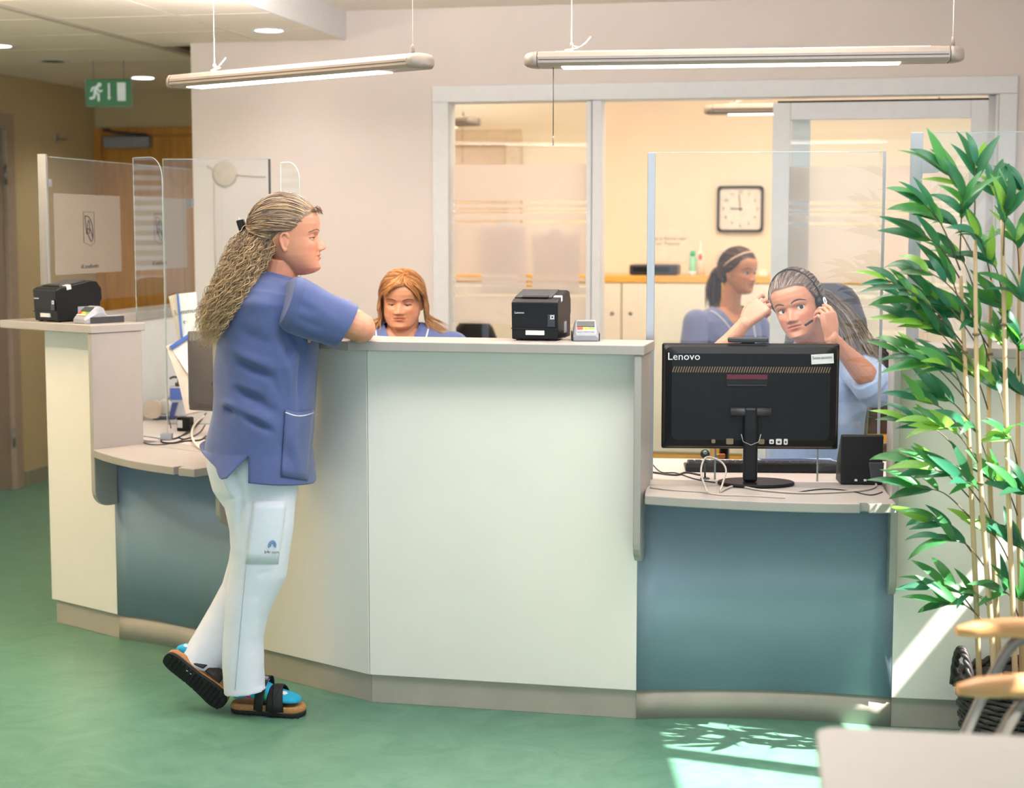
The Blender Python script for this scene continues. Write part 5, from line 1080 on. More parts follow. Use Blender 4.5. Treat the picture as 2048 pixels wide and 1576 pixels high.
def seated_legs(parent, hip, fwd, m, z=.52):
    fwd = Vector(fwd).normalized(); sd = Vector((-fwd.y, fwd.x, 0)); mb = MB()
    for s in (-1, 1):
        h = hip + sd * (.09 * s); k = h + fwd * .40 + sd * (.03 * s); k.z = z + .02; a = Vector((k.x, k.y, .10)); mb.tube([h, h.lerp(k, .5), k, k.lerp(a, .3), a], [.095, .085, .062, .058, .045], 16); mb.ell(k, (.062,) * 3)
        mb.tube([a + Vector((0, 0, -.03)) - fwd * .04, a + fwd * .15 + Vector((0, 0, -.06))], [.045, .035], 10)
    mb.ell(hip, (.19, .15, .12)); return put(remesh(mb, .008, 4), 'trousers', m, parent)
def torso(mb, rows, n=48): mb.rings([ringpts(c, rx, ry, n, 2.4, az, tl) for (c, rx, ry, az, tl) in rows])
def curly(path, amp, freq, ph, grow=True):
    path = np.asarray(path); m = len(path); t = np.gradient(path, axis=0); t /= np.linalg.norm(t, axis=1)[:, None] + 1e-9; ref = np.array([.3, 1, .2]); u = np.cross(t, ref); u /= np.linalg.norm(u, axis=1)[:, None] + 1e-9; v = np.cross(t, u)
    s = np.r_[0, np.cumsum(np.linalg.norm(np.diff(path, axis=0), axis=1))]; a = amp * (np.clip(s / .08, 0, 1) if grow else 1); return path + (u * np.cos(freq * s + ph)[:, None] + v * np.sin(freq * s + ph)[:, None]) * np.reshape(a, (-1, 1))
def rng_col(cols, rnd): c = np.array(cols[rnd.randint(len(cols))][:3]); return np.clip(c * rnd.uniform(.84, 1.14), 0, 1)
def resample(pts, n):
    sp_ = np.array([tuple(v) for v in smooth_path([tuple(q) for q in pts], 10)]); s = np.r_[0, np.cumsum(np.linalg.norm(np.diff(sp_, axis=0), axis=1))]; t = np.linspace(0, s[-1], n); return np.stack([np.interp(t, s, sp_[:, i]) for i in range(3)], 1)
def roots(p, rnd, n):
    out = []
    while len(out) < n:
        ph = rnd.uniform(-180, 180); zmin = scalp_z(abs(ph), p); e0 = math.asin(max(-1, min(1, (zmin - SKC[2]) / SKR[2]))); e = math.asin(math.sin(e0) + (1 - math.sin(e0)) * (rnd.rand() if rnd.rand() < .6 else .16 * rnd.rand())); r = math.radians(ph)
        out.append((ph, e, np.array([math.cos(e) * math.cos(r) * SKR[0], math.cos(e) * math.sin(r) * SKR[1], math.sin(e) * SKR[2]])))
    return out
def pulled_hair(Mh, H, p, tie, n, cols, rnd, lift=.035, rad=.0013):
    """strands combed from the hair line over the skull to a tie point (skull direction)"""
    P_, R_, C_ = [], [], []
    tie = np.array(tie)
    for ph, e, d in roots(p, rnd, n):
        pd = slerp_path(d, tie + rnd.normal(0, .03, 3), 16); f = np.linspace(0, 1, 16); off = (.016 + lift * np.sin(np.pi * np.clip(f, 0, 1)) * rnd.uniform(.3, 1.1) + .012 * f)
        pts = skull(pd) ; pts = SKC + (pts - SKC) * (1 + off[:, None] / .42); pts += rnd.normal(0, .004, 3) * np.sin(np.pi * f)[:, None]
        P_.append(to_world(Mh, H, pts)); R_.append(rad * rnd.uniform(.7, 1.4)); C_.append(rng_col(cols, rnd))
    return P_, R_, C_
# ------------------------------------------------------------------ woman with headset at the right desk
def headset_woman():
    H = .234; base = C(200, 140, 114); rnd = np.random.RandomState(3)
    Mh = head_at((.37, 0, .475), 1580, 621, 5.80, math.radians(-27), math.radians(-5), math.radians(16), H)
    root = thing('person', Vector((P(1640, 700, 6.0).x, 6.0, 0)), 'seated woman in a pale blue shirt with headset, both hands raised to her head', 'person')
    hc = [C(112, 98, 92), C(140, 126, 118), C(92, 78, 72), C(176, 164, 156), C(126, 104, 90)]
    p = dict(gaze=(.84, .52, .12), lid=.5, lid2=-.50, scalp=C(86, 74, 68), lines=True, broww=1.0, browarch=1.25, browh=.012, wide=.97, smile=.25, jaw=.92, browm=mat('brown_brow', C(60, 40, 32), .7), irism=mat('iris_dark', C(58, 44, 38), .1))
    sh = Vector((root.location.x - .01, 6.02, 1.03))
    nb = lv(Mh, -.1, 0, .25, H)
    def chest(mb): mb.ell((sh.x - .005, sh.y - .01, 1.0), (.10, .07, .10))
    # arms
    a1 = MB(); E1 = P(1402, 748, 5.66); W1 = P(1489, 648, 5.62); arm(a1, P(1530, 745, 6.0), E1, W1)
    x = (P(1527, 606, 5.62) - W1).normalized(); z = Vector((-.42, -.80, .30)); M1 = frame(W1 + x * .005, x, z.cross(x)); t1 = hand(a1, M1, (.50, .72, .92, 1.12), (.6, .75, .85, .9), .13, ((.75, -.55), (.25, .2)), .98)
    a2 = MB(); E2 = P(1748, 768, 5.72); W2 = P(1663, 676, 5.60); arm(a2, P(1706, 728, 6.02), E2, W2)
    x = Vector((-.16, .02, 1)).normalized(); z = Vector((.62, -.78, .05)); M2 = frame(W2, x, z.cross(x)); t2 = hand(a2, M2, (.55, .75, .95, 1.1), (.45, .7, .8, .8), .13, ((.55, -.35), (.2, .2)), .95, side=-1)
    body, bv = build_body(root, Mh, H, p, base, chest, neck=([nb, nb.lerp(sh, .6), sh + Vector((0, 0, -.05))], [.052, .055, .066], 20), arms=[(a1, .0017, 2, [(q, .012) for q in t1]), (a2, .0017, 2, [(q, .012) for q in t2])])
    # shirt: body, sleeves, collar
    mb = MB(); torso(mb, [((sh.x, 6.03, .52), .17, .13, 0, 0), ((sh.x, 6.03, .62), .175, .135, 0, 0), ((sh.x, 6.02, .80), .18, .135, 0, 0), ((sh.x, 6.02, .92), .195, .125, 0, 0), ((sh.x, 6.03, 1.0), .19, .10, 0, 0), ((sh.x, 6.035, 1.045), .13, .08, 0, 0), ((sh.x, 6.03, 1.07), .075, .065, 0, 0)])
    S1 = P(1530, 745, 6.0); S2 = P(1706, 728, 6.02)
    mb.tube([S1, S1.lerp(E1, .45), S1.lerp(E1, .8)], [.075, .068, .064], 20); mb.ell(S1, (.075,) * 3)
    EE = E2 + (W2 - E2).normalized() * .045
    mb.tube([S2, S2.lerp(E2, .5), E2 + Vector((.008, 0, -.012)), E2.lerp(EE, .5) + Vector((.004, 0, -.012)), EE], [.075, .072, .074, .072, .062], 20); mb.ell(S2, (.076,) * 3); mb.ell(E2 + Vector((.006, 0, -.01)), (.072,) * 3)
    me = remesh(mb, .0045, 6)
    fo = [(E2 + Vector((-.05, -.06, .05)), E2 + Vector((.05, -.05, -.05)), .014, -.008), (S2.lerp(E2, .4) + Vector((-.03, -.07, 0)), E2 + Vector((.03, -.06, 0)), .014, -.007), (Vector((sh.x + .10, 5.89, .98)), Vector((sh.x + .16, 5.9, .75)), .018, -.008), (Vector((sh.x + .05, 5.89, .95)), Vector((sh.x + .10, 5.9, .7)), .016, -.007)]
    wrinkle(me, fo, .004, 11); put(me, 'shirt', M_shirt, root)
    col = MB(); pts = []
    for t in np.linspace(-.5, math.pi + .5, 15): pts.append((sh.x + .068 * math.cos(t), 6.025 + .062 * math.sin(t), 1.075 + .018 * math.sin(t)))
    R = [[Vector(q) + Vector((0, 0, .022)), Vector(q) + (Vector(q) - Vector((sh.x, 6.025, 0))).normalized() * .006 + Vector((0, 0, .022)), Vector(q) + Vector((q[0] - sh.x, q[1] - 6.025, 0)) * .38 - Vector((0, 0, .016)), Vector(q) + Vector((q[0] - sh.x, q[1] - 6.025, 0)) * .2 - Vector((0, 0, .02))] for q in pts]
    col.rings(R); col.build('collar', M_shirt, root, bevel=.002)
    seated_legs(root, Vector((sh.x, 6.02, .58)), (0, -1, 0), fabric('navy_trouser_cloth', C(50, 58, 90)))
    # hair
    tie = np.array([-.38, .10, .12]); P_, R_, C_ = pulled_hair(Mh, H, p, tie, 1700, hc, rnd, .05, .0010)
    for i in range(420):   # loose tail falling over her left shoulder
        s = np.array([-.42, .16, .55]) + rnd.normal(0, .035, 3); k = np.array([rnd.uniform(-.1, .10), rnd.uniform(-.08, .16), 0])
        pts = resample([s, s + [-.12, .16, -.10] + k * .4, s + np.array([-.10, .34, -.50]) + k, s + np.array([-.04, .44, -.95]) + k * 1.4, s + np.array([.02, .50, rnd.uniform(-1.35, -1.05)]) + k * 1.8], 26)
        P_.append(curly(to_world(Mh, H, pts), .0025, 40, rnd.uniform(0, 6))); R_.append(.0008 * rnd.uniform(.6, 1.3)); C_.append(rng_col(hc + [C(170, 150, 128)], rnd))
    for i in range(60):    # fly-away strands
        ph, e, d = roots(p, rnd, 1)[0]; pd = slerp_path(d, tie, 14); pts = skull(pd); f = np.linspace(0, 1, 14)[:, None]; pts = SKC + (pts - SKC) * (1 + (.03 + .12 * rnd.rand() * np.sin(np.pi * f))); P_.append(to_world(Mh, H, pts)); R_.append(.0004); C_.append(rng_col(hc, rnd))
    put(join_meshes([scalp_cap(Mh, H, p, C(86, 74, 68), .028), strands(P_, R_, C_)]), 'hair', M_hair, root)
    # headset is a thing of its own
    hs = thing('headset', lv(Mh, 0, .4, .45, H), 'black telephone headset with white-ringed ear cup and microphone boom on the woman at right', 'headset')
    arc = [(.03 + .07 * math.sin(t), .41 * math.cos(t), .52 + .555 * math.sin(t)) for t in np.linspace(-.05, math.pi * .93, 26)]
    MB().tube([lv(Mh, *q, H) for q in arc], .0042, 8, flat=.55, up=Mh.to_3x3() @ Vector((0, 1, 0))).build('headband', M_black, hs)
    Mcup = Mh @ Matrix.Translation((.0 * H, .352 * H, .46 * H)) @ Matrix.Rotation(-math.pi / 2, 4, 'X')
    MB(Mcup).lathe([(.001, -.006), (.024, -.006), (.026, .004), (.024, .014), (.016, .02), (.001, .021)], 28).build('ear_cup', M_black, hs)
    MB(Mcup @ Matrix.Translation((0, 0, .0205))).tube([(.0115 * math.cos(t), .0115 * math.sin(t), 0) for t in [2 * math.pi * k / 28 for k in range(28)]], .0027, 8, loop=True).build('white_ring', mat('ring_white', C(240, 240, 244), .4, emit=((.9, .92, 1, 1), .6)), hs)
    MB().tube([lv(Mh, *q, H) for q in smooth_path([(.02, .40, .42), (.14, .40, .34), (.30, .33, .26), (.43, .22, .215)], 6)], .0026, 8).build('boom', M_black, hs); MB().tube([lv(Mh, .36, .285, .24, H), lv(Mh, .455, .19, .205, H)], .0044, 10).build('microphone', M_black, hs)
    return root, Mh
headset_woman()
# ------------------------------------------------------------------ blonde woman behind the main counter
def counter_woman():
    H = .213; base = C(200, 140, 108); rnd = np.random.RandomState(5)
    Mh = head_at((.37, 0, .475), 798.5, 609, 6.25, math.radians(-5), math.radians(-8), math.radians(-1), H)
    root = thing('person', Vector((P(805, 700, 6.35).x, 6.36, 0)), 'seated blonde woman in a dark blue tunic looking down behind the main counter', 'person')
    hc = [C(140, 88, 46), C(170, 114, 60), C(112, 68, 38), C(190, 138, 78), C(126, 76, 42)]
    p = dict(blush=.5, gaze=(.8, 0, -.6), lid=-.02, lid2=-.36, scalp=C(120, 78, 44), browin=-.014, browarch=.9, wide=1.03, jaw=1.10, eyesep=.13, fold=.9, smile=-.12, browm=mat('auburn_brow', C(70, 42, 30), .7), hairline=[.83, .83, .77, .68, .56, .45, .3, .2, .15])
    sx = root.location.x; sy_ = 6.36; zs = 1.095
    nb = lv(Mh, -.1, 0, .22, H); sh = Vector((sx, sy_, zs))
    a1, a2 = MB(), MB()
    for a_, s in ((a1, -1), (a2, 1)):
        S_ = Vector((sx + s * .19, sy_, zs - .06)); E = Vector((sx + s * .25, sy_ - .12, .82)); Wr = Vector((sx + s * .12, sy_ - .36, .78)); arm(a_, S_, E, Wr); hand(a_, frame(Wr, (-s * .3, -1, -.05), Vector((0, 0, 1)).cross(Vector((-s * .3, -1, -.05)))), (.3,) * 4, None, .05, side=-1 if s > 0 else 1)
    build_body(root, Mh, H, p, base, lambda mb: torso(mb, [((sx, sy_, .9), .19, .12, 0, 0), ((sx, sy_, 1.03), .18, .098, 0, 0), ((sx, sy_ + .005, 1.085), .13, .073, 0, 0), ((sx, sy_ + .01, 1.12), .085, .058, 0, 0)]), neck=([nb, nb.lerp(sh, .6), sh + Vector((0, 0, -.06))], [.058, .062, .075], 20), arms=[(a1, .004, 2, None), (a2, .004, 2, None)])
    mb = MB(); torso(mb, [((sx, sy_, .52), .19, .15, 0, 0), ((sx, sy_, .8), .20, .145, 0, 0), ((sx, sy_, .95), .215, .135, 0, 0), ((sx, sy_, 1.035), .215, .11, 0, 0), ((sx, sy_ + .005, 1.09), .165, .085, 0, 0), ((sx, sy_ + .01, 1.125), .11, .07, 0, 0), ((sx, sy_ + .015, 1.14), .085, .06, 0, .0)])
    for s in (-1, 1):
        S_ = Vector((sx + s * .19, sy_, zs - .06)); E = Vector((sx + s * .25, sy_ - .12, .82)); mb.tube([S_, S_.lerp(E, .75)], [.075, .07], 20); mb.ell(S_, (.075,) * 3)
    me = remesh(mb, .005, 6); wrinkle(me, [], .005, 9); a = mesh_arr(me); inside = (a[:, 1] < sy_ + .01) & (np.abs(a[:, 0] - sx) < .058 + (a[:, 2] - 1.12) * .45) & (a[:, 2] > .99)
    bm = bmesh.new(); bm.from_mesh(me); bm.verts.ensure_lookup_table(); bmesh.ops.delete(bm, geom=[bm.verts[i] for i in np.nonzero(inside)[0]], context='VERTS'); bm.to_mesh(me); bm.free(); me.update(); tu = put(me, 'tunic', M_scrub, root)
    # white piping at both sides of the neckline
    bt = BVHTree.FromPolygons([tuple(v.co + Vector(root['_o'])) for v in me.vertices], [tuple(f.vertices) for f in me.polygons])
    for s in (-1, 1):
        pth = []
        for t in np.linspace(0, 1, 10):
            q = Vector((sx + s * (.105 - .035 * t), sy_ - .6, 1.135 - .16 * t)); h = bt.ray_cast(q, Vector((0, 1, 0)))[0]
            if h: pth.append(h + Vector((0, -.0005, 0)))
        if len(pth) > 2: MB().tube(pth, .003, 6).build('piping', M_pipe, tu)
    seated_legs(root, Vector((sx, sy_, .58)), (0, -1, 0), M_trou)
    # hair: side parting, swept fringe, sides falling behind the shoulders
    P_, R_, C_ = [], [], []; part = np.array([.33, .06, .42])
    for i in range(900):
        s = 1 if rnd.rand() < .45 else -1; t = rnd.rand(); start = np.array([.40 - .75 * t, .055 * (1 - t) + rnd.normal(0, .012), .36 + .10 * math.sin(math.pi * min(1, t * 1.1))]); start = start
        side = np.array([.06 - .50 * t + rnd.normal(0, .04), s * .42, -.02 + rnd.normal(0, .04)])
        if s < 0 and t < .12: side = np.array([.18 + rnd.normal(0, .05), -.38, .0])
        pd = slerp_path(start, side, 12); f = np.linspace(0, 1, 12); off = .025 + .035 * np.sin(np.pi * f * .7) * rnd.uniform(.4, 1.1) + .01 * f; top = skull(pd); top = SKC + (top - SKC) * (1 + off[:, None] / .42)
        e = top[-1]; L = rnd.uniform(.62, .86); out = rnd.uniform(.02, .22) ; back = -.10 - .12 * t + rnd.normal(0, .05)
        low = [e, e + [back * .3, s * .035, -.22], e + [back * .8, s * .02, -.42], e + [back * 1.1, s * (.03 + out * .6), -L + .12], e + [back * 1.1, s * (.08 + out * 1.6), -L - .0]]
        pts = np.concatenate([top[:-1], resample(low, 14)]); P_.append(curly(to_world(Mh, H, pts), .0025, 45, rnd.uniform(0, 6), False)); R_.append(.0015 * rnd.uniform(.6, 1.4)); c = rng_col(hc, rnd); fl = np.linspace(0, 1, len(pts))[:, None]; C_.append(c * (1 - .5 * fl) + .5 * fl * np.array(C(206, 168, 126)[:3]))
    for i in range(240):     # fringe swept to her right temple
        st = np.array([.30 + rnd.normal(0, .04), .06 + rnd.normal(0, .02), .40]); mid = np.array([.44, -.06 + rnd.normal(0, .06), .28]); en = np.array([.36 + rnd.normal(0, .02), -.27 + rnd.normal(0, .03), .10 + rnd.normal(0, .04)])
        pd = np.concatenate([slerp_path(st, mid, 8)[:-1], slerp_path(mid, en, 9)]); f = np.linspace(0, 1, 16); pts = skull(pd); pts = SKC + (pts - SKC) * (1 + (.05 + .03 * np.sin(np.pi * f) * rnd.rand())[:, None] / .42); P_.append(to_world(Mh, H, pts)); R_.append(.0014 * rnd.uniform(.6, 1.3)); C_.append(rng_col(hc[1:4], rnd))
    for i in range(200):     # hair at the other temple
        st = np.array([.30 + rnd.normal(0, .04), .06 + rnd.normal(0, .02), .40]); mid = np.array([.40, .20 + rnd.normal(0, .04), .26]); en = np.array([.24 + rnd.normal(0, .03), .33, .02 + rnd.normal(0, .05)])
        pd = np.concatenate([slerp_path(st, mid, 8)[:-1], slerp_path(mid, en, 9)]); f = np.linspace(0, 1, 16); pts = skull(pd); pts = SKC + (pts - SKC) * (1 + (.04 + .03 * np.sin(np.pi * f) * rnd.rand())[:, None] / .42); P_.append(to_world(Mh, H, pts)); R_.append(.0014 * rnd.uniform(.6, 1.3)); C_.append(rng_col(hc, rnd))
    put(join_meshes([scalp_cap(Mh, H, p, C(130, 84, 46), .03), strands(P_, R_, C_)]), 'hair', M_hair, root)
    return root
counter_woman()
# ------------------------------------------------------------------ dark-haired woman in the office
def office_woman():
    H = .225; base = C(192, 132, 98); rnd = np.random.RandomState(9)
    Mh = head_at((.37, 0, .475), 1504.5, 547, 8.42, math.radians(46), math.radians(-4), math.radians(-3), H)
    root = thing('person', Vector((P(1462, 700, 8.5).x, 8.5, 0)), 'dark-haired woman with ponytail in a grey-blue tunic sitting in the office', 'person')
    hc = [C(70, 52, 44), C(88, 66, 54), C(58, 42, 36), C(110, 84, 66)]
    p = dict(gaze=(1, -.05, -.15), lid=.30, lid2=-.42, scalp=C(66, 50, 42), browm=mat('dark_brow', C(58, 40, 34), .7), wide=.95, jaw=.9, lipc=np.array(C(176, 92, 88)[:3]))
    sx = P(1452, 700, 8.5).x; sy_ = 8.52; zs = 1.08; az = math.radians(30)
    nb = lv(Mh, -.1, 0, .22, H); sh = Vector((sx + .015, sy_ - .01, zs))
    f = Vector((math.sin(az), -math.cos(az), 0)); l = Vector((math.cos(az), math.sin(az), 0)); arms_ = []
    mbT = MB(); torso(mbT, [((sx, sy_, .52), .18, .14, az, 0), ((sx, sy_, .8), .185, .135, az, 0), ((sx, sy_, .95), .20, .13, az, 0), ((sx, sy_, 1.03), .20, .105, az, 0), ((sx + .005, sy_, 1.075), .15, .08, az, 0), ((sx + .01, sy_ + .005, 1.105), .085, .062, az, 0)])
    for s in (-1, 1):
        S_ = Vector((sx, sy_, zs - .055)) + l * (.185 * s); E = S_ + l * (.085 * s) + f * .06 + Vector((0, 0, -.25)); Wr = E + f * .2 - l * (.08 * s) + Vector((0, 0, -.06)); a_ = MB(); arm(a_, S_, E, Wr); hand(a_, frame(Wr, f, Vector((0, 0, 1)).cross(f)), (.3,) * 4, None, .05, side=-1 if s > 0 else 1); arms_.append((a_, .004, 2, None))
        mbT.tube([S_, S_.lerp(E, .45), S_.lerp(E, .82)], [.07, .072, .078], 20); mbT.ell(S_, (.07,) * 3)
    chestc = Vector((sx, sy_, 1.0)) + f * .045
    build_body(root, Mh, H, p, base, lambda mb: torso(mb, [((sx, sy_, .86), .175, .118, az, 0), ((sx, sy_, .95), .185, .118, az, 0), ((sx, sy_, 1.03), .18, .094, az, 0), ((sx + .005, sy_, 1.07), .13, .07, az, 0), ((sx + .01, sy_ + .005, 1.10), .075, .055, az, 0)]), neck=([nb, nb.lerp(sh, .6), sh + Vector((0, 0, -.06))], [.048, .05, .062], 20), arms=arms_)
    me = remesh(mbT, .0045, 6)
    # cut the v-neck: sink cloth in front of the throat
    a = mesh_arr(me); rel = a - np.array([sx, sy_, 0]); u = rel @ np.array(l); v = rel @ np.array(f); vz = a[:, 2]
    inside = (v > .0) & (np.abs(u) < (vz - .965) * .62) & (vz > .965)
    bm = bmesh.new(); bm.from_mesh(me); bm.verts.ensure_lookup_table(); bmesh.ops.delete(bm, geom=[bm.verts[i] for i in np.nonzero(inside)[0]], context='VERTS'); bm.to_mesh(me); bm.free(); me.update()
    wrinkle(me, [(Vector((sx, sy_, .95)) - l * .15 + f * .1, Vector((sx, sy_, .85)) - l * .05 + f * .14, .02, -.012), (Vector((sx, sy_, .98)) - l * .18 + f * .05, Vector((sx, sy_, .80)) - l * .17 + f * .1, .016, -.014)], .005, 9)
    tu = put(me, 'tunic', M_scrub2, root)
    bt = BVHTree.FromPolygons([tuple(v_.co + Vector(root['_o'])) for v_ in me.vertices], [tuple(f_.vertices) for f_ in me.polygons])
    for s, (u0, u1) in ((-1, (-.12, -.012)), (1, (.095, .10))):
        pth = []
        for t in np.linspace(0, 1, 14):
            q = Vector((sx, sy_, 1.085 - (.16 if s < 0 else .3) * t)) + l * (u0 + (u1 - u0) * t) + f * .5; h = bt.ray_cast(q, -f)[0]
            if h: pth.append(h + f * .001)
        if len(pth) > 2: MB().tube(pth, .0032, 6).build('piping', M_pipe, tu)
    seated_legs(root, Vector((sx, sy_, .58)), f, M_trou)
    tie = np.array([-.42, 0, -.02]); P_, R_, C_ = pulled_hair(Mh, H, p, tie, 1100, hc, rnd, .03, .0012)
    for i in range(150):
        s = np.array([-.50, 0, .50]) + rnd.normal(0, .04, 3); k = np.array([rnd.normal(0, .06), rnd.normal(0, .07), 0]); pts = resample([s, s + [-.12, 0, -.08] + k * .3, s + np.array([-.16, 0, -.45]) + k, s + np.array([-.12, 0, rnd.uniform(-1.0, -.75)]) + k], 18); P_.append(to_world(Mh, H, pts)); R_.append(.0018); C_.append(rng_col(hc, rnd))
    put(join_meshes([scalp_cap(Mh, H, p, C(66, 50, 42), .03), strands(P_, R_, C_)]), 'hair', M_hair, root)
    # pale hair band
    MB().tube([lv(Mh, *tuple(SKC + (skull(np.array([[x, y, z]]))[0] - SKC) * 1.10), H) for x, y, z in [(-.14 + .44 * math.sin(t), .40 * math.cos(t), .02 + .36 * math.sin(t)) for t in np.linspace(.0, math.pi, 22)]], .005, 8, flat=.45, up=Mh.to_3x3() @ Vector((0, 1, 0))).build('hair_band', mat('beige_band', C(196, 160, 134), .6), root)
    return root
office_woman()
# ------------------------------------------------------------------ woman leaning on the counter, seen from her right side
def leaning_woman():
    YC = 5.07; H = .228; base = C(204, 142, 114); rnd = np.random.RandomState(11)
    X = lambda px, Y=YC: P(px, 700, Y).x
    Zp = lambda py, Y=YC: P(600, py, Y).z
    def pt(px, py, Y=YC): return P(px, py, Y)
    Mh = head_at((-.02, -.33, .43), 571, 484, 4.98, math.radians(93), math.radians(2), math.radians(0), H)
    root = thing('person', Vector((X(510), 5.05, 0)), 'standing woman in blue tunic and white trousers with long curly hair, leaning on the counter', 'person')
    p = dict(gaze=(1, .0, -.02), lid=.10, lid2=-.22, scalp=C(120, 98, 74), smile=.9, fold=1.3, browm=mat('ash_brow', C(120, 84, 66), .7), nose=1.02, blush=.9, hairline=[.80, .79, .74, .67, .58, .565, .46, .24, .15])
    # ---- skin: head, neck, torso core, legs hidden in cloth, both arms
    nb = lv(Mh, -.12, 0, .22, H); ns = pt(548, 598, YC); ns.y = YC
    a1 = MB(); S1 = pt(598, 612, 4.90); E1 = pt(722, 663, 4.955); E1.z = ZT + .043; W1 = Vector((E1.x - .03, E1.y + .24, ZT + .032))
    arm(a1, S1.lerp(E1, .1), E1, W1, (.045, .050, .043, .047, .028)); x = Vector((-.25, 1, -.03)).normalized(); hand(a1, frame(W1, x, Vector((0, 0, 1)).cross(x)), (.15, .15, .18, .2), None, .06)
    a2 = MB(); S2 = pt(596, 612, 5.26); E2 = Vector((E1.x - .05, 5.30, ZT + .043)); W2 = Vector((E1.x - .13, 5.10, ZT + .034)); arm(a2, S2.lerp(E2, .1), E2, W2, (.045, .05, .042, .045, .027)); x = Vector((-.1, -1, .0)).normalized(); hand(a2, frame(W2, x, Vector((0, 0, 1)).cross(x)), (.25,) * 4, None, .05, side=-1)
    def core(mb):
        mb.tube([ns + Vector((0, 0, .02)), pt(540, 660), pt(528, 760), pt(512, 880)], [.075, .10, .10, .105], 20)
    body, bv = build_body(root, Mh, H, p, base, core, neck=([nb, nb.lerp(ns, .5), ns + Vector((-.01, 0, -.06))], [.056, .06, .085], 20), arms=[(a1, .0025, 3, None), (a2, .003, 2, None)])
    # ---- tunic: closed upper part, split hem below the side slit
    n = 72
    rows = [(546, 528, 604, .070), (553, 520, 609, .088), (566, 500, 618, .135), (582, 484, 624, .178), (604, 468, 629, .198), (640, 452, 636, .20), (690, 437, 638, .195), (740, 430, 634, .188), (790, 428, 630, .188), (825, 424, 627, .193), (860, 416, 625, .20), (893, 408, 621, .205)]
    def ring(py, x0, x1, ry, tilt=0.0):
        xa, xb = X(x0), X(x1); z = Zp(py); return ringpts(((xa + xb) / 2, YC, z), (xb - xa) / 2, ry, n, 2.25, 0, tilt)
    R = [ring(*r, tilt=(-.30, -.28, -.2, -.1, -.05)[i] if i < 5 else 0) for i, r in enumerate(rows)]
    # refine between rows
    R2 = []
    for i in range(len(R) - 1):
        for k in range(5): t = k / 5; R2.append([R[i][j].lerp(R[i + 1][j], t) for j in range(n)])
    R2.append(R[-1])
    mb = MB(); mb.rings(R2, cap=False)
    last = R2[-1]; slit = int(round(n * (270 - 2) / 360)); far = int(round(n * 90 / 360))
    def panel(idx, hem):
        m = 9; rr = []
        for f in np.linspace(0, 1, m):
            row = []
            for q, j in enumerate(idx):
                v = last[j].copy(); hz = hem(q / (len(idx) - 1), v); v.z = v.z + (hz - v.z) * f; d = Vector((v.x - X(512), v.y - YC, 0)).normalized(); row.append(v + d * (.012 * f))
            rr.append(row)
        return rr
    zs = Zp(893)
    front_idx = [j % n for j in range(slit, n + far + 1)]       # near slit -> front -> far side
    back_idx = [j % n for j in range(far, slit + 1)]            # far side -> back -> near slit
    def hem_f(t, v): return Zp(np.interp(t, [0, .10, .45, 1], [945, 950, 962, 945]))
    def hem_b(t, v): return Zp(np.interp(t, [0, .45, .60, .75, .93, 1.0], [915, 884, 886, 905, 937, 934]))
    fr = panel(front_idx, hem_f); bk = panel(back_idx, hem_b)
    # the back panel swings open at the slit
    for i, row in enumerate(bk):
        f = i / 8
        for q in range(len(row)):
            t = q / (len(row) - 1); w = max(0, (t - .82) / .18); row[q] = row[q] + Vector((-.062 * w * f, -.012 * w * f, 0))
    mb.rings(fr, cap=False, closed=False); mb.rings(bk, cap=False, closed=False)
    me = mb.mesh('tunic')
    bm = bmesh.new(); bm.from_mesh(me); bmesh.ops.remove_doubles(bm, verts=bm.verts, dist=.0004); bmesh.ops.subdivide_edges(bm, edges=bm.edges, cuts=1, use_grid_fill=True, smooth=.4); bmesh.ops.recalc_face_normals(bm, faces=bm.faces); bm.to_mesh(me); bm.free()
    def f_(px, py, px2, py2, w, am, dy=-.2): return (pt(px, py, YC + dy), pt(px2, py2, YC + dy), w, am)
    folds = [f_(450, 715, 545, 758, .012, -.010, -.19), f_(545, 758, 560, 790, .012, -.006, -.19), f_(455, 700, 550, 735, .016, .007, -.19), f_(452, 776, 520, 800, .012, -.008, -.19), f_(470, 780, 560, 830, .014, -.007, -.19), f_(450, 765, 520, 785, .014, .006), f_(425, 806, 480, 830, .010, -.012, -.17), f_(480, 830, 552, 868, .010, -.013, -.2), f_(425, 796, 480, 818, .016, .009, -.17), f_(480, 818, 552, 852, .016, .008), f_(572, 715, 590, 820, .012, .008, -.17), f_(562, 700, 572, 850, .006, -.004), f_(600, 690, 606, 830, .012, -.008, -.13), f_(560, 880, 600, 945, .012, -.007, -.16), f_(575, 875, 615, 950, .014, .006, -.14), f_(560, 655, 580, 700, .02, -.010, -.18), f_(585, 690, 575, 720, .014, -.01, -.17), f_(480, 610, 540, 600, .03, .006), f_(470, 660, 540, 690, .02, -.005), (pt(600, 690, 4.93), pt(575, 640, 4.88), .02, -.012)]
    folds = [(a_, b_, w_, am_ * 1.6) for a_, b_, w_, am_ in folds]; wrinkle(me, folds, .0035, 9)
    tu = put(me, 'tunic', M_scrub, root); sol = tu.modifiers.new('s', 'SOLIDIFY'); sol.thickness = .003; sol.offset = -1
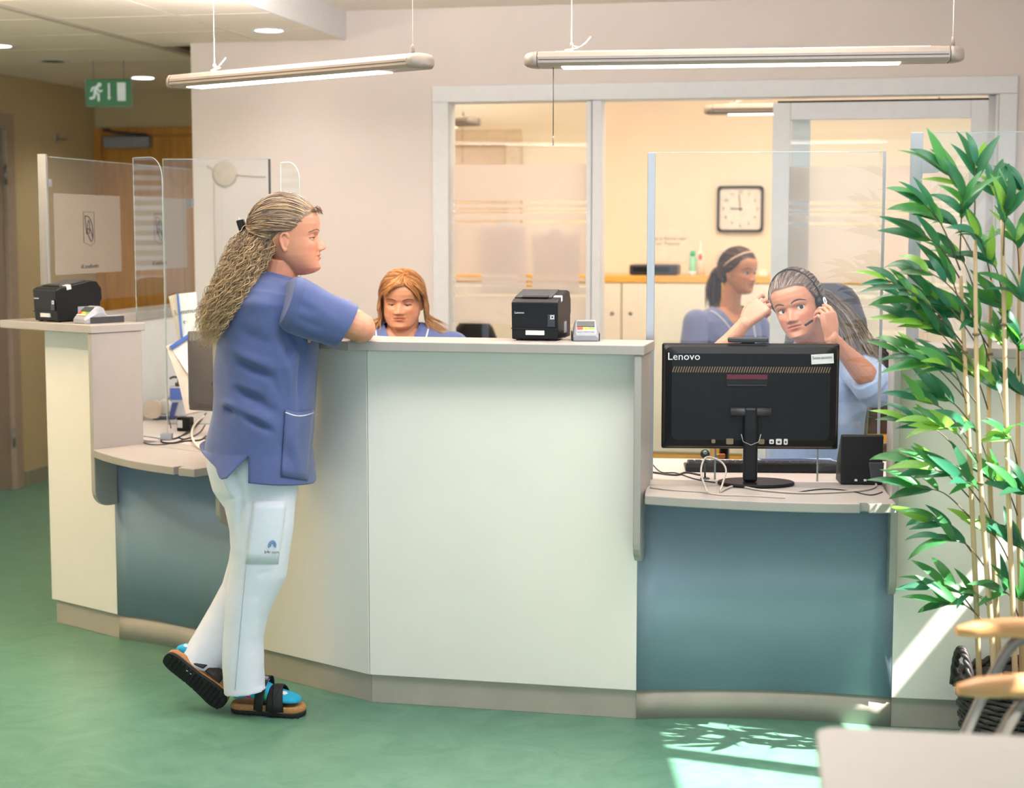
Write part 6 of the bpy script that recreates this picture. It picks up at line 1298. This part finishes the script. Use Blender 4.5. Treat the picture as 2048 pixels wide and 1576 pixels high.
    # sleeves
    for nm, S_, E_, k in (('near', S1, E1, 1.0), ('far', S2, E2, 1.0)):
        d = (E_ - S_); L = d.length; d.normalize(); rr = []
        for f, r, sag in ((-.34, .012, 0), (-.30, .055, 0), (-.2, .076, 0), (-.05, .084, .002), (.15, .081, .004), (.35, .077, .008), (.55, .073, .010), (.70, .072, .010), (.76, .072, .008)):
            c = S_ + d * (L * f) + Vector((0, (1 if nm == 'near' else -1) * .07 * max(0, -f - .18) / .16, -sag)); u = d.cross(Vector((0, 1, 0))).normalized(); v = d.cross(u)
            rr.append([c + (u * math.cos(t) * r * 1.0 + v * math.sin(t) * r * .82) + d * (.012 * math.cos(t) * (1 if f > .5 else 0)) for t in [2 * math.pi * q / 40 for q in range(40)]])
        dense = []
        for i in range(len(rr) - 1):
            for q in range(5): dense.append([rr[i][j].lerp(rr[i + 1][j], q / 5) for j in range(40)])
        dense.append(rr[-1]); dense.append([c_.lerp(S_ + d * (L * .7), .18) for c_ in rr[-1]]); dense.append([c_.lerp(S_ + d * (L * .3), .3) for c_ in rr[-1]])
        sm = MB(); sm.rings(dense, cap=False); me = sm.mesh('sleeve')
        bm = bmesh.new(); bm.from_mesh(me); bmesh.ops.subdivide_edges(bm, edges=bm.edges, cuts=1, use_grid_fill=True); bmesh.ops.recalc_face_normals(bm, faces=bm.faces); bm.to_mesh(me); bm.free()
        if nm == 'near':
            fl = [(pt(598, 640, 4.83), pt(670, 672, 4.86), .014, -.008), (pt(590, 610, 4.82), pt(650, 625, 4.84), .016, -.006), (pt(600, 655, 4.83), pt(640, 690, 4.87), .012, .006), (pt(610, 595, 4.82), pt(690, 650, 4.86), .018, .006), (pt(640, 685, 4.86), pt(700, 634, 4.86), .004, -.003), (pt(632, 678, 4.86), pt(690, 628, 4.86), .005, .002)]
            wrinkle(me, fl, .003, 12)
        put(me, 'sleeve', M_scrub, tu)
    # near pocket with white trim
    btt = BVHTree.FromPolygons([tuple(v.co + Vector(root['_o'])) for v in tu.data.vertices], [tuple(f2.vertices) for f2 in tu.data.polygons])
    def on_t(px, py, off=.006):
        d = ray(px, py); h = btt.ray_cast(CAM, d.normalized())[0]
        return (h - d.normalized() * off) if h else pt(px, py, YC - .2)
    grid = []
    for t in np.linspace(0, 1, 9):
        y0 = 818 + (952 - 818) * t; grid.append([on_t(571 - 9 * t + (57 - 4 * t) * u_, y0 + 6 * math.sin(math.pi * u_) * (1 - t) + 8 * u_ * t, .004 + .003 * (1 - t)) for u_ in np.linspace(0, 1, 11)])
    pk = MB(); pk.rings(grid, cap=False, closed=False); po = pk.build('pocket', M_scrub, tu); so_ = po.modifiers.new('s', 'SOLIDIFY'); so_.thickness = .002
    MB().tube([on_t(571 + 56 * u_, 825 + 7 * math.sin(math.pi * u_), .009) for u_ in np.linspace(0, 1, 12)], .0022, 6).build('pocket_trim', M_pipe, po)
    # ---- trousers
    mb = MB(); YN, YF = 4.985, 5.15
    def leg(rows, m=32):
        rr = []
        for py, x0, x1, Y, ry, sl in rows:
            a_ = P(x0, py, Y); b_ = P(x1, py + sl, Y); c = (a_ + b_) / 2; u = (b_ - a_) / 2; rr.append([c + u * math.copysign(abs(math.cos(t)) ** .9, math.cos(t)) + Vector((0, ry * math.sin(t), 0)) for t in [2 * math.pi * k / m for k in range(m)]])
        mb.rings(rr)
    leg([(845, 440, 590, YC, .13, 0), (880, 420, 603, YC, .165, 0), (930, 415, 600, YC, .178, 0), (975, 428, 596, YC, .172, 0), (1010, 450, 590, YC, .15, 0)])
    leg([(940, 430, 600, 5.0, .095, 0), (1000, 446, 592, YN, .092, 0), (1060, 459, 586, YN, .086, 0), (1110, 462, 580, YN, .08, 0), (1150, 458, 572, YN, .075, 4), (1190, 452, 552, YN, .07, 6), (1230, 448, 536, YN, .066, 4), (1280, 445, 527, YN, .064, 0), (1330, 445, 527, YN, .064, 0), (1365, 446, 531, YN, .066, 0), (1388, 448, 536, YN, .068, -12)])
    leg([(940, 430, 596, 5.14, .095, 0), (1010, 455, 585, YF, .088, 0), (1080, 462, 572, YF, .082, 0), (1120, 458, 560, YF, .076, 12), (1165, 446, 535, YF, .07, 30), (1210, 422, 505, YF - .02, .066, 44), (1260, 392, 466, YF - .05, .064, 48), (1295, 371, 437, YF - .07, .063, 48), (1316, 357, 418, YF - .08, .064, 46)])
    me = remesh(mb, .0048, 5)
    def g_(px, py, px2, py2, w, am, Y=YN - .085): return (pt(px, py, Y), pt(px2, py2, Y), w, am)
    tf = [g_(440, 930, 470, 1000, .018, .010, 4.9), g_(460, 925, 480, 1010, .016, -.008, 4.9), g_(470, 920, 520, 945, .014, .006, 4.88), g_(480, 1010, 470, 1080, .014, -.007), g_(455, 1215, 500, 1235, .010, -.006), g_(452, 1262, 495, 1290, .012, .008), g_(450, 1280, 490, 1275, .010, -.006), g_(520, 1150, 575, 1140, .010, -.007), g_(500, 1200, 540, 1190, .012, -.005), g_(492, 1100, 470, 1380, .004, -.003), g_(470, 1330, 520, 1345, .014, -.006), g_(460, 1360, 520, 1350, .01, .005), g_(535, 975, 590, 985, .004, -.004, 4.9), g_(420, 1290, 440, 1230, .012, -.006, 5.0), g_(400, 1300, 430, 1240, .014, .006, 5.0)]
    tf = [(a_, b_, w_, am_ * 1.7) for a_, b_, w_, am_ in tf]; wrinkle(me, tf, .004, 9); tr = put(me, 'trousers', M_trou, root)
    bt2 = BVHTree.FromPolygons([tuple(v.co + Vector(root['_o'])) for v in tr.data.vertices], [tuple(f2.vertices) for f2 in tr.data.polygons])
    def on_l(px, py, off=.004):
        d = ray(px, py).normalized(); h = bt2.ray_cast(CAM, d)[0]; return (h - d * off) if h else pt(px, py, YN - .09)
    grid = [[on_l(x0 + (x1 - x0) * u_, py, .0014) for u_ in np.linspace(0, 1, 9)] for py, x0, x1 in ((1003, 506, 571), (1020, 504, 571), (1050, 500, 568), (1080, 496, 563), (1105, 493, 559), (1126, 491, 556))]; grid[-1] = [on_l(491 + 65 * u_, 1128, .0006) for u_ in np.linspace(0, 1, 9)]; grid[0] = [on_l(506 + 65 * u_, 1002, .004) for u_ in np.linspace(0, 1, 9)]
    tp = MB(); tp.rings(grid, cap=False, closed=False); tpo = tp.build('thigh_pocket', M_trou, tr); so_ = tpo.modifiers.new('s', 'SOLIDIFY'); so_.thickness = .0014
    c0 = on_l(544, 1095, .006); c1 = on_l(551, 1095, .006); M_lb = mat('logo_blue', C(88, 136, 196), .7); Ml = frame(c0, (c1 - c0), Vector((0, 0, 1)).cross(c1 - c0)); 
    Ml = frame(c0, (c1 - c0), Vector((0, .05, 1)))
    for k, r in enumerate((.012, .0085, .005)): MB(Ml).tube([(r * math.cos(t), r * 1.25 * math.sin(t) + .006, .001) for t in np.linspace(-.5, math.pi + .5, 16)], .0011, 4).build('logo_arc', M_lb, tpo)
    text_mesh('b4r som', .014, Ml @ Matrix.Translation((.0, -.014, .001)), 'lettering', M_ink, tpo, .0003)
    MB().tube([on_l(492 - 22 * t, 1130 + 250 * t, .0012) for t in np.linspace(0, 1, 20)], .0012, 4).build('side_seam', mat('seam_grey', C(176, 184, 194), .8), tr)
    # ---- feet in patterned socks, sandals
    M_sock = mat('turquoise_sock', C(40, 158, 196), .9, var=.15, scale=60); M_cork = mat('cork', C(176, 124, 78), .85, var=.25, scale=160); M_strap = mat('black_suede', C(26, 26, 28), .7); M_sole = mat('black_rubber', C(22, 22, 24), .75)
    sockcols = [C(226, 60, 140), C(236, 196, 60), C(232, 232, 236), C(60, 170, 90)]
    def shoe(M, label):
        t = thing('sandal', M.translation, label, 'sandal', None)
        out = [(-.118, .0), (-.112, .024), (-.085, .034), (-.04, .034), (.0, .033), (.05, .040), (.09, .045), (.118, .036), (.130, .012), (.128, -.012), (.112, -.032), (.085, -.040), (.04, -.038), (.0, -.033), (-.05, -.034), (-.09, -.033), (-.112, -.022)]
        sm = [tuple(v)[:2] for v in smooth_path([(a, b, 0) for a, b in out + [out[0]]], 3)][:-1]
        MB(M).prism(sm, .004, .016, smooth=True).build('outsole', M_sole, t, bevel=.002)
        for i in range(15):
            xx = -.105 + i * .0155; hw_ = np.interp(xx, [-.118, -.085, 0, .09, .118, .13], [.012, .031, .031, .041, .034, .01]) * .95; MB(M).box((xx, -hw_, 0), (xx + .0085, hw_, .005)).build('tread_bar', M_sole, t)
        MB(M).rings([[(a * s_, b * s_, z) for a, b in sm] for z, s_ in ((.0155, .985), (.022, 1.0), (.030, .99), (.036, .96), (.034, .85))]).build('cork_bed', M_cork, t)
        for k, (xa, xb, ya) in enumerate(((.052, .030, .038), (.030, .058, .038))):   # two crossing straps
            pth = []
            for f in np.linspace(0, 1, 15):
                a = math.pi * f; pth.append((xa + (xb - xa) * f, .048 * math.cos(a), .020 + .078 * math.sin(a) ** .75))
            MB(M).tube(pth, .017, 8, flat=.13, up=(0, .3, 1)).build('strap', M_strap, t)
        pth = [(-.012 + .012 * math.sin(math.pi * f), .045 * math.cos(math.pi * f), .020 + .102 * math.sin(math.pi * f) ** .75) for f in np.linspace(0, 1, 15)]
        MB(M).tube(pth, .019, 8, flat=.12, up=(0, .3, 1)).build('strap', M_strap, t); MB(M).box((-.006, -.022, .112), (.014, -.004, .124)).build('buckle', M_lgrey, t)
        return t
    def foot(M, ank):
        fm = MB()
        R_ = []
        for xx, w, h, zc in ((-.108, .018, .022, .055), (-.095, .030, .04, .062), (-.06, .036, .058, .075), (-.02, .036, .05, .070), (.02, .038, .036, .060), (.06, .042, .026, .054), (.09, .040, .020, .052), (.108, .03, .015, .05), (.116, .014, .008, .048)): R_.append([(xx, w * math.cos(t), zc + h * math.sin(t) * (1 if math.sin(t) > 0 else .45)) for t in [2 * math.pi * k / 20 for k in range(20)]])
        fm.rings(R_, M=M); a0 = M @ Vector((-.06, 0, .10)); fm.tube([M @ Vector((-.055, 0, .07)), a0, ank], [.036, .036, .04], 16)
        me = remesh(fm, .004, 3); a = mesh_arr(me); Mi = np.array(M.inverted()); loc = (np.c_[a, np.ones(len(a))] @ Mi.T)[:, :3]; cols = np.tile(np.array(C(44, 166, 206)[:3]), (len(a), 1))
        for k in range(26):
            c = np.array([rnd.uniform(-.10, .075), rnd.uniform(-.04, .04), rnd.uniform(.05, .09)]); w = (np.linalg.norm(loc - c, axis=1) < rnd.uniform(.008, .014)); cols[w] = np.array(sockcols[rnd.randint(4)][:3])
        set_color(me, cols); return put(me, 'sock', attr_mat('sock_knit', .9), root)
    # planted right foot, toes to the right
    f1 = F(533, 1427, 0); M1 = frame(f1 + Vector((0, 0, 0)), Vector((.97, -.22, 0)), Vector((.22, .97, 0))); M1 = M1 @ Matrix.Scale(.97, 4)
    shoe(M1, 'black strappy cork sandal standing flat, on the turquoise patterned sock'); foot(M1, P(488, 1362, YN))
    # crossed left foot on its toe tip, sole turned to the viewer
    toe = F(438, 1434, 0.0) + Vector((0, .03, 0)); heel = P(333, 1342, 5.02)
    x = (toe - heel).normalized(); up_ = Vector((.30, .86, .32)); M2 = frame(heel.lerp(toe, .48), x, up_.cross(x)); 
    M2 = M2 @ Matrix.Scale(.97, 4)
    zmin = min((M2 @ Vector((a, b, 0))).z for a in (-.118, .05, .1, .128) for b in (-.04, 0, .04)); M2 = Matrix.Translation((0, 0, -zmin + .001)) @ M2
    shoe(M2, 'black cork sandal tipped on its toe, showing its ribbed sole'); foot(M2, P(392, 1332, 5.06))
    # ---- hair: combed back into a clip, long curls down the back
    hc = [C(160, 130, 98), C(190, 158, 122), C(116, 94, 76), C(214, 186, 148), C(140, 126, 118), C(96, 78, 66)]
    clip = np.array([-.42, 0, .06]); P_, R_, C_ = pulled_hair(Mh, H, p, clip, 2000, hc, rnd, .055, .0010)
    bcl = np.array(lv(Mh, -.50, 0, .58, H))
    for i in range(1500):
        up = rnd.rand() < .6
        if up: s = np.array([-.50, rnd.normal(0, .07), .60 + rnd.normal(0, .05)])
        else: s = np.array([-.42 + rnd.normal(0, .05), rnd.choice([-1, 1]) * rnd.uniform(.05, .30), .42 + rnd.normal(0, .08)])
        sw = to_world(Mh, H, [s])[0]; dep = rnd.uniform(-.15, .13); sp_ = rnd.normal(0, 1)
        L = rnd.uniform(.72, 1.0) if rnd.rand() < .8 else rnd.uniform(.4, .7)
        sp_ = float(np.clip(sp_, -1.7, 1.7)); k1 = np.array(tuple(pt(500 + sp_ * 17 + (0 if up else 30), 490 + rnd.normal(0, 6), YC))); k2 = np.array(tuple(pt(484 + sp_ * 23, 558, YC))); k3 = np.array(tuple(pt(447 + sp_ * 18, 632, YC))); k4 = np.array(tuple(pt(424 + sp_ * 9, 694, YC)))
        for q, f in ((k1, .5), (k2, .9), (k3, 1.1), (k4, 1)): q[1] = YC - .03 + dep * f
        full = resample([sw, k1, k2, k3, k4], 60); m = max(14, int(60 * L)); full = full[:m]
        full = full + rnd.normal(0, .004, 3) * np.linspace(0, 1, len(full))[:, None]; P_.append(curly(full, rnd.uniform(.003, .0075) * (2.0 if rnd.rand() < .12 else 1), rnd.uniform(90, 170), rnd.uniform(0, 6))); R_.append(.00075 * rnd.uniform(.6, 1.4)); c = rng_col(hc, rnd); fl = np.linspace(0, 1, m)[:, None]; C_.append(np.clip(c * (1 - .5 * fl) + .5 * fl * np.array(C(206, 178, 126)[:3]), 0, 1))
    for i in range(90):     # wisps over the forehead
        st = np.array([.36, rnd.normal(0, .10), .24 + rnd.normal(0, .02)]); pts = resample([skull(st[None])[0] * [1, 1, 1] + [.01, 0, .02], skull(st[None])[0] + [.07, rnd.normal(0, .03), .055], skull(st[None])[0] + [.10, rnd.normal(0, .04), rnd.uniform(-.03, .04)]], 12); P_.append(curly(to_world(Mh, H, pts), .003, 160, rnd.uniform(0, 6))); R_.append(.0007); C_.append(rng_col([C(110, 84, 66), C(150, 116, 90)], rnd))
    # dense core under the curls so the mass is not see-through
    cr_ = MB(); cr_.tube([Vector(bcl) + Vector((.02, 0, -.01)), pt(503, 490, YC - .02), pt(484, 558, YC - .03), pt(450, 630, YC - .03), pt(430, 675, YC - .03)], [.035, .046, .052, .036, .014], 16)
    cm = remesh(cr_, .008, 2); wrinkle(cm, [], .012, 40); set_color(cm, np.tile(np.array(C(116, 94, 68)[:3]), (len(cm.vertices), 1)))
    put(join_meshes([scalp_cap(Mh, H, p, C(120, 98, 74), .028), cm, strands(P_, R_, C_)]), 'hair', M_hair, root)
    hcl = thing('hair_clip', Vector(bcl), 'black claw clip at the back of the standing woman\'s head', 'hair clip'); Mq = Matrix.Translation(lv(Mh, -.60, 0, .60, H)) @ Mh.to_3x3().to_4x4() @ Matrix.Rotation(-.25, 4, 'Y')
    MB(Mq).prism(rrect(.022, .055, .008, 3), -.034, .034).build('clip_bar', M_black, hcl, bevel=.003)
    for k in range(5): MB(Mq).tube([(.004, -.02 + .01 * k, -.02), (.02, -.02 + .01 * k, -.034), (.03, -.02 + .01 * k, -.03)], .0025, 5).build('clip_tooth', M_black, hcl)
    MB(Mq).tube([(0, -.008, .028), (-.002, 0, .040), (0, .008, .028)], .0014, 5).build('clip_spring', M_metal, hcl); MB(Mq).ell((-.009, 0, .008), (.003, .003, .003), n=8, m=6).build('rivet', M_metal, hcl)
    return root
leaning_woman()
# ------------------------------------------------------------------ bamboo plant in a woven basket
def leaf_mat(name, c, c2):
    m = mat(name, c, .38, var=.12, scale=25, stretch=(1, 1, 1), spec=.45); nt = m.node_tree; N = nt.nodes; L = nt.links; b = N['Principled BSDF']; o = [n for n in N if n.type == 'OUTPUT_MATERIAL'][0]
    t = N.new('ShaderNodeBsdfTranslucent'); t.inputs[0].default_value = c2; mx = N.new('ShaderNodeMixShader'); mx.inputs[0].default_value = .32; L.new(b.outputs[0], mx.inputs[1]); L.new(t.outputs[0], mx.inputs[2]); L.new(mx.outputs[0], o.inputs[0]); return m
LM = [leaf_mat('leaf_green', C(52, 118, 66), C(100, 180, 60)), leaf_mat('leaf_deep_green', C(34, 92, 62), C(60, 140, 56)), leaf_mat('leaf_teal', C(38, 104, 78), C(60, 140, 70)), leaf_mat('leaf_lime', C(108, 160, 60), C(150, 200, 60))]
LEAVES = []
for v, (bend, wid, tw) in enumerate(((.6, .112, .3), (1.1, .10, -.3), (.35, .118, .15))):
    vs, fs = [], []; n = 9
    for i in range(n):
        t = i / (n - 1); a = -bend * t * t * 1.2; x = math.sin(bend * t * 1.15) / (bend * 1.15); z = -(1 - math.cos(bend * t * 1.15)) / (bend * 1.15); w = wid * (math.sin(math.pi * min(1, t ** .75)) ** .8) + .002; r = tw * t
        for s in (-1, 0, 1): vs.append((x, s * w * math.cos(r), z + abs(s) * w * .28 + s * w * math.sin(r)))
    for i in range(n - 1):
        for s in (0, 1): q = i * 3 + s; fs.append((q, q + 1, q + 4, q + 3))
    me = bpy.data.meshes.new('leaf'); me.from_pydata(vs, [], fs); me.polygons.foreach_set('use_smooth', [True] * len(fs)); LEAVES.append(me)
LV = []
for me in LEAVES:
    for m in LM: q = me.copy(); q.materials.append(m); LV.append(q)
rp_ = random.Random(21)
BC = Vector((1.47, 4.56, 0)); BR = .205; BH = .235
plant = thing('bamboo_plant', BC + Vector((0, 0, .04)), 'tall leafy bamboo plant with slim tan canes at the right picture edge', 'plant')
M_cane = mat('cane', C(196, 168, 128), .5, var=.15, scale=20, stretch=(1, 1, .2)); M_twig = mat('twig', C(92, 78, 62), .7); M_node = mat('cane_node', C(120, 96, 66), .6)
stems = []
for (pts, dy) in (([(1921, 552), (1939, 910), (1958, 1345)], .0), ([(1950, 480), (1958, 910), (1988, 1345)], -.05), ([(1982, 560), (1978, 910), (1999, 1345)], .06), ([(2005, 440), (2014, 910), (2030, 1345)], -.03), ([(2040, 480), (2036, 910), (2044, 1345)], .05), ([(2078, 420), (2075, 910), (2070, 1345)], .0)):
    w = [P(x, y, BC.y + dy) for x, y in pts]; b = w[-1].copy(); b.z = .06; path = smooth_path([w[0], w[1], w[2], b], 8); L = len(path)
    MB().tube(path, [.0055 + .0045 * i / L for i in range(L)], 8).build('cane', M_cane, plant); stems.append(w)
    for k in range(4, L, 5): MB(Matrix.Translation(path[k])).lathe([(.006, -.004), (.0105, -.003), (.0105, .003), (.006, .004)], 8).build('cane_node', M_node, plant)
def stem_at(i, py):
    w = stems[i]; Y = w[0].y
    a = [(1921, 552), (1950, 480), (1982, 560), (2005, 440), (2040, 480), (2078, 420)][i]; z = P(1900, py, Y).z
    if z > w[1].z: t = (w[0].z - z) / (w[0].z - w[1].z); return w[0].lerp(w[1], max(-.3, t))
    t = (w[1].z - z) / (w[1].z - w[2].z); return w[1].lerp(w[2], min(1, t))
# clusters: (tip px, tip py, stem index, stem py, leaves)
CL = [(1885, 335, 1, 470, 7), (1950, 330, 1, 440, 6), (1925, 400, 0, 520, 8), (1845, 405, 0, 540, 7), (1880, 440, 1, 520, 8), (1985, 375, 3, 470, 6), (2010, 420, 3, 520, 7), (2040, 380, 5, 480, 7), (1950, 470, 2, 560, 7), (1835, 470, 0, 560, 5), (1905, 510, 1, 590, 7), (2030, 480, 4, 560, 7), (1975, 520, 3, 600, 6), (1830, 535, 1, 640, 5), (1890, 545, 0, 640, 6),
      (1775, 560, 0, 690, 7), (1800, 590, 0, 700, 6), (1850, 590, 1, 690, 7), (1900, 620, 2, 700, 7), (1940, 640, 2, 730, 6), (1825, 640, 0, 730, 7), (1870, 660, 1, 750, 8), (1990, 600, 4, 690, 6), (2035, 590, 5, 680, 6), (2000, 680, 3, 760, 6), (2035, 690, 4, 760, 7),
      (1800, 705, 0, 800, 6), (1845, 725, 1, 810, 7), (1890, 730, 0, 810, 7), (1935, 745, 2, 830, 6), (1985, 770, 3, 850, 6), (2030, 780, 5, 860, 6), (1860, 790, 1, 870, 6), (1835, 800, 0, 880, 4), (1815, 840, 0, 930, 6), (1870, 850, 1, 930, 5), (1930, 850, 2, 930, 5), (2010, 870, 4, 940, 6),
      (1825, 925, 0, 1000, 5), (1870, 940, 1, 1010, 6), (1830, 975, 0, 1040, 4), (1925, 960, 2, 1040, 5), (1990, 960, 4, 1040, 6), (2035, 980, 5, 1050, 6), (1860, 1045, 0, 1110, 5), (1890, 1080, 1, 1140, 5), (1960, 1060, 3, 1130, 5), (2025, 1090, 5, 1160, 6), (1870, 1170, 0, 1230, 5), (1880, 1205, 1, 1260, 6), (1935, 1190, 2, 1250, 5), (2000, 1180, 4, 1250, 5), (2040, 1200, 5, 1260, 4)]
nl = 0
for (tx, ty, si, sy, nlv) in CL:
    a = stem_at(si, sy); dy = rp_.uniform(-.13, .05); tip = P(tx, ty, BC.y + dy); mid = a.lerp(tip, .5) + Vector((0, 0, .03))
    path = smooth_path([a, mid, tip], 6); MB().tube(path, [.0024 - .0014 * i / len(path) for i in range(len(path))], 5).build('twig', M_twig, plant)
    tdir = (tip - a).normalized()
    for k in range(nlv):
        f = .45 + .55 * (k + 1) / nlv; pos = path[min(len(path) - 1, int(f * (len(path) - 1)))]; side = (-1) ** k
        d = tdir * .75 + Vector((side * .25 * abs(tdir.z) + rp_.uniform(-.25, .25), rp_.uniform(-.45, .45), side * .35 * abs(tdir.x) + rp_.uniform(-.15, .2)))
        if k == nlv - 1: d = tdir + Vector((0, rp_.uniform(-.3, .3), -.1))
        if tx < 1920: d.x = -abs(d.x) * .9 - .25
        d.normalize(); upv = Vector((rp_.uniform(-.4, .4), rp_.uniform(-1.5, -.35), .75)); L = rp_.uniform(.095, .142)
        lo = bpy.data.objects.new('leaf', LV[rp_.randrange(3) * 4 + rp_.choices([0, 1, 2, 3], [4, 2.6, 3, 2.2])[0]]); COL.objects.link(lo); lo.parent = plant
        lo.matrix_local = Matrix.Translation(-plant.location) @ frame(pos, d, upv.cross(d)) @ Matrix.Scale(L, 4); nl += 1
# basket
M_bask = mat('dark_wicker', C(40, 32, 32), .5, var=.3, scale=60); bk_ = thing('basket_planter', BC, 'dark woven wicker basket with looped handles holding the bamboo', 'basket')
def br(z): return BR * (.86 + .14 * z / BH)
MB(Matrix.Translation(BC)).lathe([(.001, 0), (br(0) - .012, 0), (br(BH) - .014, BH - .01), (br(BH) - .018, BH - .01), (br(.02) - .02, .02), (.001, .02)], 36).build('liner', M_bask, bk_)
nr = 40
for r in range(15):
    z = .008 + r * (BH - .02) / 14; MB(Matrix.Translation(BC)).tube([((br(z) + .0045 * (1 if (k + r) % 2 else -1)) * math.cos(2 * math.pi * k / nr), (br(z) + .0045 * (1 if (k + r) % 2 else -1)) * math.sin(2 * math.pi * k / nr), z) for k in range(nr)], .0078, 6, loop=True).build('weave_row', M_bask, bk_)
for k in range(nr): a = 2 * math.pi * k / nr; MB(Matrix.Translation(BC)).tube([(br(0) * math.cos(a), br(0) * math.sin(a), 0.002), (br(BH) * math.cos(a), br(BH) * math.sin(a), BH)], .003, 5).build('stake', M_bask, bk_)
for ph in (0, math.pi): MB(Matrix.Translation(BC)).tube([((br(BH) + .008 * math.cos(14 * t + ph)) * math.cos(t), (br(BH) + .008 * math.cos(14 * t + ph)) * math.sin(t), BH + .008 * math.sin(14 * t + ph)) for t in np.linspace(0, 2 * math.pi, 120, endpoint=False)], .0085, 6, loop=True).build('rim_braid', M_bask, bk_)
for sa in (math.pi * 1.06, math.pi * .06):
    for ph in (0, 2.1, 4.2):
        pth = []
        for t in np.linspace(0, 1, 40):
            a = sa + (t - .5) * .55; hh = .115 * math.sin(math.pi * t) ** .7; rr_ = br(BH) + .012 + .006 * math.cos(22 * t + ph); pth.append((rr_ * math.cos(a), rr_ * math.sin(a), BH - .02 + hh + .006 * math.sin(22 * t + ph)))
        MB(Matrix.Translation(BC)).tube(pth, .0065, 6).build('handle_strand', M_bask, bk_)
so2 = MB(Matrix.Translation(BC + Vector((0, 0, BH - .05)))); M_bark = mat('bark_filling', C(150, 112, 84), .9, var=.35, scale=50)
so2.lathe([(.001, 0), (BR - .03, 0), (BR - .03, .01), (.001, .016)], 28)
for k in range(120): a = rp_.uniform(0, 6.28); r_ = math.sqrt(rp_.random()) * (BR - .045); so2.cbox((0, 0, 0), (rp_.uniform(.02, .06), .012, .006), rot((r_ * math.cos(a), r_ * math.sin(a), .016 + rp_.uniform(0, .012)), rp_.uniform(0, 6), rp_.uniform(-.4, .4), rp_.uniform(-.4, .4)))
tag(so2.build('bark_filling', M_bark, bk_), kind='stuff')
# ------------------------------------------------------------------ waiting chair and table in the foreground
M_leg = mat('taupe_tube_metal', C(136, 126, 120), .4, .3)
def armchair():
    ya, yb = 3.46, 3.01; xa = P(1912, 1275, ya).x; zA = P(1930, 1262, ya).z; xb = P(1914, 1390, yb).x
    x0 = (xa + xb) / 2; t = thing('waiting_chair', Vector((x0 + .3, (ya + yb) / 2, 0)), 'waiting-room chair with beech armrests and taupe tube legs in the right foreground', 'chair')
    for Y, xs in ((ya, xa), (yb, xb)):
        R = []
        for f in np.linspace(0, 1, 13):
            x = xs + .50 * f; z = zA + .012 * math.sin(math.pi * min(1, f * 1.4)) - .05 * f * f; h = .012 + .010 * math.sin(math.pi * min(1, .1 + f)); k = .6 if f in (0, 1) else 1
            R.append([(x, Y + a_ * k, z + b_ * k) for a_, b_ in rrect(.05, h * 2, h * .8, 3)])
        MB().rings(R).build('armrest', M_oakl, t)
        MB().tube(smooth_path([(xs + .16, Y, zA - .012), (xs + .10, Y, zA - .06), (xs - .02, Y, .30), (xs - .10, Y, .012)], 8), .0125, 10).build('leg', M_leg, t)
        MB().tube(smooth_path([(xs + .34, Y, zA - .03), (xs + .40, Y, .36), (xs + .50, Y, .012)], 8), .0125, 10).build('leg', M_leg, t)
        MB().tube([(xs + .02, Y, .33), (xs + .40, Y, .31)], .011, 8).build('side_rail', M_leg, t)
    M_up = fabric('green_upholstery', C(96, 120, 120)); ym = (ya + yb) / 2
    MB().rings([[(x0 + .26 + a_, ym + b_, z) for a_, b_ in rrect(.46 * k, .43 * k, .05, 4)] for z, k in ((.33, .95), (.34, 1), (.375, 1), (.39, .94))]).build('seat', M_up, t)
    MB().rings([[(x0 + .48 + (z - .46) * .25 + b_, ym + a_, z) for a_, b_ in rrect(.42 * k, .04, .018, 4)] for z, k in ((.47, .92), (.5, 1), (.78, 1), (.82, .9))]).build('backrest', M_up, t)
    for s in (-1, 1): MB().tube([(x0 + .45, ym + s * .19, .40), (x0 + .56, ym + s * .19, .74)], .011, 8).build('back_post', M_leg, t)
armchair()
zt = .72; c1 = F(1632, 1452, zt); c2 = F(2048, 1471, zt); dx = (c2 - c1).normalized(); c3 = F(1608, 1576, zt); 
tb = thing('waiting_table', Vector((c1.x + .35, c1.y - .35, 0)), 'pale grey table top with rounded corner in the right foreground', 'table')
dy_ = Vector((dx.y, -dx.x, 0)); Mtb = frame(Vector((c1.x, c1.y, 0)), dx, -dy_)
MB(Mtb).prism(rrect(.8, .8, .035, 6, .4, -.4), zt - .025, zt).build('table_top', mat('pale_table_laminate', C(190, 181, 175), .45, var=.02), tb, bevel=.003)
for (a_, b_) in ((.06, -.06), (.74, -.06), (.06, -.74), (.74, -.74)): MB(Mtb).tube([(a_, b_, 0.001), (a_, b_, zt - .025)], .018, 10).build('leg', M_alu, tb)
